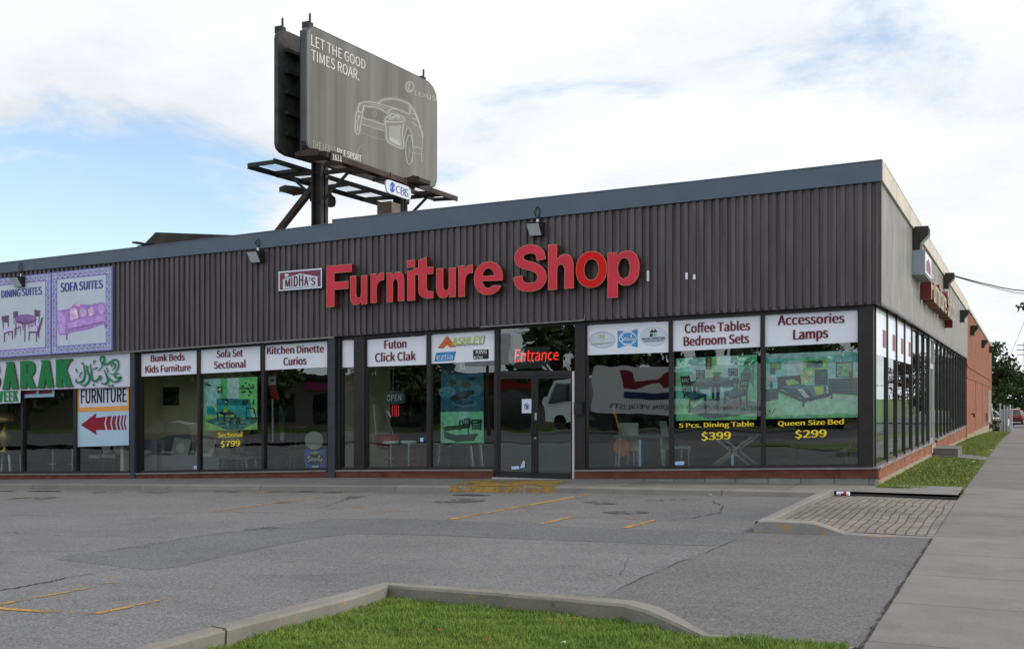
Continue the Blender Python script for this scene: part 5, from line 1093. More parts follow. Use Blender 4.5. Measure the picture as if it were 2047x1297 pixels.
it += [((10, 32, 36), [(1342, 495), (1490, 486), (1500, 560), (1345, 580)]), ((150, 196, 100), [(1395, 520), (1450, 510), (1490, 540), (1410, 552)]), ((190, 206, 120), [(1495, 470), (1540, 455), (1562, 530), (1500, 540)]), ((60, 120, 110), smooth_path([(1500, 480), (1530, 500), (1550, 530)], 3), 5), ((60, 120, 110), smooth_path([(1515, 465), (1540, 490), (1556, 515)], 3), 5), ((30, 120, 140), [(1360, 560), (1500, 548), (1692, 552), (1694, 600), (1500, 636), (1440, 622)]), ((14, 50, 80), [(1362, 562), (1470, 575), (1520, 632), (1440, 622)]), ((210, 226, 220), [(1470, 575), (1505, 572), (1550, 625), (1520, 632)]), ((18, 60, 80), [(1505, 572), (1540, 568), (1576, 618), (1550, 625)]), ((180, 206, 60), [(1575, 562), (1640, 556), (1648, 604), (1600, 614)]), ((16, 50, 60), [(1640, 556), (1690, 553), (1694, 600), (1648, 604)]), ((200, 220, 210), [(1660, 556), (1670, 556), (1674, 602), (1664, 603)]), ((10, 30, 34), [(1500, 636), (1700, 600), (1700, 618), (1508, 664)]), ((10, 30, 34), [(1506, 655), (1518, 652), (1518, 690), (1508, 690)]), ((10, 30, 34), [(1690, 610), (1700, 608), (1700, 640), (1692, 640)]), ((10, 30, 34), [(1345, 575), (1500, 640), (1506, 660), (1350, 592)]), ((30, 90, 80), smooth_path([(1266, 720), (1280, 750), (1292, 710), (1302, 740), (1330, 700)], 4), 5)]
poster('C', [(1262, 350), (1866, 322), (1866, 758), (1262, 768)], 'faded green poster of a bed with striped cover and dark dressers', it)
price('C', 'yellow lettering Queen Size Bed $299', [('Queen Size Bed', (1345, 782), (1773, 766), (1773, 810), (1345, 820)), ('$299', (1455, 838), (1662, 830), (1662, 892), (1455, 900))])
# dark blue poster
it = [((26, 74, 96),), ((20, 50, 70), [(755, 370), (1045, 358), (1045, 430), (755, 450)]), ((60, 120, 140), ell(800, 560, 60, 40)), ((40, 100, 124), ell(960, 540, 80, 50)), ((12, 30, 40), ell(820, 400, 60, 18)), ((14, 40, 54), ell(838, 490, 30, 12)), ((14, 40, 54), ell(965, 465, 30, 12)), ((60, 60, 40), ell(925, 506, 40, 20)), ((8, 18, 26), [(814, 600), (870, 560), (980, 542), (988, 565), (930, 598), (840, 618)]), ((50, 56, 70), ell(895, 575, 36, 18)), ((44, 104, 130), ell(925, 635, 90, 26)), ((12, 40, 56), ell(915, 628, 70, 16)), ((170, 190, 190), [(888, 362), (920, 360), (920, 400), (888, 402)]), ((30, 60, 60), [(894, 368), (914, 367), (914, 394), (894, 395)]),
      ((110, 196, 150), [(755, 694), (1046, 690), (1050, 905), (755, 905)]), ((150, 200, 200), [(885, 692), (942, 692), (942, 780), (885, 780)]), ((12, 40, 36), [(770, 800), (800, 790), (950, 778), (960, 800), (780, 826)]), ((12, 40, 36), [(775, 826), (860, 850), (1016, 840), (980, 890), (860, 896), (780, 870)])] + dchair(898, 736, 60, 130) + dchair(965, 742, 70, 150) + [((12, 40, 36), [(940, 780), (950, 780), (948, 850), (940, 850)]), ((12, 40, 36), [(880, 750), (890, 750), (895, 820), (882, 820)])]
poster('B', [(755, 366), (1045, 354), (1050, 905), (755, 905)], 'tall dark blue poster with round tables above and chairs below', it, y=.34)
P = Plane('side', XGS - .05, ''); y0, y1 = yq[0] + .1, yq[1] - .1
mb = MB(); mb.box(XGS - .06, XGS - .055, y0, y1, .95, 2.25); tag(mb.build('window_poster', ink((70, 150, 110))), 'plain faded green poster in the side pane by the corner', 'poster')
# neon and shop window signs
P = Plane('front', .27, 'B'); s = thing('neon_sign', 'red neon script reading Entrance behind the transom glass', 'neon sign', P((1410, 350)))
mb = MB(); mb.prism(quad(P, (1250, 255), (1500, 248), (1500, 392), (1252, 400)), (0, .01, 0)); mb.build('backing', mat('smoke_panel', (.03, .032, .034), .3), s)
mat('neon_red', (1.0, .035, .02), .4, emit=1.6, var=0)
mb = MB(); put_text(mb, 'Entrance', quad(P, (1260, 268), (1560, 268), (1560, 338), (1260, 354), .015), .0, shear=.12); mb.raw = True; mb.build('neon_tube', 'neon_red', s)
P = Plane('front', .36, 'B'); s = thing('open_sign', 'dark oval OPEN sign with small red lights hanging in the window', 'sign', P((440, 640)))
mb = MB(); mb.prism([P(p) for p in smooth_path([(372, 600), (385, 560), (440, 548), (495, 560), (508, 600), (500, 632), (440, 640), (380, 632), (372, 600)], 4)], (0, .04, 0)); mb.build('panel', mat('open_panel', (.035, .05, .065), .4), s)
mb = MB(); put_text(mb, 'OPEN', quad(P, (387, 578), (485, 573), (485, 616), (387, 620), .004), .0); mb.raw = True; mb.build('lettering', ink((200, 214, 214)), s)
mb = MB()
for x in (425, 440, 452, 466):
    for y in range(650, 722, 7): mb.prism([P((x + 4 * math.cos(q), y + 3 * math.sin(q)), .0) for q in (0, 1.57, 3.14, 4.71)], (0, .01, 0))
mb.build('light_string', mat('led_red', (1.0, .05, .06), .4, emit=.35, var=0), s)
mb = MB(); mb.tube([P((390, 685)), P((412, 730))], .02, 6); mb.tube([P((430, 545)), P((430, 400))], .004, 5); mb.build('hanger', 'alu', s)
P = Plane('front', .205, 'B')
for q, lab in (([(1308, 606), (1373, 604), (1372, 701), (1308, 702)], 'white notice with a round black symbol on the entrance door'), ):
    P = Plane('front', .112, 'B'); s = thing('door_notice', lab, 'notice', P(q[3])); mb = MB(); mb.prism(quad(P, *q), (0, .002, 0)); mb.build('sheet', ink((206, 218, 240)), s)
    picture('symbol', s, P, [((30, 30, 36), ell(1341, 656, 18, 22)), ((206, 218, 240), ell(1341, 656, 14, 17)), ((30, 30, 36), [(1332, 648), (1350, 646), (1350, 668), (1334, 668)]), ((206, 218, 240), [(1338, 654), (1344, 654), (1344, 662), (1338, 662)]), ((30, 30, 36), [(1329, 645), (1333, 641), (1353, 668), (1350, 672)])], .001)
for crop, q, lab in (('B', [(1236, 1064), (1290, 1062), (1290, 1083), (1236, 1085)], 'small pale blue sticker low on the left entrance door'), ('B', [(1293, 1078), (1318, 1024), (1332, 1034), (1326, 1072)], 'torn grey paper scrap low on the left entrance door'), ('A', [(484, 1108), (508, 1107), (508, 1132), (486, 1133)], 'small blue sticker at the foot of the left pane by the grey sofa'), ('B', [(614, 870), (635, 868), (635, 896), (614, 897)], 'white tag on the glass in front of the white stools'), ('C', [(678, 1045), (738, 1042), (738, 1066), (678, 1067)], 'pale blue sticker at the foot of the dining table window')):
    P = Plane('front', .110 if crop == 'B' and q[0][0] > 1000 else .175, crop); mb = MB(); mb.prism([P(p) for p in q], (0, .002, 0)); tag(mb.build('sticker', ink((176, 200, 236))), lab, 'sticker')
# cardboard display sign with the blue bow tie base
P = Plane('front', .42, 'A'); s = thing('display_sign', 'blue cardboard floor sign with white script and a round grey head', 'display sign', P((1412, 1120)))
mb = MB(); mb.prism([P(p) for p in ell(1402, 915, 70, 70, 28)], (0, .02, 0)); mb.build('round_head', ink((150, 152, 142)), s)
mb = MB(); mb.prism([P(p, .003) for p in [(1328, 985), (1345, 980), (1410, 1000), (1475, 978), (1490, 985), (1486, 1055), (1494, 1128), (1335, 1130), (1330, 1050)]], (0, .015, 0)); mb.build('base', ink((34, 92, 188)), s)
picture('emblem', s, P, [((16, 24, 32), ell(1410, 1055, 70, 46)), ((150, 152, 142), [(1372, 1015), (1410, 990), (1446, 1012), (1410, 1024)])], .005)
script_sealy('script_lettering', s, P, 1352, 1036, 118, 46, (196, 214, 208), .009)
mb = MB(); mb.poly([P(p, .012) for p in [(1390, 1106), (1440, 1106), (1440, 1125), (1390, 1125)]]); mb.build('tag', ink((200, 210, 230)), s)
# small flag hung inside
P = Plane('front', .8, 'A'); s = thing('flag', 'narrow red and white flag hanging on a pole inside the window', 'flag', P((1085, 860)))
mb = MB(); mb.loft([[P((1055, 378)), P((1085, 377)), P((1122, 376))], [P((1062, 480), .05), P((1095, 480)), P((1125, 480), .04)], [P((1075, 600)), P((1105, 602), .05), P((1140, 604))]]); mb.build('cloth', ink((150, 30, 34)), s)
mb = MB(); mb.poly([P(p, .055) for p in [(1064, 425), (1124, 425), (1124, 492), (1066, 492)]]); mb.build('white_band', ink((190, 196, 196)), s)
picture('leaf', s, P, [((150, 30, 34), [(1095, 440), (1100, 452), (1108, 450), (1104, 464), (1095, 468), (1086, 464), (1082, 450), (1090, 452)])], .06)
mb = MB(); mb.tube([P((1086, 600)), P((1088, 925))], .02, 6); mb.build('pole', 'alu', s)

# ------------------------------------------------------------------ furniture seen through the glass
def rbox(name, x0, x1, y0, y1, z0, z1, m, parent, bv=.05, label=None):
    mb = MB(); mb.box(x0, x1, y0, y1, z0, z1); return mb.build(name, m, parent, bevel=bv, smooth=False, label=label, seg=3)
mat('sofa_grey', s2l((128, 124, 134)), .9, 0, .2, .1, 4, bump=.2, bscale=30); mat('cushion', s2l((186, 186, 176)), .9, 0, .2, .12, 14); mat('chrome', (.40, .42, .44), .2, .9); mat('white_lacquer', (.74, .76, .74), .3); mat('wood_dark', (.045, .028, .02), .4, 0, .5, .3, 8)
x0, x1 = fx(290, 1.0), fx(432, 1.0); zf = FZ((x0 + x1) / 2)
s = thing('sofa', 'grey tufted corner sofa with pale cushions in the window', 'sofa', ((x0 + x1) / 2, .9, zf))
rbox('seat', x0 + .3, x1 + .35, .62, 1.35, zf + .12, zf + .42, 'sofa_grey', s); rbox('arm', x0, x0 + .78, .5, .78, zf + .05, zf + .78, 'sofa_grey', s, .07); rbox('arm', x0, x0 + .28, .781, 1.5, zf + .05, zf + .74, 'sofa_grey', s, .07)
mb = MB(); r_ = smooth_path([(x0 + .05, .76), (x0 + .35, .90), (x0 + 1.0, .98), (x0 + 1.7, .95), (x1 + .1, .82)], 4); mb.loft([[(x0 + .1 + k / 16 * (x1 - x0 + .25), 1.36, zf + .1) for k in range(17)], [(r_[k][0], 1.32, zf + r_[k][1]) for k in range(17)], [(r_[k][0], 1.56, zf + r_[k][1] - .03) for k in range(17)], [(x0 + .1 + k / 16 * (x1 - x0 + .25), 1.6, zf + .1) for k in range(17)]], closed=True, caps=True); mb.build('backrest', 'sofa_grey', s)
for cx_ in (x0 + .95, x0 + 1.75):
    mb = MB(); mb.prism([(cx_ - .24, 1.2, zf + .43), (cx_ + .22, 1.2, zf + .43), (cx_ + .26, 1.3, zf + .80), (cx_ - .2, 1.3, zf + .84)], (0, .13, 0)); tag(mb.build('cushion', 'cushion', bevel=.05, seg=3), 'pale striped cushion at the left arm of the grey sofa' if cx_ < x0 + 1.2 else 'pale cushion in the middle of the grey sofa back', 'cushion')
mb = MB(); P = Plane('front', 1.74, 'A'); mb.prism(quad(P, (178, 512), (372, 508), (372, 648), (182, 648)), (0, .008, 0)); tag(mb.build('wall_picture', 'black'), 'black framed panel on the beige display wall above the sofa', 'picture')
def chair_dining(x, y, z, rz, label, seat_m, frame_m, back='slats'):
    s = thing('dining_chair', label, 'chair', (0, 0, 0), 'chairs inside the shop')
    mb = MB(); mb.box(-.22, .22, -.22, .22, .43, .48); mb.build('seat', seat_m, s, bevel=.015)
    for a in (-.19, .19):
        mb = MB(); mb.bar((a, .19, 0), (a, .19, .43), .035); mb.build('leg', frame_m, s); mb = MB(); mb.bar((a, -.19, 0), (a, -.20, .43), .035); mb.build('leg', frame_m, s)
    mb = MB()
    if back == 'slats':
        for a in (-.19, -.065, .065, .19): mb.tube(smooth_path([(a, -.2, .43), (a, -.22, .65), (a, -.18, .85), (a, -.26, 1.08)], 3), .018, 6)
        mb.bar((-.21, -.26, 1.07), (.21, -.26, 1.07), .04)
    elif back == 'oval':
        mb.prism([(.2 * math.cos(q), -.21, .78 + .26 * math.sin(q)) for q in [k * .314 for k in range(20)]], (0, .05, 0)); mb.bar((-.12, -.19, .46), (-.12, -.19, .62), .03); mb.bar((.12, -.19, .46), (.12, -.19, .62), .03)
    else:
        mb.loft([[(-.21, -.20, .46), (0, -.18, .46), (.21, -.20, .46)], [(-.21, -.25, .7), (0, -.22, .7), (.21, -.25, .7)], [(-.2, -.30, 1.0), (0, -.28, 1.0), (.2, -.30, 1.0)]])
    mb.build('backrest', seat_m if back != 'slats' else frame_m, s)
    s.location = (x, y, z); s.rotation_euler = (0, 0, rz); return s
def table(x, y, z, w_, d_, label, top_m, leg_m, hh=.74, cross=False):
    s = thing('table', label, 'table', (0, 0, 0), 'tables inside the shop')
    mb = MB(); mb.box(-w_ / 2, w_ / 2, -d_ / 2, d_ / 2, hh - .03, hh); mb.build('tabletop', top_m, s, bevel=.01)
    for a in (-1, 1):
        for b in (-1, 1):
            mb = MB(); mb.bar((a * (w_ / 2 - .06), b * (d_ / 2 - .06), 0), ((-a if cross else a) * (w_ / 2 - .12), b * (d_ / 2 - .06), hh - .03), .045); mb.build('leg', leg_m, s)
    s.location = (x, y, z); return s
mat('seat_white', (.42, .43, .40), .5); mat('table_glass', (.10, .12, .12), .1)
def at_(px, y): x = fx(px, y); return x, FZ(x)
for px, y, rz, lab, sm, fm, bk in ((500, 1.3, .3, 'dark chair with wavy slats left of the flag', 'wood_dark', 'wood_dark', 'slats'), (552, 1.8, -.2, 'dark slatted chair right of the flag pole', 'wood_dark', 'wood_dark', 'slats'), (600, 1.6, .4, 'dark slatted chair behind the round headed display sign', 'wood_dark', 'wood_dark', 'slats'),
                                ((1252), .95, .5, 'white moulded chair on chrome legs right of the orange chair', 'seat_white', 'chrome', 'shell'), (1352, 1.1, -.9, 'white moulded chair on chrome legs under the dining table poster', 'seat_white', 'chrome', 'shell'), (202, 1.2, 3.0, 'chair with white oval back under the arrow poster, left one', 'seat_white', 'wood_dark', 'oval'), (228, 1.15, 3.2, 'chair with white oval back under the arrow poster, right one', 'seat_white', 'wood_dark', 'oval'), (895, 1.5, 2.9, 'dark chair beneath the dark blue poster, left one', 'wood_dark', 'wood_dark', 'slats'), (945, 1.6, 3.4, 'dark chair beneath the dark blue poster, right one', 'wood_dark', 'wood_dark', 'slats')):
    x, z = at_(px, y); chair_dining(x, y, z, rz, lab, sm, fm, bk)
for px, y, w_, d_, lab, tm, lm_, hh, cr in ((480, .75, .9, .5, 'low glass table on four chrome legs under the sectional poster', 'table_glass', 'chrome', .38, False), (572, 2.2, 1.3, .8, 'dark dining table with glassware behind the flag pole', 'wood_dark', 'wood_dark', .74, False), (1290, .9, 1.1, .7, 'glass dining table on thin chrome legs by the white chair', 'table_glass', 'chrome', .72, False), (1470, 1.0, 1.1, .7, 'table with crossed chrome legs under the dining price lettering', 'table_glass', 'chrome', .72, True), (1640, 1.4, 1.2, .8, 'dark low table under the bed poster', 'wood_dark', 'wood_dark', .5, False), (920, 1.1, 1.0, .6, 'small dark table under the dark blue poster', 'wood_dark', 'chrome', .6, False), (12, .7, .9, .5, 'small wooden stand under the golden lamp', 'wood_dark', 'white_lacquer', .62, False)):
    x, z = at_(px, y); table(x, y, z, w_, d_, lab, tm, lm_, hh, cr)
def stool(px, y, lab, hh=.78, m='white_lacquer'):
    x, z = at_(px, y); s = thing('bar_stool', lab, 'stool', (0, 0, 0), 'bar stools inside the shop')
    mb = MB(); mb.lathe([(.0, hh), (.19, hh), (.2, hh + .03), (.17, hh + .06), (0, hh + .06)]); mb.build('seat', m, s); mb = MB(); mb.tube([(0, 0, .02), (0, 0, hh)], .028); mb.build('column', 'chrome', s); mb = MB(); mb.lathe([(0, .0), (.2, .0), (.19, .015), (.04, .04), (0, .04)]); mb.build('base', 'chrome', s)
    mb = MB(); mb.tube([(.16 * math.cos(q), .16 * math.sin(q), .28) for q in [k * .35 for k in range(19)]], .01, 6); mb.tube([(-.16, 0, .28), (.16, 0, .28)], .01, 6); mb.build('footrest', 'chrome', s)
    s.location = (x, y, z); return s
stool(781, .7, 'white bar stool on a chrome column right of the red chair', .62); stool(817, .75, 'white bar stool on a chrome column behind the white tag', .62); stool(106, .7, 'black topped bar stool on a chrome column left of the arrow poster', .70, 'black'); stool(145, .72, 'black topped bar stool right at the window bar', .70, 'black')
x, z = at_(775, 1.1); s = thing('bucket_chair', 'red bucket chair hung from a slim pale frame behind the OPEN sign', 'chair', (x, 1.1, z))
mb = MB(); mb.lathe([(.0, .45), (.18, .47), (.27, .6), (.28, .82), (.26, .82), (.24, .62), (.0, .52)], (x, 1.1, z)); mb.build('seat', mat('red_plastic', (.42, .02, .025), .35), s, smooth=True); mb = MB(); mb.tube([(x - .3, 1.1, z + .5), (x - .38, 1.1, z + 1.5)], .02, 6); mb.tube([(x + .15, 1.1, z + .8), (x - .1, 1.1, z + 1.5)], .02, 6); mb.build('frame', 'alu', s)
mb = MB(); x, z = at_(815, 1.5); mb.box(x - .5, x + .3, 1.5, 2.0, z + .02, z + .42); tag(mb.build('ottoman', mat('wine_red', (.16, .02, .035), .7), bevel=.04), 'dark wine red low ottoman behind the white stools', 'ottoman')
x, z = at_(10, .7); s = thing('table_lamp', 'ornate golden lamp with a patterned shade on the stand at the left edge', 'lamp', (x, .7, z + .62)); mat('gold', (.55, .36, .10), .3, .7)
mb = MB(); mb.lathe([(.0, .62), (.14, .62), (.15, .65), (.06, .70), (.05, .76), (.13, .90), (.16, 1.05), (.10, 1.2), (.03, 1.3), (.03, 1.45), (0, 1.45)], (x, .7, z)); mb.build('base', 'gold', s, smooth=True); mb = MB(); mb.lathe([(.36, 1.45), (.33, 1.58), (.2, 1.68), (.05, 1.7)], (x, .7, z)); mb.build('lamp_shade', 'gold', s, smooth=True)
x, z = at_(1243, .6); s = thing('floor_lamp', 'orange sided round standing lamp leaning by the white chair', 'lamp', (x, .6, z))
mb = MB(); mb.prism([(x + .18 * math.cos(q), .6, z + .5 + .2 * math.sin(q)) for q in [k * .314 for k in range(20)]], (0, .05, 0)); mb.build('disc', mat('orange_lacquer', (.40, .10, .03), .4), s); mb = MB(); mb.bar((x, .62, z + .65), (x - .2, .62, z + 1.35), .05, .03); mb.build('stem', mat('ochre', (.36, .20, .04), .5), s)
for px, top, lab in ((1279, 878, 'upright pale blue packing strip beside the white chair'), (1464, 908, 'short upright pale blue packing strip under the dining price')):
    x, z = at_(px, .34); zt0 = on_front(px, top, .34).z; mb = MB(); mb.box(x - .02, x + .025, .33, .36, z + .02, zt0); mb.box(x - .035, x + .04, .325, .365, z, z + .02); tag(mb.build('packing_strip', ink((150, 196, 244))), lab, 'packing strip')
# indoor plant, white display posts
x, z = at_(565, 1.2); s = thing('artificial_plant', 'tall thin green artificial plant in a glass vase on the shop table', 'plant', (x, 1.2, z + .74))
mb = MB()
for k in range(14): mb.tube(smooth_path([(x, 1.2, z + .74), (x + random.uniform(-.06, .06), 1.2 + random.uniform(-.05, .05), z + 1.2), (x + random.uniform(-.14, .14), 1.2 + random.uniform(-.1, .1), z + random.uniform(1.3, 1.65))], 3), .012, 5)
mb.build('stems', mat('plastic_green', (.02, .12, .03), .5), s); mb = MB(); mb.lathe([(0, .74), (.07, .74), (.08, .95), (.06, .95), (0, .8)], (x, 1.2, z)); mb.build('vase', 'chrome', s)
# ------------------------------------------------------------------ double sided billboard on the roof
XB = -13.5
P = Plane('side', XB, 'B2')
def world_outline(pts): return [P(p) for p in pts]
out = [(40, 905), (40, 135), (44, 108), (56, 90), (76, 78), (110, 88), (300, 178), (600, 320), (880, 455), (925, 482), (958, 520), (980, 575), (986, 640), (986, 1165), (982, 1205), (972, 1236), (955, 1244), (700, 1168), (400, 1078), (110, 992), (72, 968), (48, 938)]
fo = world_outline(out)
ynear = P((40, 500)).y; X2 = on_front(556, 200, ynear).x; GAP = XB - X2; XM = XB - GAP / 2
bb = thing('billboard', 'double sided rooftop billboard with rounded corners and a grey car advertisement', 'billboard', (XM, P((500, 600)).y, 5.0))
ctr = sum(fo, Vector()) / len(fo)
mb = MB(); mb.prism(fo, (-.14, 0, 0)); mb.build('panel', mat('board_rim', (.05, .055, .06), .35, .3), bb)
fi = [ctr + (p - ctr) * .983 + Vector((.003, 0, 0)) for p in fo]
m, t, p_, pos, _ = custom('ad_ground')
v_ = M_(t, 'MULTIPLY', mrange(t, noise(t, mul(t, pos, (0, 1.5, .06)), 1.0, 4, .65), .3, .7, .62, 1.42), mrange(t, noise(t, pos, .6, 4), .3, .7, .9, 1.1))
t.links.new(scalev(t, (.140, .135, .115), v_), p_.inputs['Base Color']); p_.inputs['Roughness'].default_value = .5
mb = MB(); mb.poly(fi); ad = mb.build('advertisement', 'ad_ground', bb)
WH, LN = (205, 205, 205), (178, 180, 178)
mb = MB()
for tx, q, b in (('LET THE GOOD', [(76, 140), (468, 328), (468, 396), (76, 222)], .012), ('TIMES ROAR.', [(77, 246), (424, 402), (424, 476), (77, 325)], .012), ('THE LEXUS', [(87, 905), (256, 952), (256, 996), (87, 955)], -.008), ('RX F SPORT', [(264, 958), (440, 1012), (440, 1058), (264, 1004)], .03), ('LEXUS', [(824, 548), (972, 588), (972, 622), (824, 576)], -.006)): put_text(mb, tx, quad(P, *q, d=.008), b)
mb.raw = True; mb.build('lettering', ink(WH), ad)
ST = [([(425, 640), (470, 628), (520, 630), (560, 640), (640, 662), (700, 682)], 5), ([(560, 636), (600, 612), (680, 606), (760, 630), (792, 660), (786, 715)], 6), ([(790, 650), (830, 710), (870, 830), (878, 880)], 7), ([(425, 640), (417, 690), (445, 700), (458, 650)], 8), ([(458, 660), (450, 740), (530, 766), (600, 790), (620, 764)], 5), ([(418, 692), (400, 722), (395, 830), (420, 858), (432, 800), (446, 720)], 7), ([(458, 656), (560, 672), (638, 716)], 5), ([(786, 718), (720, 690), (670, 676), (636, 692), (632, 712)], 6),
      ([(608, 752), (640, 726), (668, 714), (740, 736), (742, 768), (640, 772), (608, 752)], 7), ([(607, 756), (620, 840), (632, 912), (740, 960), (734, 850), (746, 780)], 6), ([(445, 788), (520, 812), (606, 836)], 4), ([(440, 850), (520, 880), (612, 906)], 3), (ell(785, 972, 26, 106, 24) + [(811, 972)], 4), ([(745, 900), (772, 815), (800, 850), (811, 950), (806, 1060)], 4), ([(800, 770), (840, 800), (872, 830), (880, 884), (872, 1010), (876, 1060)], 4), ([(815, 950), (845, 955), (872, 966)], 4), ([(812, 990), (845, 1000), (872, 1006)], 3), ([(806, 716), (828, 714), (838, 750), (806, 746)], 5), ([(406, 1000), (428, 955), (456, 932)], 3), (ell(532, 713, 16, 19, 14) + [(548, 713)], 3), ([(527, 700), (533, 722), (543, 724)], 3), ([(640, 728), (700, 752), (738, 750)], 4), ([(660, 745), (690, 728), (716, 742)], 12), ([(404, 760), (412, 800), (410, 840)], 7), ([(640, 820), (690, 850), (730, 850)], 3), ([(820, 720), (850, 780), (862, 820)], 3), (ell(788, 520, 27, 37, 24) + [(815, 520)], 5), ([(789, 492), (779, 538), (812, 548)], 6), (ell(716, 872, 9, 13, 12) + [(725, 872)], 3)]
ST += [([(785, 972), (785 + 22 * math.cos(a), 972 + 90 * math.sin(a))], 3) for a in (0.3, 1.3, 2.2, 3.3, 4.2, 5.3)]
items = [((122, 121, 115), [(425, 640), (560, 636), (680, 606), (760, 630), (830, 710), (870, 830), (878, 960), (812, 1000), (806, 860), (772, 815), (745, 900), (740, 960), (632, 912), (606, 836), (445, 790), (420, 858), (395, 830), (400, 722)]), ((104, 102, 95), [(462, 664), (560, 674), (636, 716), (612, 744), (600, 786), (530, 764), (452, 738)]), ((112, 111, 104), [(564, 640), (600, 616), (680, 611), (758, 634), (786, 662), (782, 710), (720, 688), (670, 674)]), ((150, 150, 147), [(640, 800), (700, 800), (740, 790), (734, 850), (738, 950), (700, 940), (640, 918)]), ((168, 170, 168), [(640, 880), (700, 900), (728, 948), (640, 916)]), ((158, 160, 158), [(612, 752), (668, 720), (738, 738), (738, 766), (645, 768)]), ((100, 98, 92), [(650, 750), (690, 734), (726, 746), (700, 760)]), ((164, 166, 164), [(420, 645), (448, 646), (444, 690), (420, 686)]), ((152, 154, 152), [(404, 726), (440, 716), (430, 790), (418, 850), (400, 826)]), ((106, 104, 98), ell(785, 972, 25, 104, 20)), ((140, 142, 140), [(470, 634), (556, 642), (640, 664), (700, 684), (640, 676), (540, 654)])]
items += [((124, 123, 117), smooth_path(pt, 4), w_ * 4.5) for pt, w_ in ST if w_ > 4]
items += [((138, 138, 132), smooth_path(pt, 4), w_ * 1.9) for pt, w_ in ST if w_ > 3]
items += [(LN, smooth_path(pt, 4), w_ * .55) for pt, w_ in ST]
picture('car_drawing', ad, P, items, .003, .00006)
mb = MB(); mb.prism([p + Vector((-GAP, 0, 0)) for p in fo], (-.12, 0, 0)); mb.build('rear_panel', mat('board_back', (.055, .054, .052), .7, .1, .4, .5, 2.5), bb)
mb = MB()
zt_f = lines((fo[6].y, fo[6].z), (fo[8].y, fo[8].z)); zb_f = lines((fo[19].y, fo[19].z), (fo[16].y, fo[16].z))
ya, yb_ = fo[1].y + .25, fo[13].y - .25
for k in range(1, 6):
    a = k / 6
    mb.loft([[(X2 + .01, y, zb_f(y) * (1 - a) + zt_f(y) * a + dz) for y in (ya, yb_)] for dz in (-.05, .05)]); mb.bar((X2 + .06, ya, zb_f(ya) * (1 - a) + zt_f(ya) * a), (X2 + .06, yb_, zb_f(yb_) * (1 - a) + zt_f(yb_) * a), .11, .09)
    mb.bar((XB - .2, ya, zb_f(ya) * (1 - a) + zt_f(ya) * a), (XB - .2, yb_, zb_f(yb_) * (1 - a) + zt_f(yb_) * a), .11, .09)
for k in range(6):
    y = ya + (yb_ - ya) * k / 5
    if k > 2: mb.bar((X2 + .14, y, zb_f(y)), (X2 + .14, y, zt_f(y) - .1), .08)
    mb.bar((XB - .28, y, zb_f(y)), (XB - .28, y, zt_f(y) - .1), .08)
    if k in (1, 4): mb.bar((X2 + .1, y, zb_f(y) + 1.4), (XB - .2, y, zb_f(y) + 1.4), .12)
mb.build('framework', 'steel_dark', bb)
for xx, sgn in ((XB, 1), (X2, 1)):
    for y in ((ynear + .22), fo[9].y - .25):
        z0 = zt_f(y) - .02; mb = MB(); mb.box(xx - .24, xx - .04, y - .04, y + .16, z0 - .06, z0 + .11); mb.box(xx - .05, xx - .01, y - .02, y + .02, z0 + .1, z0 + .30); mb.box(xx - .28, xx - .05, y + .161, y + .42, z0 - .12, z0 + .02); mb.build('lifting_bracket', 'steel_dark', bb)
PM = Plane('side', XM, 'B3')
def post(px0, px1, yb0, name):
    c = PM(((px0 + px1) / 2, 500)); zb = zr(XM) ; ztp = zb_f(c.y) + 1.6
    mb = MB(); mb.box(XM - .15, XM + .15, c.y - .02, c.y + .04, zb, ztp); mb.box(XM - .15, XM - .11, c.y - .15, c.y + .17, zb, ztp); mb.box(XM + .11, XM + .15, c.y - .15, c.y + .17, zb, ztp)
    mb.prism([(XM - .42, c.y - .01, zb), (XM + .42, c.y - .01, zb), (XM + .16, c.y - .01, zb + .72), (XM - .16, c.y - .01, zb + .72)], (0, .04, 0))
    mb.build('post', 'rust' if px0 < 0 else 'steel_dark', bb); return c
c1 = post(697, 780, 790, 'post'); c2 = post(1440, 1535, 700, 'post')
a, b = on_front(628, 372, c1.y), on_front(557, 462, c1.y); mb = MB(); mb.bar(a, b + (b - a) * .25, .16, .14); mb.build('brace', 'rust', bb)
mb = MB()
PO = Plane('side', XB + .9, 'B3'); PI = Plane('side', XB + .12, 'B3'); PRI = Plane('side', X2 - .12, 'B3'); PRO = Plane('side', X2 - .9, 'B3')
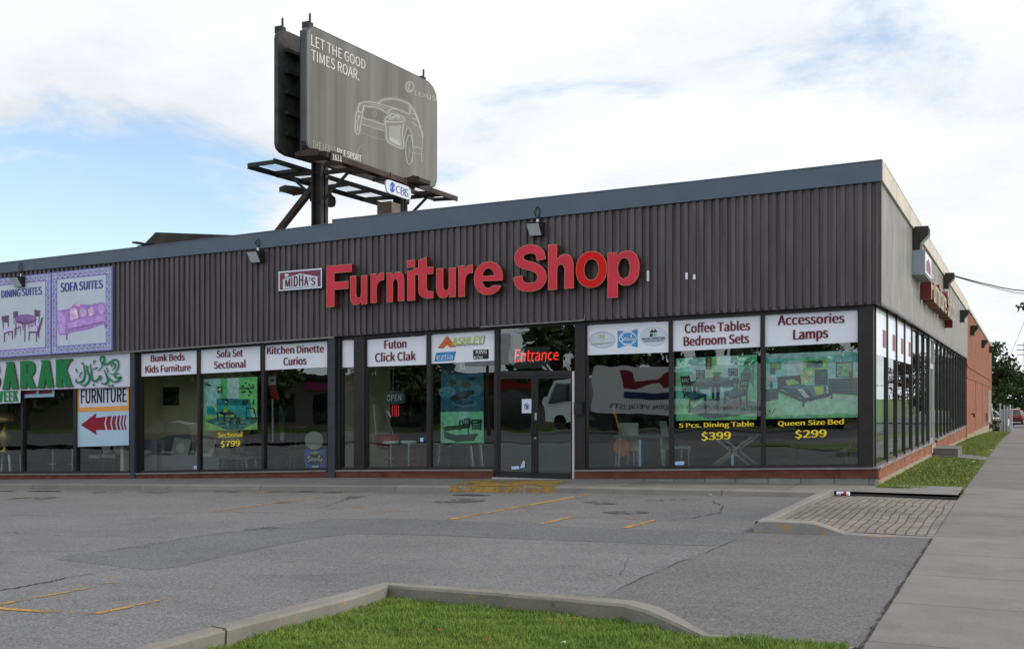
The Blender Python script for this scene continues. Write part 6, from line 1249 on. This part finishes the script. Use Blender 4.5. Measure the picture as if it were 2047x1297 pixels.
def catwalk(p_in, p_out, name, q_in0, q_in1, q_out0, q_out1):
    i0, i1, o0, o1 = p_in(q_in0), p_in(q_in1), p_out(q_out0), p_out(q_out1)
    # keep the deck square: same start and end along the board
    y0, y1 = (i0.y + o0.y) / 2, (i1.y + o1.y) / 2
    fi_, fo_ = lines((i0.y, i0.z), (i1.y, i1.z)), lines((o0.y, o0.z), (o1.y, o1.z)); xi_, xo_ = i0.x, o0.x
    zf_ = lambda y: (fi_(y) + fo_(y)) / 2
    mb = MB(); mb.bar((xi_, y0, zf_(y0)), (xi_, y1, zf_(y1)), .05, .12); mb.bar((xo_, y0, zf_(y0) - .07), (xo_, y1, zf_(y1) - .07), .05, .13)
    n = 6
    for k in range(n + 1):
        y = y0 + (y1 - y0) * k / n; mb.bar((xi_, y, zf_(y) - .03), (xo_, y, zf_(y) - .05), .05, .10)
    r = mb.build('catwalk', 'rust' if xo_ > xi_ else 'steel_dark', bb)
    mb = MB(); ny = int(abs(y1 - y0) / .085)
    for k in range(ny):
        y = y0 + (y1 - y0) * (k + .5) / ny; dx = .0
        mb.poly([(xi_, y, zf_(y) + .03), (xo_, y + .25, zf_(y + .25) + .03), (xo_, y + .259, zf_(y) + .03), (xi_, y + .009, zf_(y) + .03)])
        mb.poly([(xi_, y + .25, zf_(y) + .034), (xo_, y, zf_(y) + .034), (xo_, y + .009, zf_(y) + .034), (xi_, y + .259, zf_(y) + .034)])
    mb.raw = True; mb.build('grating', 'steel_dark', r)
    for yy in (c1.y, c2.y):
        mb = MB(); mb.bar((XM, yy, zf_(yy) - .12), (xo_, yy, zf_(yy) - .10), .10); mb.bar((XM, yy, zf_(yy) - .9), ((xi_ + xo_) / 2, yy, zf_(yy) - .12), .06); mb.build('catwalk_arm', 'steel_dark', r)
    return zf_, y0, y1
zf1, ya1, yb1 = catwalk(PI, PO, 'front', (595, 140), (1805, 552), (740, 96), (2012, 520))
zf2, ya2, yb2 = catwalk(PRI, PRO, 'rear', (310, 182), (1500, 545), (78, 230), (1430, 618))
def board_lamp(y, x, zf_, s, label=None, ln=.5):
    z = zf_(y) - .06; mb = MB(); mb.prism([(x - .1 * s, y, z), (x + .42 * s, y, z - .02), (x + .42 * s, y, z + .09), (x + .25 * s, y, z + .13), (x - .1 * s, y, z + .07)], (0, .6, 0)); lo_ = mb.build('floodlight', 'rust', bb, bevel=.015)
    mb = MB(); mb.prism([(x - .11 * s, y + .05, z + .072), (x + .22 * s, y + .05, z + .132), (x + .22 * s, y + .55, z + .132), (x - .11 * s, y + .55, z + .072)], (0, 0, .015)); mb.build('lens', 'lens', lo_)
board_lamp(ya1 - .08, XB + .22, zf1, 1.25); board_lamp(PO((1620, 320)).y - .4, XB + .85, zf1, 1); board_lamp(on_side(585, 380, X2 - .95).y, X2 - .95, lambda y: on_side(600, 378, X2 - .9).z, -1)
# hanging name plates
PS = Plane('side', XB + 1.0, 'B3')
pl = [(1357, 420), (1358, 388), (1372, 370), (1392, 372), (1560, 432), (1580, 446), (1590, 475), (1588, 535), (1578, 552), (1560, 554), (1388, 495), (1366, 476)]
mb = MB(); mb.prism([PS(p) for p in pl], (-.04, 0, 0)); np_ = mb.build('name_plate', ink((214, 220, 228)), bb)
BL = (58, 92, 168)
picture('emblem', np_, PS, [(BL, ell(1416, 441, 25, 48, 24)), ((214, 220, 228), smooth_path([(1394, 440), (1405, 424), (1416, 420), (1428, 428), (1439, 446), (1428, 458), (1416, 462), (1404, 454), (1394, 440)], 3)), (BL, ell(1416, 441, 12, 22, 16))], .002)
mb = MB(); put_text(mb, 'CBS', quad(PS, (1450, 418), (1564, 462), (1564, 534), (1450, 490), d=.004), .012); 
for k, (x, y) in enumerate(((1492, 433), (1530, 450))): mb.poly([PS(p, .006) for p in ((x, y), (x + 6, y + 2), (x + 6, y + 74), (x, y + 72))])
mb.raw = True; mb.build('lettering', ink(BL), np_)
mb = MB(); 
for x, y in ((1400, 372), (1538, 420)): mb.bar(PS((x, y)), PS((x, y - 72)), .03)
mb.build('hanger', 'rust', np_)
PS2 = Plane('side', X2 - 1.0, 'B3'); mb = MB(); mb.prism([PS2(p) for p in [(655, 540), (668, 495), (690, 480), (850, 505), (885, 535), (893, 580), (880, 620), (850, 628), (690, 585), (662, 570)]], (-.04, 0, 0)); mb.bar(PS2((845, 505)), PS2((845, 450)), .03); mb.build('name_plate', 'steel_dark', bb)
PN = Plane('side', XB + .95, 'B3'); mb = MB(); put_text(mb, '1611', quad(PN, (848, 128), (936, 150), (936, 205), (848, 185), d=.03), .03); mb.raw = True; mb.build('number', ink((205, 205, 200)), bb)
mb = MB(); q = quad(PN, (838, 98), (945, 128), (945, 212), (838, 190)); mb.prism(q, (.02, 0, 0)); mb.build('number_plate', 'rust', bb)
mb = MB(); q = PM((1400, 690)); mb.box(XM - .1, XM + .35, q.y - .55, q.y - .05, q.z - .9, q.z + .25); tag(mb.build('control_box', mat('box_tan', (.20, .16, .12), .7, 0, .3, .2, 5), bevel=.01), 'tan control box on the roof beside the right billboard post', 'control box')

# ------------------------------------------------------------------ the red letter sign and its white logo box on the side wall
s = thing('channel_letter_sign', 'red and gold edged raised letters on the side siding, seen almost edge on', 'letter sign', (0, 12, 4.5), 'red letter signs of the shop')
mat('letter_gold', (.34, .24, .075), .3, .5)
ys_, ye_ = 8.6, 18.6; z0l, ch_h = 4.12, .62; cur = ys_; zb_ = 4.10
wds = {'F': .62, 'u': .6, 'r': .42, 'n': .6, 'i': .26, 't': .42, 'e': .62, 'S': .76, 'h': .6, 'o': .66, 'p': .64}
tot = sum(wds[c] for c in 'FurnitureShop') + 12 * .08 + .35; sc_ = (ye_ - ys_) / tot
for k, ch in enumerate('FurnitureShop'):
    w_ = wds[ch] * sc_; asc = 1.0 if ch in 'FSh' else (.95 if ch in 'it' else .74); dsc = -.26 if ch == 'p' else 0; hs = .66
    big_ = 1.2 if k >= 9 else 1.0
    q = [Vector((.26, cur, zb_ + asc * hs * big_)), Vector((.26, cur + w_, zb_ + asc * hs * big_)), Vector((.26, cur + w_, zb_ + dsc * hs * big_)), Vector((.26, cur, zb_ + dsc * hs * big_))]
    mb = MB(); put_text(mb, ch, q, .05, depth=(-.24, 0, 0), res=5); e = mb.build('letter', 'letter_side', s)
    mb = MB(); put_text(mb, ch, [p + Vector((.012, 0, 0)) for p in q], .05, depth=(-.01, 0, 0), res=5); mb.build('trim', 'letter_gold', e)
    cur += w_ + .08 * sc_ + (.35 * sc_ if k == 8 else 0)
s = thing('logo_box', 'white logo box sign projecting from the side siding above the red letters', 'box sign', (0, 6.3, 4.9))
mb = MB(); mb.box(-.01, .28, 6.3, 8.2, 4.50, 5.06); mb.build('cabinet', ink((150, 160, 176)), s, bevel=.008); mb = MB(); mb.box(.281, .30, 6.34, 8.16, 4.54, 5.02); mb.build('face', ink((232, 236, 240)), s)
mb = MB(); mb.poly([(.303, 6.6, 4.6), (.303, 7.9, 4.6), (.303, 7.9, 4.82), (.303, 7.25, 4.96), (.303, 6.6, 4.82)]); mb.build('house_emblem', ink((130, 66, 90)), s)

# ------------------------------------------------------------------ trees
def leaf_mat(name, col):
    m, t, p, pos, _ = custom(name); t.links.new(scalev(t, col, mrange(t, noise(t, pos, 1.2, 3), .3, .7, .65, 1.35)), p.inputs['Base Color']); p.inputs['Roughness'].default_value = .6; p.inputs['Specular IOR Level'].default_value = .3
leaf_mat('leaf_a', (.028, .050, .016)); leaf_mat('leaf_b', (.040, .068, .020)); leaf_mat('leaf_c', (.062, .085, .028)); leaf_mat('leaf_red', (.055, .018, .018)); leaf_mat('leaf_red2', (.085, .03, .025)); leaf_mat('needle', (.016, .034, .020)); leaf_mat('needle_b', (.026, .046, .026)); mat('bark', (.05, .038, .03), .9, 0, .2, .3, 6)
def leaves(name, parent, centres, per, spread, size, mats, flat=.6):
    cc = np.array([c[:3] for c in centres]); n = len(cc); rr = np.array([c[3] for c in centres])
    dirs = rng.normal(size=(n, per, 3)); dirs /= np.linalg.norm(dirs, axis=2, keepdims=True); rad = rng.uniform(.15, 1, (n, per, 1)) ** .6
    Pp = (cc[:, None] + dirs * rad * rr[:, None, None] * np.array([1, 1, .75]) * spread).reshape(-1, 3)
    N_ = len(Pp); a = rng.normal(size=(N_, 3)); a /= np.linalg.norm(a, axis=1, keepdims=True); b = rng.normal(size=(N_, 3)); b -= a * (a * b).sum(1, keepdims=True); b /= np.linalg.norm(b, axis=1, keepdims=True)
    s_ = size * rng.uniform(.6, 1.3, (N_, 1)); a *= s_; b *= s_ * .55
    V = np.stack([Pp - a, Pp - b * .9 + a * .1, Pp + a, Pp + b * .9 + a * .1], 1) - np.array(OFF[parent]) if parent else np.stack([Pp - a, Pp - b, Pp + a, Pp + b], 1)
    me = bpy.data.meshes.new(name); me.vertices.add(N_ * 4); me.vertices.foreach_set('co', V.reshape(-1)); me.loops.add(N_ * 4); me.loops.foreach_set('vertex_index', np.arange(N_ * 4)); me.polygons.add(N_); me.polygons.foreach_set('loop_start', np.arange(N_) * 4)
    for m_ in mats: me.materials.append(MATS[m_])
    ci = np.repeat(rng.integers(0, len(mats), n), per); ci = np.where(rng.random(N_) < .25, rng.integers(0, len(mats), N_), ci); me.polygons.foreach_set('material_index', ci.astype(np.int32)); me.update(calc_edges=True)
    o = bpy.data.objects.new(name, me); C.objects.link(o); o.parent = parent; OFF[o] = OFF[parent]; return o
def tree(label, x, y, z, h, rad, ncl=46, per=70, leaf=.28, mats=('leaf_a', 'leaf_b', 'leaf_c'), group=None, base=.28, squash=1.0):
    s = thing('broadleaf_tree', label, 'tree', (x, y, z), group); rnd = random.Random(int(abs(x * 13 + y * 7)) + 3)
    cs = []
    for k in range(ncl):
        a = rnd.uniform(0, 6.283); u = rnd.uniform(0, 1); rr = rad * math.sin(math.pi * min(.97, (.12 + .88 * u) * .93)) ** .6 * rnd.uniform(.35, .95) * squash
        cs.append((x + rr * math.cos(a), y + rr * math.sin(a), z + h * (base + (1 - base) * u * .95), rad * rnd.uniform(.20, .36)))
    leaves('crown', s, cs, per, 1.0, leaf, mats)
    mb = MB(); mb.tube([(x, y, z - .3), (x + .05, y, z + h * .25), (x, y + .1, z + h * .5), (x + .1, y, z + h * .8)], [h * .035, h * .028, h * .018, h * .005], 8)
    for c in cs[::4]: mb.tube([(x, y, z + h * (.2 + .3 * rnd.random())), ((x + c[0]) / 2, (y + c[1]) / 2, (z + h * .4 + c[2]) / 2), c[:3]], [h * .012, h * .008, h * .003], 5)
    mb.build('trunk', 'bark', s); return s
def spruce(label, x, y, z, h, rad, group=None):
    s = thing('spruce_tree', label, 'tree', (x, y, z), group); rnd = random.Random(int(abs(x * 5 + y * 3))); cs = []
    for k in range(24):
        u = k / 24; n = max(3, int(9 * (1 - u)))
        for j in range(n):
            a = rnd.uniform(0, 6.28); r_ = rad * (1 - u) ** .9 * rnd.uniform(.3, 1); cs.append((x + r_ * math.cos(a), y + r_ * math.sin(a), z + h * (.06 + .93 * u) - .15 * r_, .28 + .3 * (1 - u)))
    leaves('crown', s, cs, 36, 1.0, .26, ('needle', 'needle_b')); mb = MB(); mb.tube([(x, y, z - .3), (x, y, z + h * .97)], [h * .022, .02], 7); mb.build('trunk', 'bark', s); return s
tree('tall dark leafy tree just beyond the far corner of the shop', -1.9, 104, -1.5, 9.0, 3.9, 70, 90, .26)
for k, (x, y, h, r_, lab) in enumerate(((-9, 150, 7.5, 5, 'low leafy tree hidden mostly by the shop corner, far down the street'), (1.0, 152, 6.6, 4.5, 'leafy tree behind the tall dark tree at the end of the street'), (7, 158, 7.5, 5, 'leafy tree at the right end of the far tree row'))):
    tree(lab, x, y, -1.5, h, r_, 44, 70, .34, group='trees at the end of the street')
tree('dark red leafed tree at the right edge of the view, down the street', 6.5, 101, -1.5, 7.6, 4.2, 50, 70, .24, ('leaf_red', 'leaf_red2', 'leaf_a'))
s = thing('boulevard_tree', 'young street tree beside the pavement with one leafy twig reaching into view', 'tree', (4.6, -3.5, -.1))
mb = MB(); mb.tube([(4.6, -3.5, -.3), (4.62, -3.5, 1.6), (4.55, -3.4, 3.2), (4.6, -3.4, 5.2)], [.09, .075, .05, .015], 8); tip = on_side(2034, 612, 2.30)
tip = CAMV + ray(2036, 614) * 17.0
mb.tube([(4.57, -3.42, 2.9), ((4.57 + tip.x) / 2, (tip.y - 3.42) / 2, 3.0), tuple(tip + Vector((.05, 0, -.03)))], [.03, .018, .006], 6); mb.build('trunk', 'bark', s)
cs = [(4.6 + random.uniform(-.9, 1.2), -3.4 + random.uniform(-1.2, 1.2), random.uniform(3.0, 5.6), .5) for _ in range(26)]
cs = [c for c in cs if c[0] > 3.5]
leaves('crown', s, cs, 40, 1.0, .07, ('leaf_a', 'leaf_red'))
tw = [(tip.x + .03 * k, tip.y + .02 * k, tip.z + random.uniform(-.06, .05) + .01 * k, .07) for k in range(10)]
leaves('twig_leaves', s, tw, 5, 1.0, .045, ('leaf_a', 'leaf_red'))
s = thing('ornamental_grass', 'pale clump of tall ornamental grass by the far shop corner', 'shrub', (-.1, 84, -1.35)); cs = [(random.uniform(-1.6, .25), 84 + random.uniform(-1, 1), -1.3 + random.uniform(0, .9), .4) for _ in range(40)]; leaf_mat('straw', (.14, .14, .06)); leaves('foliage', s, cs, 50, 1.0, .12, ('straw', 'leaf_c'))
# pale wrapped service posts by the pavement at the back
s = thing('service_posts', 'cluster of pale grey service posts and a cabinet beside the far pavement', 'posts', (.9, 84, -1.4)); mat('pale_grey', (.42, .45, .50), .6)
mb = MB(); mb.box(.55, 1.0, 83.8, 84.3, -1.5, .5); mb.build('cabinet', 'pale_grey', s, bevel=.03)
for k, (x, hh) in enumerate(((.50, 1.0), (.82, .85), (1.08, .75), (1.28, .9), (1.42, .4))): mb = MB(); mb.lathe([(.0, -1.5), (.06, -1.5), (.06, hh - .05), (.09, hh - .04), (.09, hh), (0, hh + .02)], (x, 83.6 + .15 * (k % 2), 0), 10); mb.build('post', 'pale_grey', s)
s = thing('covered_figure', 'pale grey conical wrapped object behind the parked white car', 'wrapped object', (-.55, 97, -1.5)); mb = MB(); mb.lathe([(.7, -1.5), (.6, -.2), (.3, .6), (.32, .9), (.0, 1.1)], (-.75, 97, 0), 10); mb.build('cover', 'pale_grey', s)
# wires from the corner of the roof to a pole beyond the right edge
s = thing('utility_pole', 'wooden utility pole beside the street carrying the wires to the shop', 'pole', (9, 24, -.4)); mb = MB(); mb.tube([(9, 24, -.6), (9, 24, 9)], [.16, .11], 10); mb.build('post', 'bark', s); mb = MB(); mb.bar((7.9, 24, 8.3), (10.1, 24, 8.3), .1, .12); mb.build('crossarm', 'bark', s)
st_ = on_side(1899, 549, .05)
for k, (px, py, rr) in enumerate(((2047, 581, .022), (2047, 587, .012))):
    e = CAMV + ray(px, py) * 42; e2 = e + (e - st_) * .9; e2.z += .5
    mb = MB(); mb.tube(smooth_path([tuple(st_ + Vector((0, .25 * k, 0))), tuple(st_.lerp(e, .5) + Vector((0, 0, -.06))), tuple(e), tuple(e2)], 6), rr, 6); tag(mb.build('service_wire', 'black'), ('thick black wire running from the shop roof edge to the right', 'thin black wire running just under the thicker one from the roof edge')[k], 'wire')
s = thing('utility_pole', 'far utility pole with cross arms at the right edge, down the street', 'pole', (3.0, 120, -1.5)); e = CAMV + ray(2046, 690) * 145; mb = MB(); mb.tube([(e.x + .15, e.y, -1.5), (e.x + .15, e.y, e.z + .4)], .13, 8); mb.build('post', 'bark', s); mb = MB()
for dz in (0, -.6, -1.2): mb.bar((e.x - .8, e.y, e.z + dz), (e.x + 1.1, e.y, e.z + dz), .10)
mb.build('crossarm', 'bark', s)
a, b = CAMV + ray(2047, 645) * 60, CAMV + ray(2019, 712) * 130; mb = MB(); mb.tube([tuple(a + (a - b) * .3), tuple(a), tuple(b), tuple(b + (b - a) * .2)], .014, 5); tag(mb.build('overhead_wire', 'black'), 'thin overhead wire slanting down to the far trees at the right edge', 'wire')

# ------------------------------------------------------------------ vehicles
mat('tyre', (.015, .015, .016), .8); mat('car_glass', (.02, .025, .03), .06, 0, .8); mat('tail_red', (.35, .01, .01), .3)
def car(label, paint, x, y, z, rz, kind='hatch', group='cars around the shop'):
    s = thing('parked_car', label, 'car', (0, 0, 0), group)
    sid = {'hatch': [(-2.05, .35), (-2.1, .62), (-2.0, .86), (-1.75, .95), (1.0, .96), (1.75, .80), (2.05, .66), (2.1, .38), (1.9, .24), (-1.9, .24)], 'suv': [(-2.3, .4), (-2.35, .75), (-2.25, 1.05), (1.0, 1.08), (2.0, .98), (2.3, .85), (2.33, .42), (2.1, .3), (-2.1, .3)]}[kind]
    top = {'hatch': [(-1.85, .94), (-1.45, 1.38), (-.6, 1.50), (.25, 1.44), (1.15, .95)], 'suv': [(-2.2, 1.05), (-2.0, 1.62), (-1.2, 1.74), (.3, 1.70), (1.15, 1.07)]}[kind]
    mb = MB(); rows = []
    for yy, k, dz in ((-.86, .97, 0), (-.78, 1, .03), (.78, 1, .03), (.86, .97, 0)): rows.append([(a * k, yy, b + (dz if b > .6 else 0)) for a, b in sid] + [(sid[0][0] * k, yy, sid[0][1])])
    mb.loft(rows); mb.poly(rows[0][:-1]); mb.poly(rows[-1][:-1]); mb.build('body', paint, s, bevel=.03)
    mb = MB(); mb.loft([[(a, -.76 + (b - .95) * .3, b) for a, b in top], [(a, .76 - (b - .95) * .3, b) for a, b in top]]); mb.poly([(a, -.76 + (b - .95) * .3, b) for a, b in top]); mb.poly([(a, .76 - (b - .95) * .3, b) for a, b in top]); mb.build('windows', 'car_glass', s)
    rf = top[1:4]; mb = MB(); mb.loft([[(a, -.76 + (b - .95) * .3, b + .012) for a, b in rf], [(a, .76 - (b - .95) * .3, b + .012) for a, b in rf]])
    for a, b in ((0, 1), (4, 3)):
        for q in (-1, 1): mb.bar((top[a][0], q * (.765 - (top[a][1] - .95) * .3), top[a][1]), (top[b][0], q * (.765 - (top[b][1] - .95) * .3), top[b][1] + .01), .07)
    for q in (-1, 1): mb.bar((-.3, q * .76, .96), (-.35, q * (.765 - .5 * .3), 1.45 if kind == 'hatch' else 1.68), .06)
    mb.build('roof', paint, s)
    for a in (-1.32, 1.32):
        for q in (-.80, .80):
            mb = MB(); mb.prism([(a + .32 * math.cos(u), q - .1, .32 + .32 * math.sin(u)) for u in [k * .314 for k in range(20)]], (0, .2, 0)); w_ = mb.build('wheel', 'tyre', s, bevel=.02)
            mb = MB(); qq = q - .105 if q < 0 else q + .105; mb.poly([(a + (.21 if k % 4 else .15) * math.cos(k * .314), qq, .32 + (.21 if k % 4 else .15) * math.sin(k * .314)) for k in range(20)]); mb.build('rim', 'alu', w_)
    for q in (-.62, .62):
        mb = MB(); mb.box(-2.13 if kind == 'hatch' else -2.37, -2.02 if kind == 'hatch' else -2.25, q - .16, q + .16, .66, .88); mb.build('tail_light', 'tail_red', s); mb = MB(); mb.box(1.98 if kind == 'hatch' else 2.24, 2.09 if kind == 'hatch' else 2.34, q - .18, q + .18, .58, .72); mb.build('headlight', 'lens', s)
    s.location = (x, y, z); s.rotation_euler = (0, 0, rz); return s
mat('paint_white', (.72, .73, .74), .25, 0, .6, .02); mat('paint_green', (.22, .36, .05), .25, .1, .6, .03); mat('paint_dark', (.02, .022, .03), .2, .2, .6, .03); mat('paint_red', (.20, .02, .025), .25, .1, .6, .03); mat('paint_silver', (.40, .42, .44), .25, .5, .6, .03)
car('white car parked behind the far shop corner', 'paint_white', -.75, 94, -1.45, R(60), 'suv'); car('dark red car with a pale roof at the end of the street', 'paint_red', 1.35, 119, -1.5, R(90), 'suv'); car('silver car parked beyond the white one', 'paint_silver', -1.3, 100, -1.5, R(40))
car('bright green car seen only as a reflection in the left windows', 'paint_green', -37.0, -9.5, L(-37), R(185)); car('dark car reflected behind the green one in the left windows', 'paint_dark', -34, -19, L(-34), R(175)); car('white delivery car on the side street, reflected in the side windows', 'paint_white', 8.0, 46, -.5, R(90), 'suv')
# trailer truck on the main road, seen mirrored in the shop windows
s = thing('trailer_truck', 'white box trailer truck on the main road, mirrored in the right hand windows', 'truck', (0, 0, 0))
zt_ = -.5; tx0, tx1, ty = -22.0, -6.5, -44.0
mb = MB(); mb.box(tx0, tx1, ty - 2.5, ty, zt_ + 1.1, zt_ + 4.0); mb.build('trailer', 'paint_white', s, bevel=.03)
for x, tx, q0, q1, z0, z1, c in ((0, "CANADA'S TRAILER AND INTERMODAL SPECIALISTS", -21.0, -11.0, 1.35, 1.62, (60, 62, 70)),):
    mb = MB(); put_text(mb, tx, [Vector((q1, ty + .012, zt_ + z1)), Vector((q0, ty + .012, zt_ + z1)), Vector((q0, ty + .012, zt_ + z0)), Vector((q1, ty + .012, zt_ + z0))], .02); mb.raw = True; mb.build('lettering', ink(c), s)
mb = MB(); mb.poly([(x, ty + .01, zt_ + z) for x, z in ((-20.2, 1.95), (-14.1, 1.95), (-14.1, 2.4), (-20.2, 2.4))]); mb.build('blue_stripe', ink((24, 40, 84)), s)
mb = MB(); mb.poly([(x - 2.6, ty + .012, zt_ + z) for x, z in ((-17.6, 2.7), (-16.9, 2.6), (-15.4, 3.1), (-15.0, 2.7), (-13.4, 2.7), (-12.8, 3.2), (-13.3, 3.7), (-14.8, 3.75), (-15.5, 3.3), (-16.9, 3.1), (-17.2, 3.7), (-17.6, 3.7))]); mb.poly([(-16.5 + .35 * math.cos(k * .4), ty + .014, zt_ + 3.25 + .35 * math.sin(k * .4)) for k in range(16)]); mb.build('red_emblem', ink((120, 24, 40)), s)
mb = MB(); mb.prism([(tx0 - 3.4, ty - 2.45, zt_ + .6), (tx0 - 3.4, ty - 2.45, zt_ + 1.7), (tx0 - 2.9, ty - 2.45, zt_ + 3.0), (tx0 - .9, ty - 2.45, zt_ + 3.4), (tx0 - .9, ty - 2.45, zt_ + .6)], (0, 2.4, 0)); mb.build('cab', 'paint_white', s, bevel=.08)
mb = MB(); mb.prism([(tx0 - 3.2, ty - .045, zt_ + 1.8), (tx0 - 2.75, ty - .045, zt_ + 2.9), (tx0 - 1.6, ty - .045, zt_ + 2.9), (tx0 - 1.6, ty - .045, zt_ + 1.8)], (0, .06, 0)); mb.build('windows', 'car_glass', s)
for x in (tx0 - 2.4, tx0 + .6, tx0 + 1.8, tx1 - 2.6, tx1 - 1.4):
    for yy in (ty - 2.3, ty - .2): mb = MB(); mb.prism([(x + .5 * math.cos(k * .314), yy - .15, zt_ + .5 + .5 * math.sin(k * .314)) for k in range(20)], (0, .3, 0)); mb.build('wheel', 'tyre', s)
mb = MB(); mb.box(tx0 - 1, tx1, ty - 2.3, ty - .2, zt_ + .85, zt_ + 1.09); mb.build('chassis', 'steel_dark', s)
# across the main road: trees and a low parade of shops, mirrored in the glass
for k, (x, y, h, r_, lab) in enumerate(((-128, -74, 9, 5, 'k'), (-115, -66, 10, 5, 'l'), (-104, -72, 9, 5, 'm'), (-93, -64, 10, 5, 'n'), (-82, -70, 9, 5, 'o'), (-72, -66, 9, 4.5, 'first'), (-62, -62, 7.5, 4, 'b'), (-52, -68, 10, 5, 'c'), (-44, -62, 6.6, 3.6, 'd'), (-35, -70, 10, 4.4, 'e'), (-28.5, -64, 7.4, 3.4, 'f'), (-15, -66, 9.6, 4.6, 'g'), (-7, -64, 6.4, 3.4, 'h'), (0, -68, 8.6, 4.4, 'i'), (9, -66, 8, 4, 'j'))):
    tree('dark leafy roadside tree mirrored in the shop windows', x, y, max(-1.6, .024 * x) - .2, h, r_, 40, 60, .42, group='trees across the main road')
spruce('tall dark spruce mirrored in the window right of the entrance', -23, -62, -.8, 9.5, 2.6); spruce('slim spruce mirrored in the transom light', -19.5, -60, -.7, 8.0, 2.1)
s = thing('shop_parade', 'low row of shops across the main road, its sign bands mirrored in the glass', 'shop building', (-40, -76, -1))
mb = MB(); mb.box(-170, 12, -88, -76, -4, 3.6); mb.build('wall', mat('parade_wall', (.16, .14, .11), .8), s); mb = MB(); mb.box(-171, 13, -89, -75.2, 3.6, 4.0); mb.build('roof', 'steel_dark', s)
for x0, x1, c in ((-66, -56, (176, 60, 120)), (-54, -47, (120, 44, 44)), (-45, -34, (170, 40, 36)), (-33, -25, (190, 110, 40)), (-20, -10, (200, 196, 190))): mb = MB(); mb.box(x0, x1, -75.99, -75.8, 2.3, 3.2); mb.build('sign_band', ink(c), s)
for x0 in range(-92, 8, 9): mb = MB(); mb.box(x0, x0 + 6.5, -75.98, -75.94, -1.2, 1.9); mb.build('window', 'car_glass', s)
s = thing('tall_pole_sign', 'rounded white pole sign with a drink cup, mirrored in the window above the OPEN sign', 'pole sign', (-26.5, -38, -.6)); mb = MB(); mb.box(-28.0, -25.0, -38.2, -37.8, 3.6, 5.2); mb.build('panel', 'vinyl', s, bevel=.08); mb = MB(); mb.tube([(-26.5, -38, -.8), (-26.5, -38, 3.6)], .12); mb.build('post', 'steel_dark', s); mb = MB(); mb.prism([(-27.2, -37.79, 3.9), (-26.9, -37.79, 3.9), (-26.75, -37.79, 4.95), (-27.35, -37.79, 4.95)], (0, .01, 0)); mb.build('cup_print', ink((206, 150, 70)), s)

# ------------------------------------------------------------------ litter and fallen leaves
def litter(px, py, zf_, w_, label, col, cat='litter'):
    p = on_level(px, py, zf_); w_ *= .6; mb = MB(); mb.loft([[(p.x - w_, p.y, p.z + .012), (p.x, p.y + .02, p.z + .018), (p.x + w_, p.y, p.z + .012)], [(p.x - w_ * .8, p.y + w_, p.z + .016), (p.x + .01, p.y + w_ * 1.2, p.z + .026), (p.x + w_ * .9, p.y + w_, p.z + .012)]]); tag(mb.build('litter', ink(col)), label, cat)
litter(1419, 990.5, L, .07, 'crumpled white paper lying under the walkway kerb', (225, 225, 225)); litter(1945, 923, lambda x: -.05, .07, 'white paper scrap on the near part of the grass strip', (225, 225, 225)); litter(1981, 900, lambda x: -.12, .10, 'white paper scrap on the grass strip beyond the step block', (225, 225, 225)); litter(1125, 1288, lambda x: L(x) + .03, .035, 'white scrap in the grass of the near island', (215, 215, 205))
p = on_level(1686, 991, lambda x: -.06); s = thing('drink_cup', 'crushed white and red paper cup lying in the corner of the paved island', 'cup', p); mb = MB(); mb.tube([p + Vector((-.11, .02, .04)), p + Vector((.10, -.02, .045))], [.03, .036], 10); mb.build('cup', 'vinyl', s); mb = MB(); mb.tube([p + Vector((-.03, .006, .04)), p + Vector((.06, -.012, .044))], [.0335, .0365], 10); mb.build('red_print', ink((170, 50, 60)), s)
leaf_mat('autumn', (.30, .095, .02))
lp = [(970, 1278), (880, 1258), (810, 1282), (1115, 1240), (1180, 1282), (1150, 1234), (735, 1262), (1010, 1228), (690, 1290), (1290, 1290), (1390, 1293), (600, 1294)]
for k, (px, py) in enumerate(lp):
    p = on_level(px, py, lambda x: L(x) + .035); a = random.uniform(0, 6.28); mb = MB(); u, v_ = Vector((math.cos(a), math.sin(a), .2)) * .03, Vector((-math.sin(a), math.cos(a), .1)) * .018
    mb.poly([p - u, p - v_ + u * .2, p + u * .9, p + v_ + Vector((0, 0, .008))]); mb.raw = True; tag(mb.build('fallen_leaf', 'autumn'), 'small orange fallen leaf lying in the near island grass', 'leaf', 'fallen leaves on the near grass')
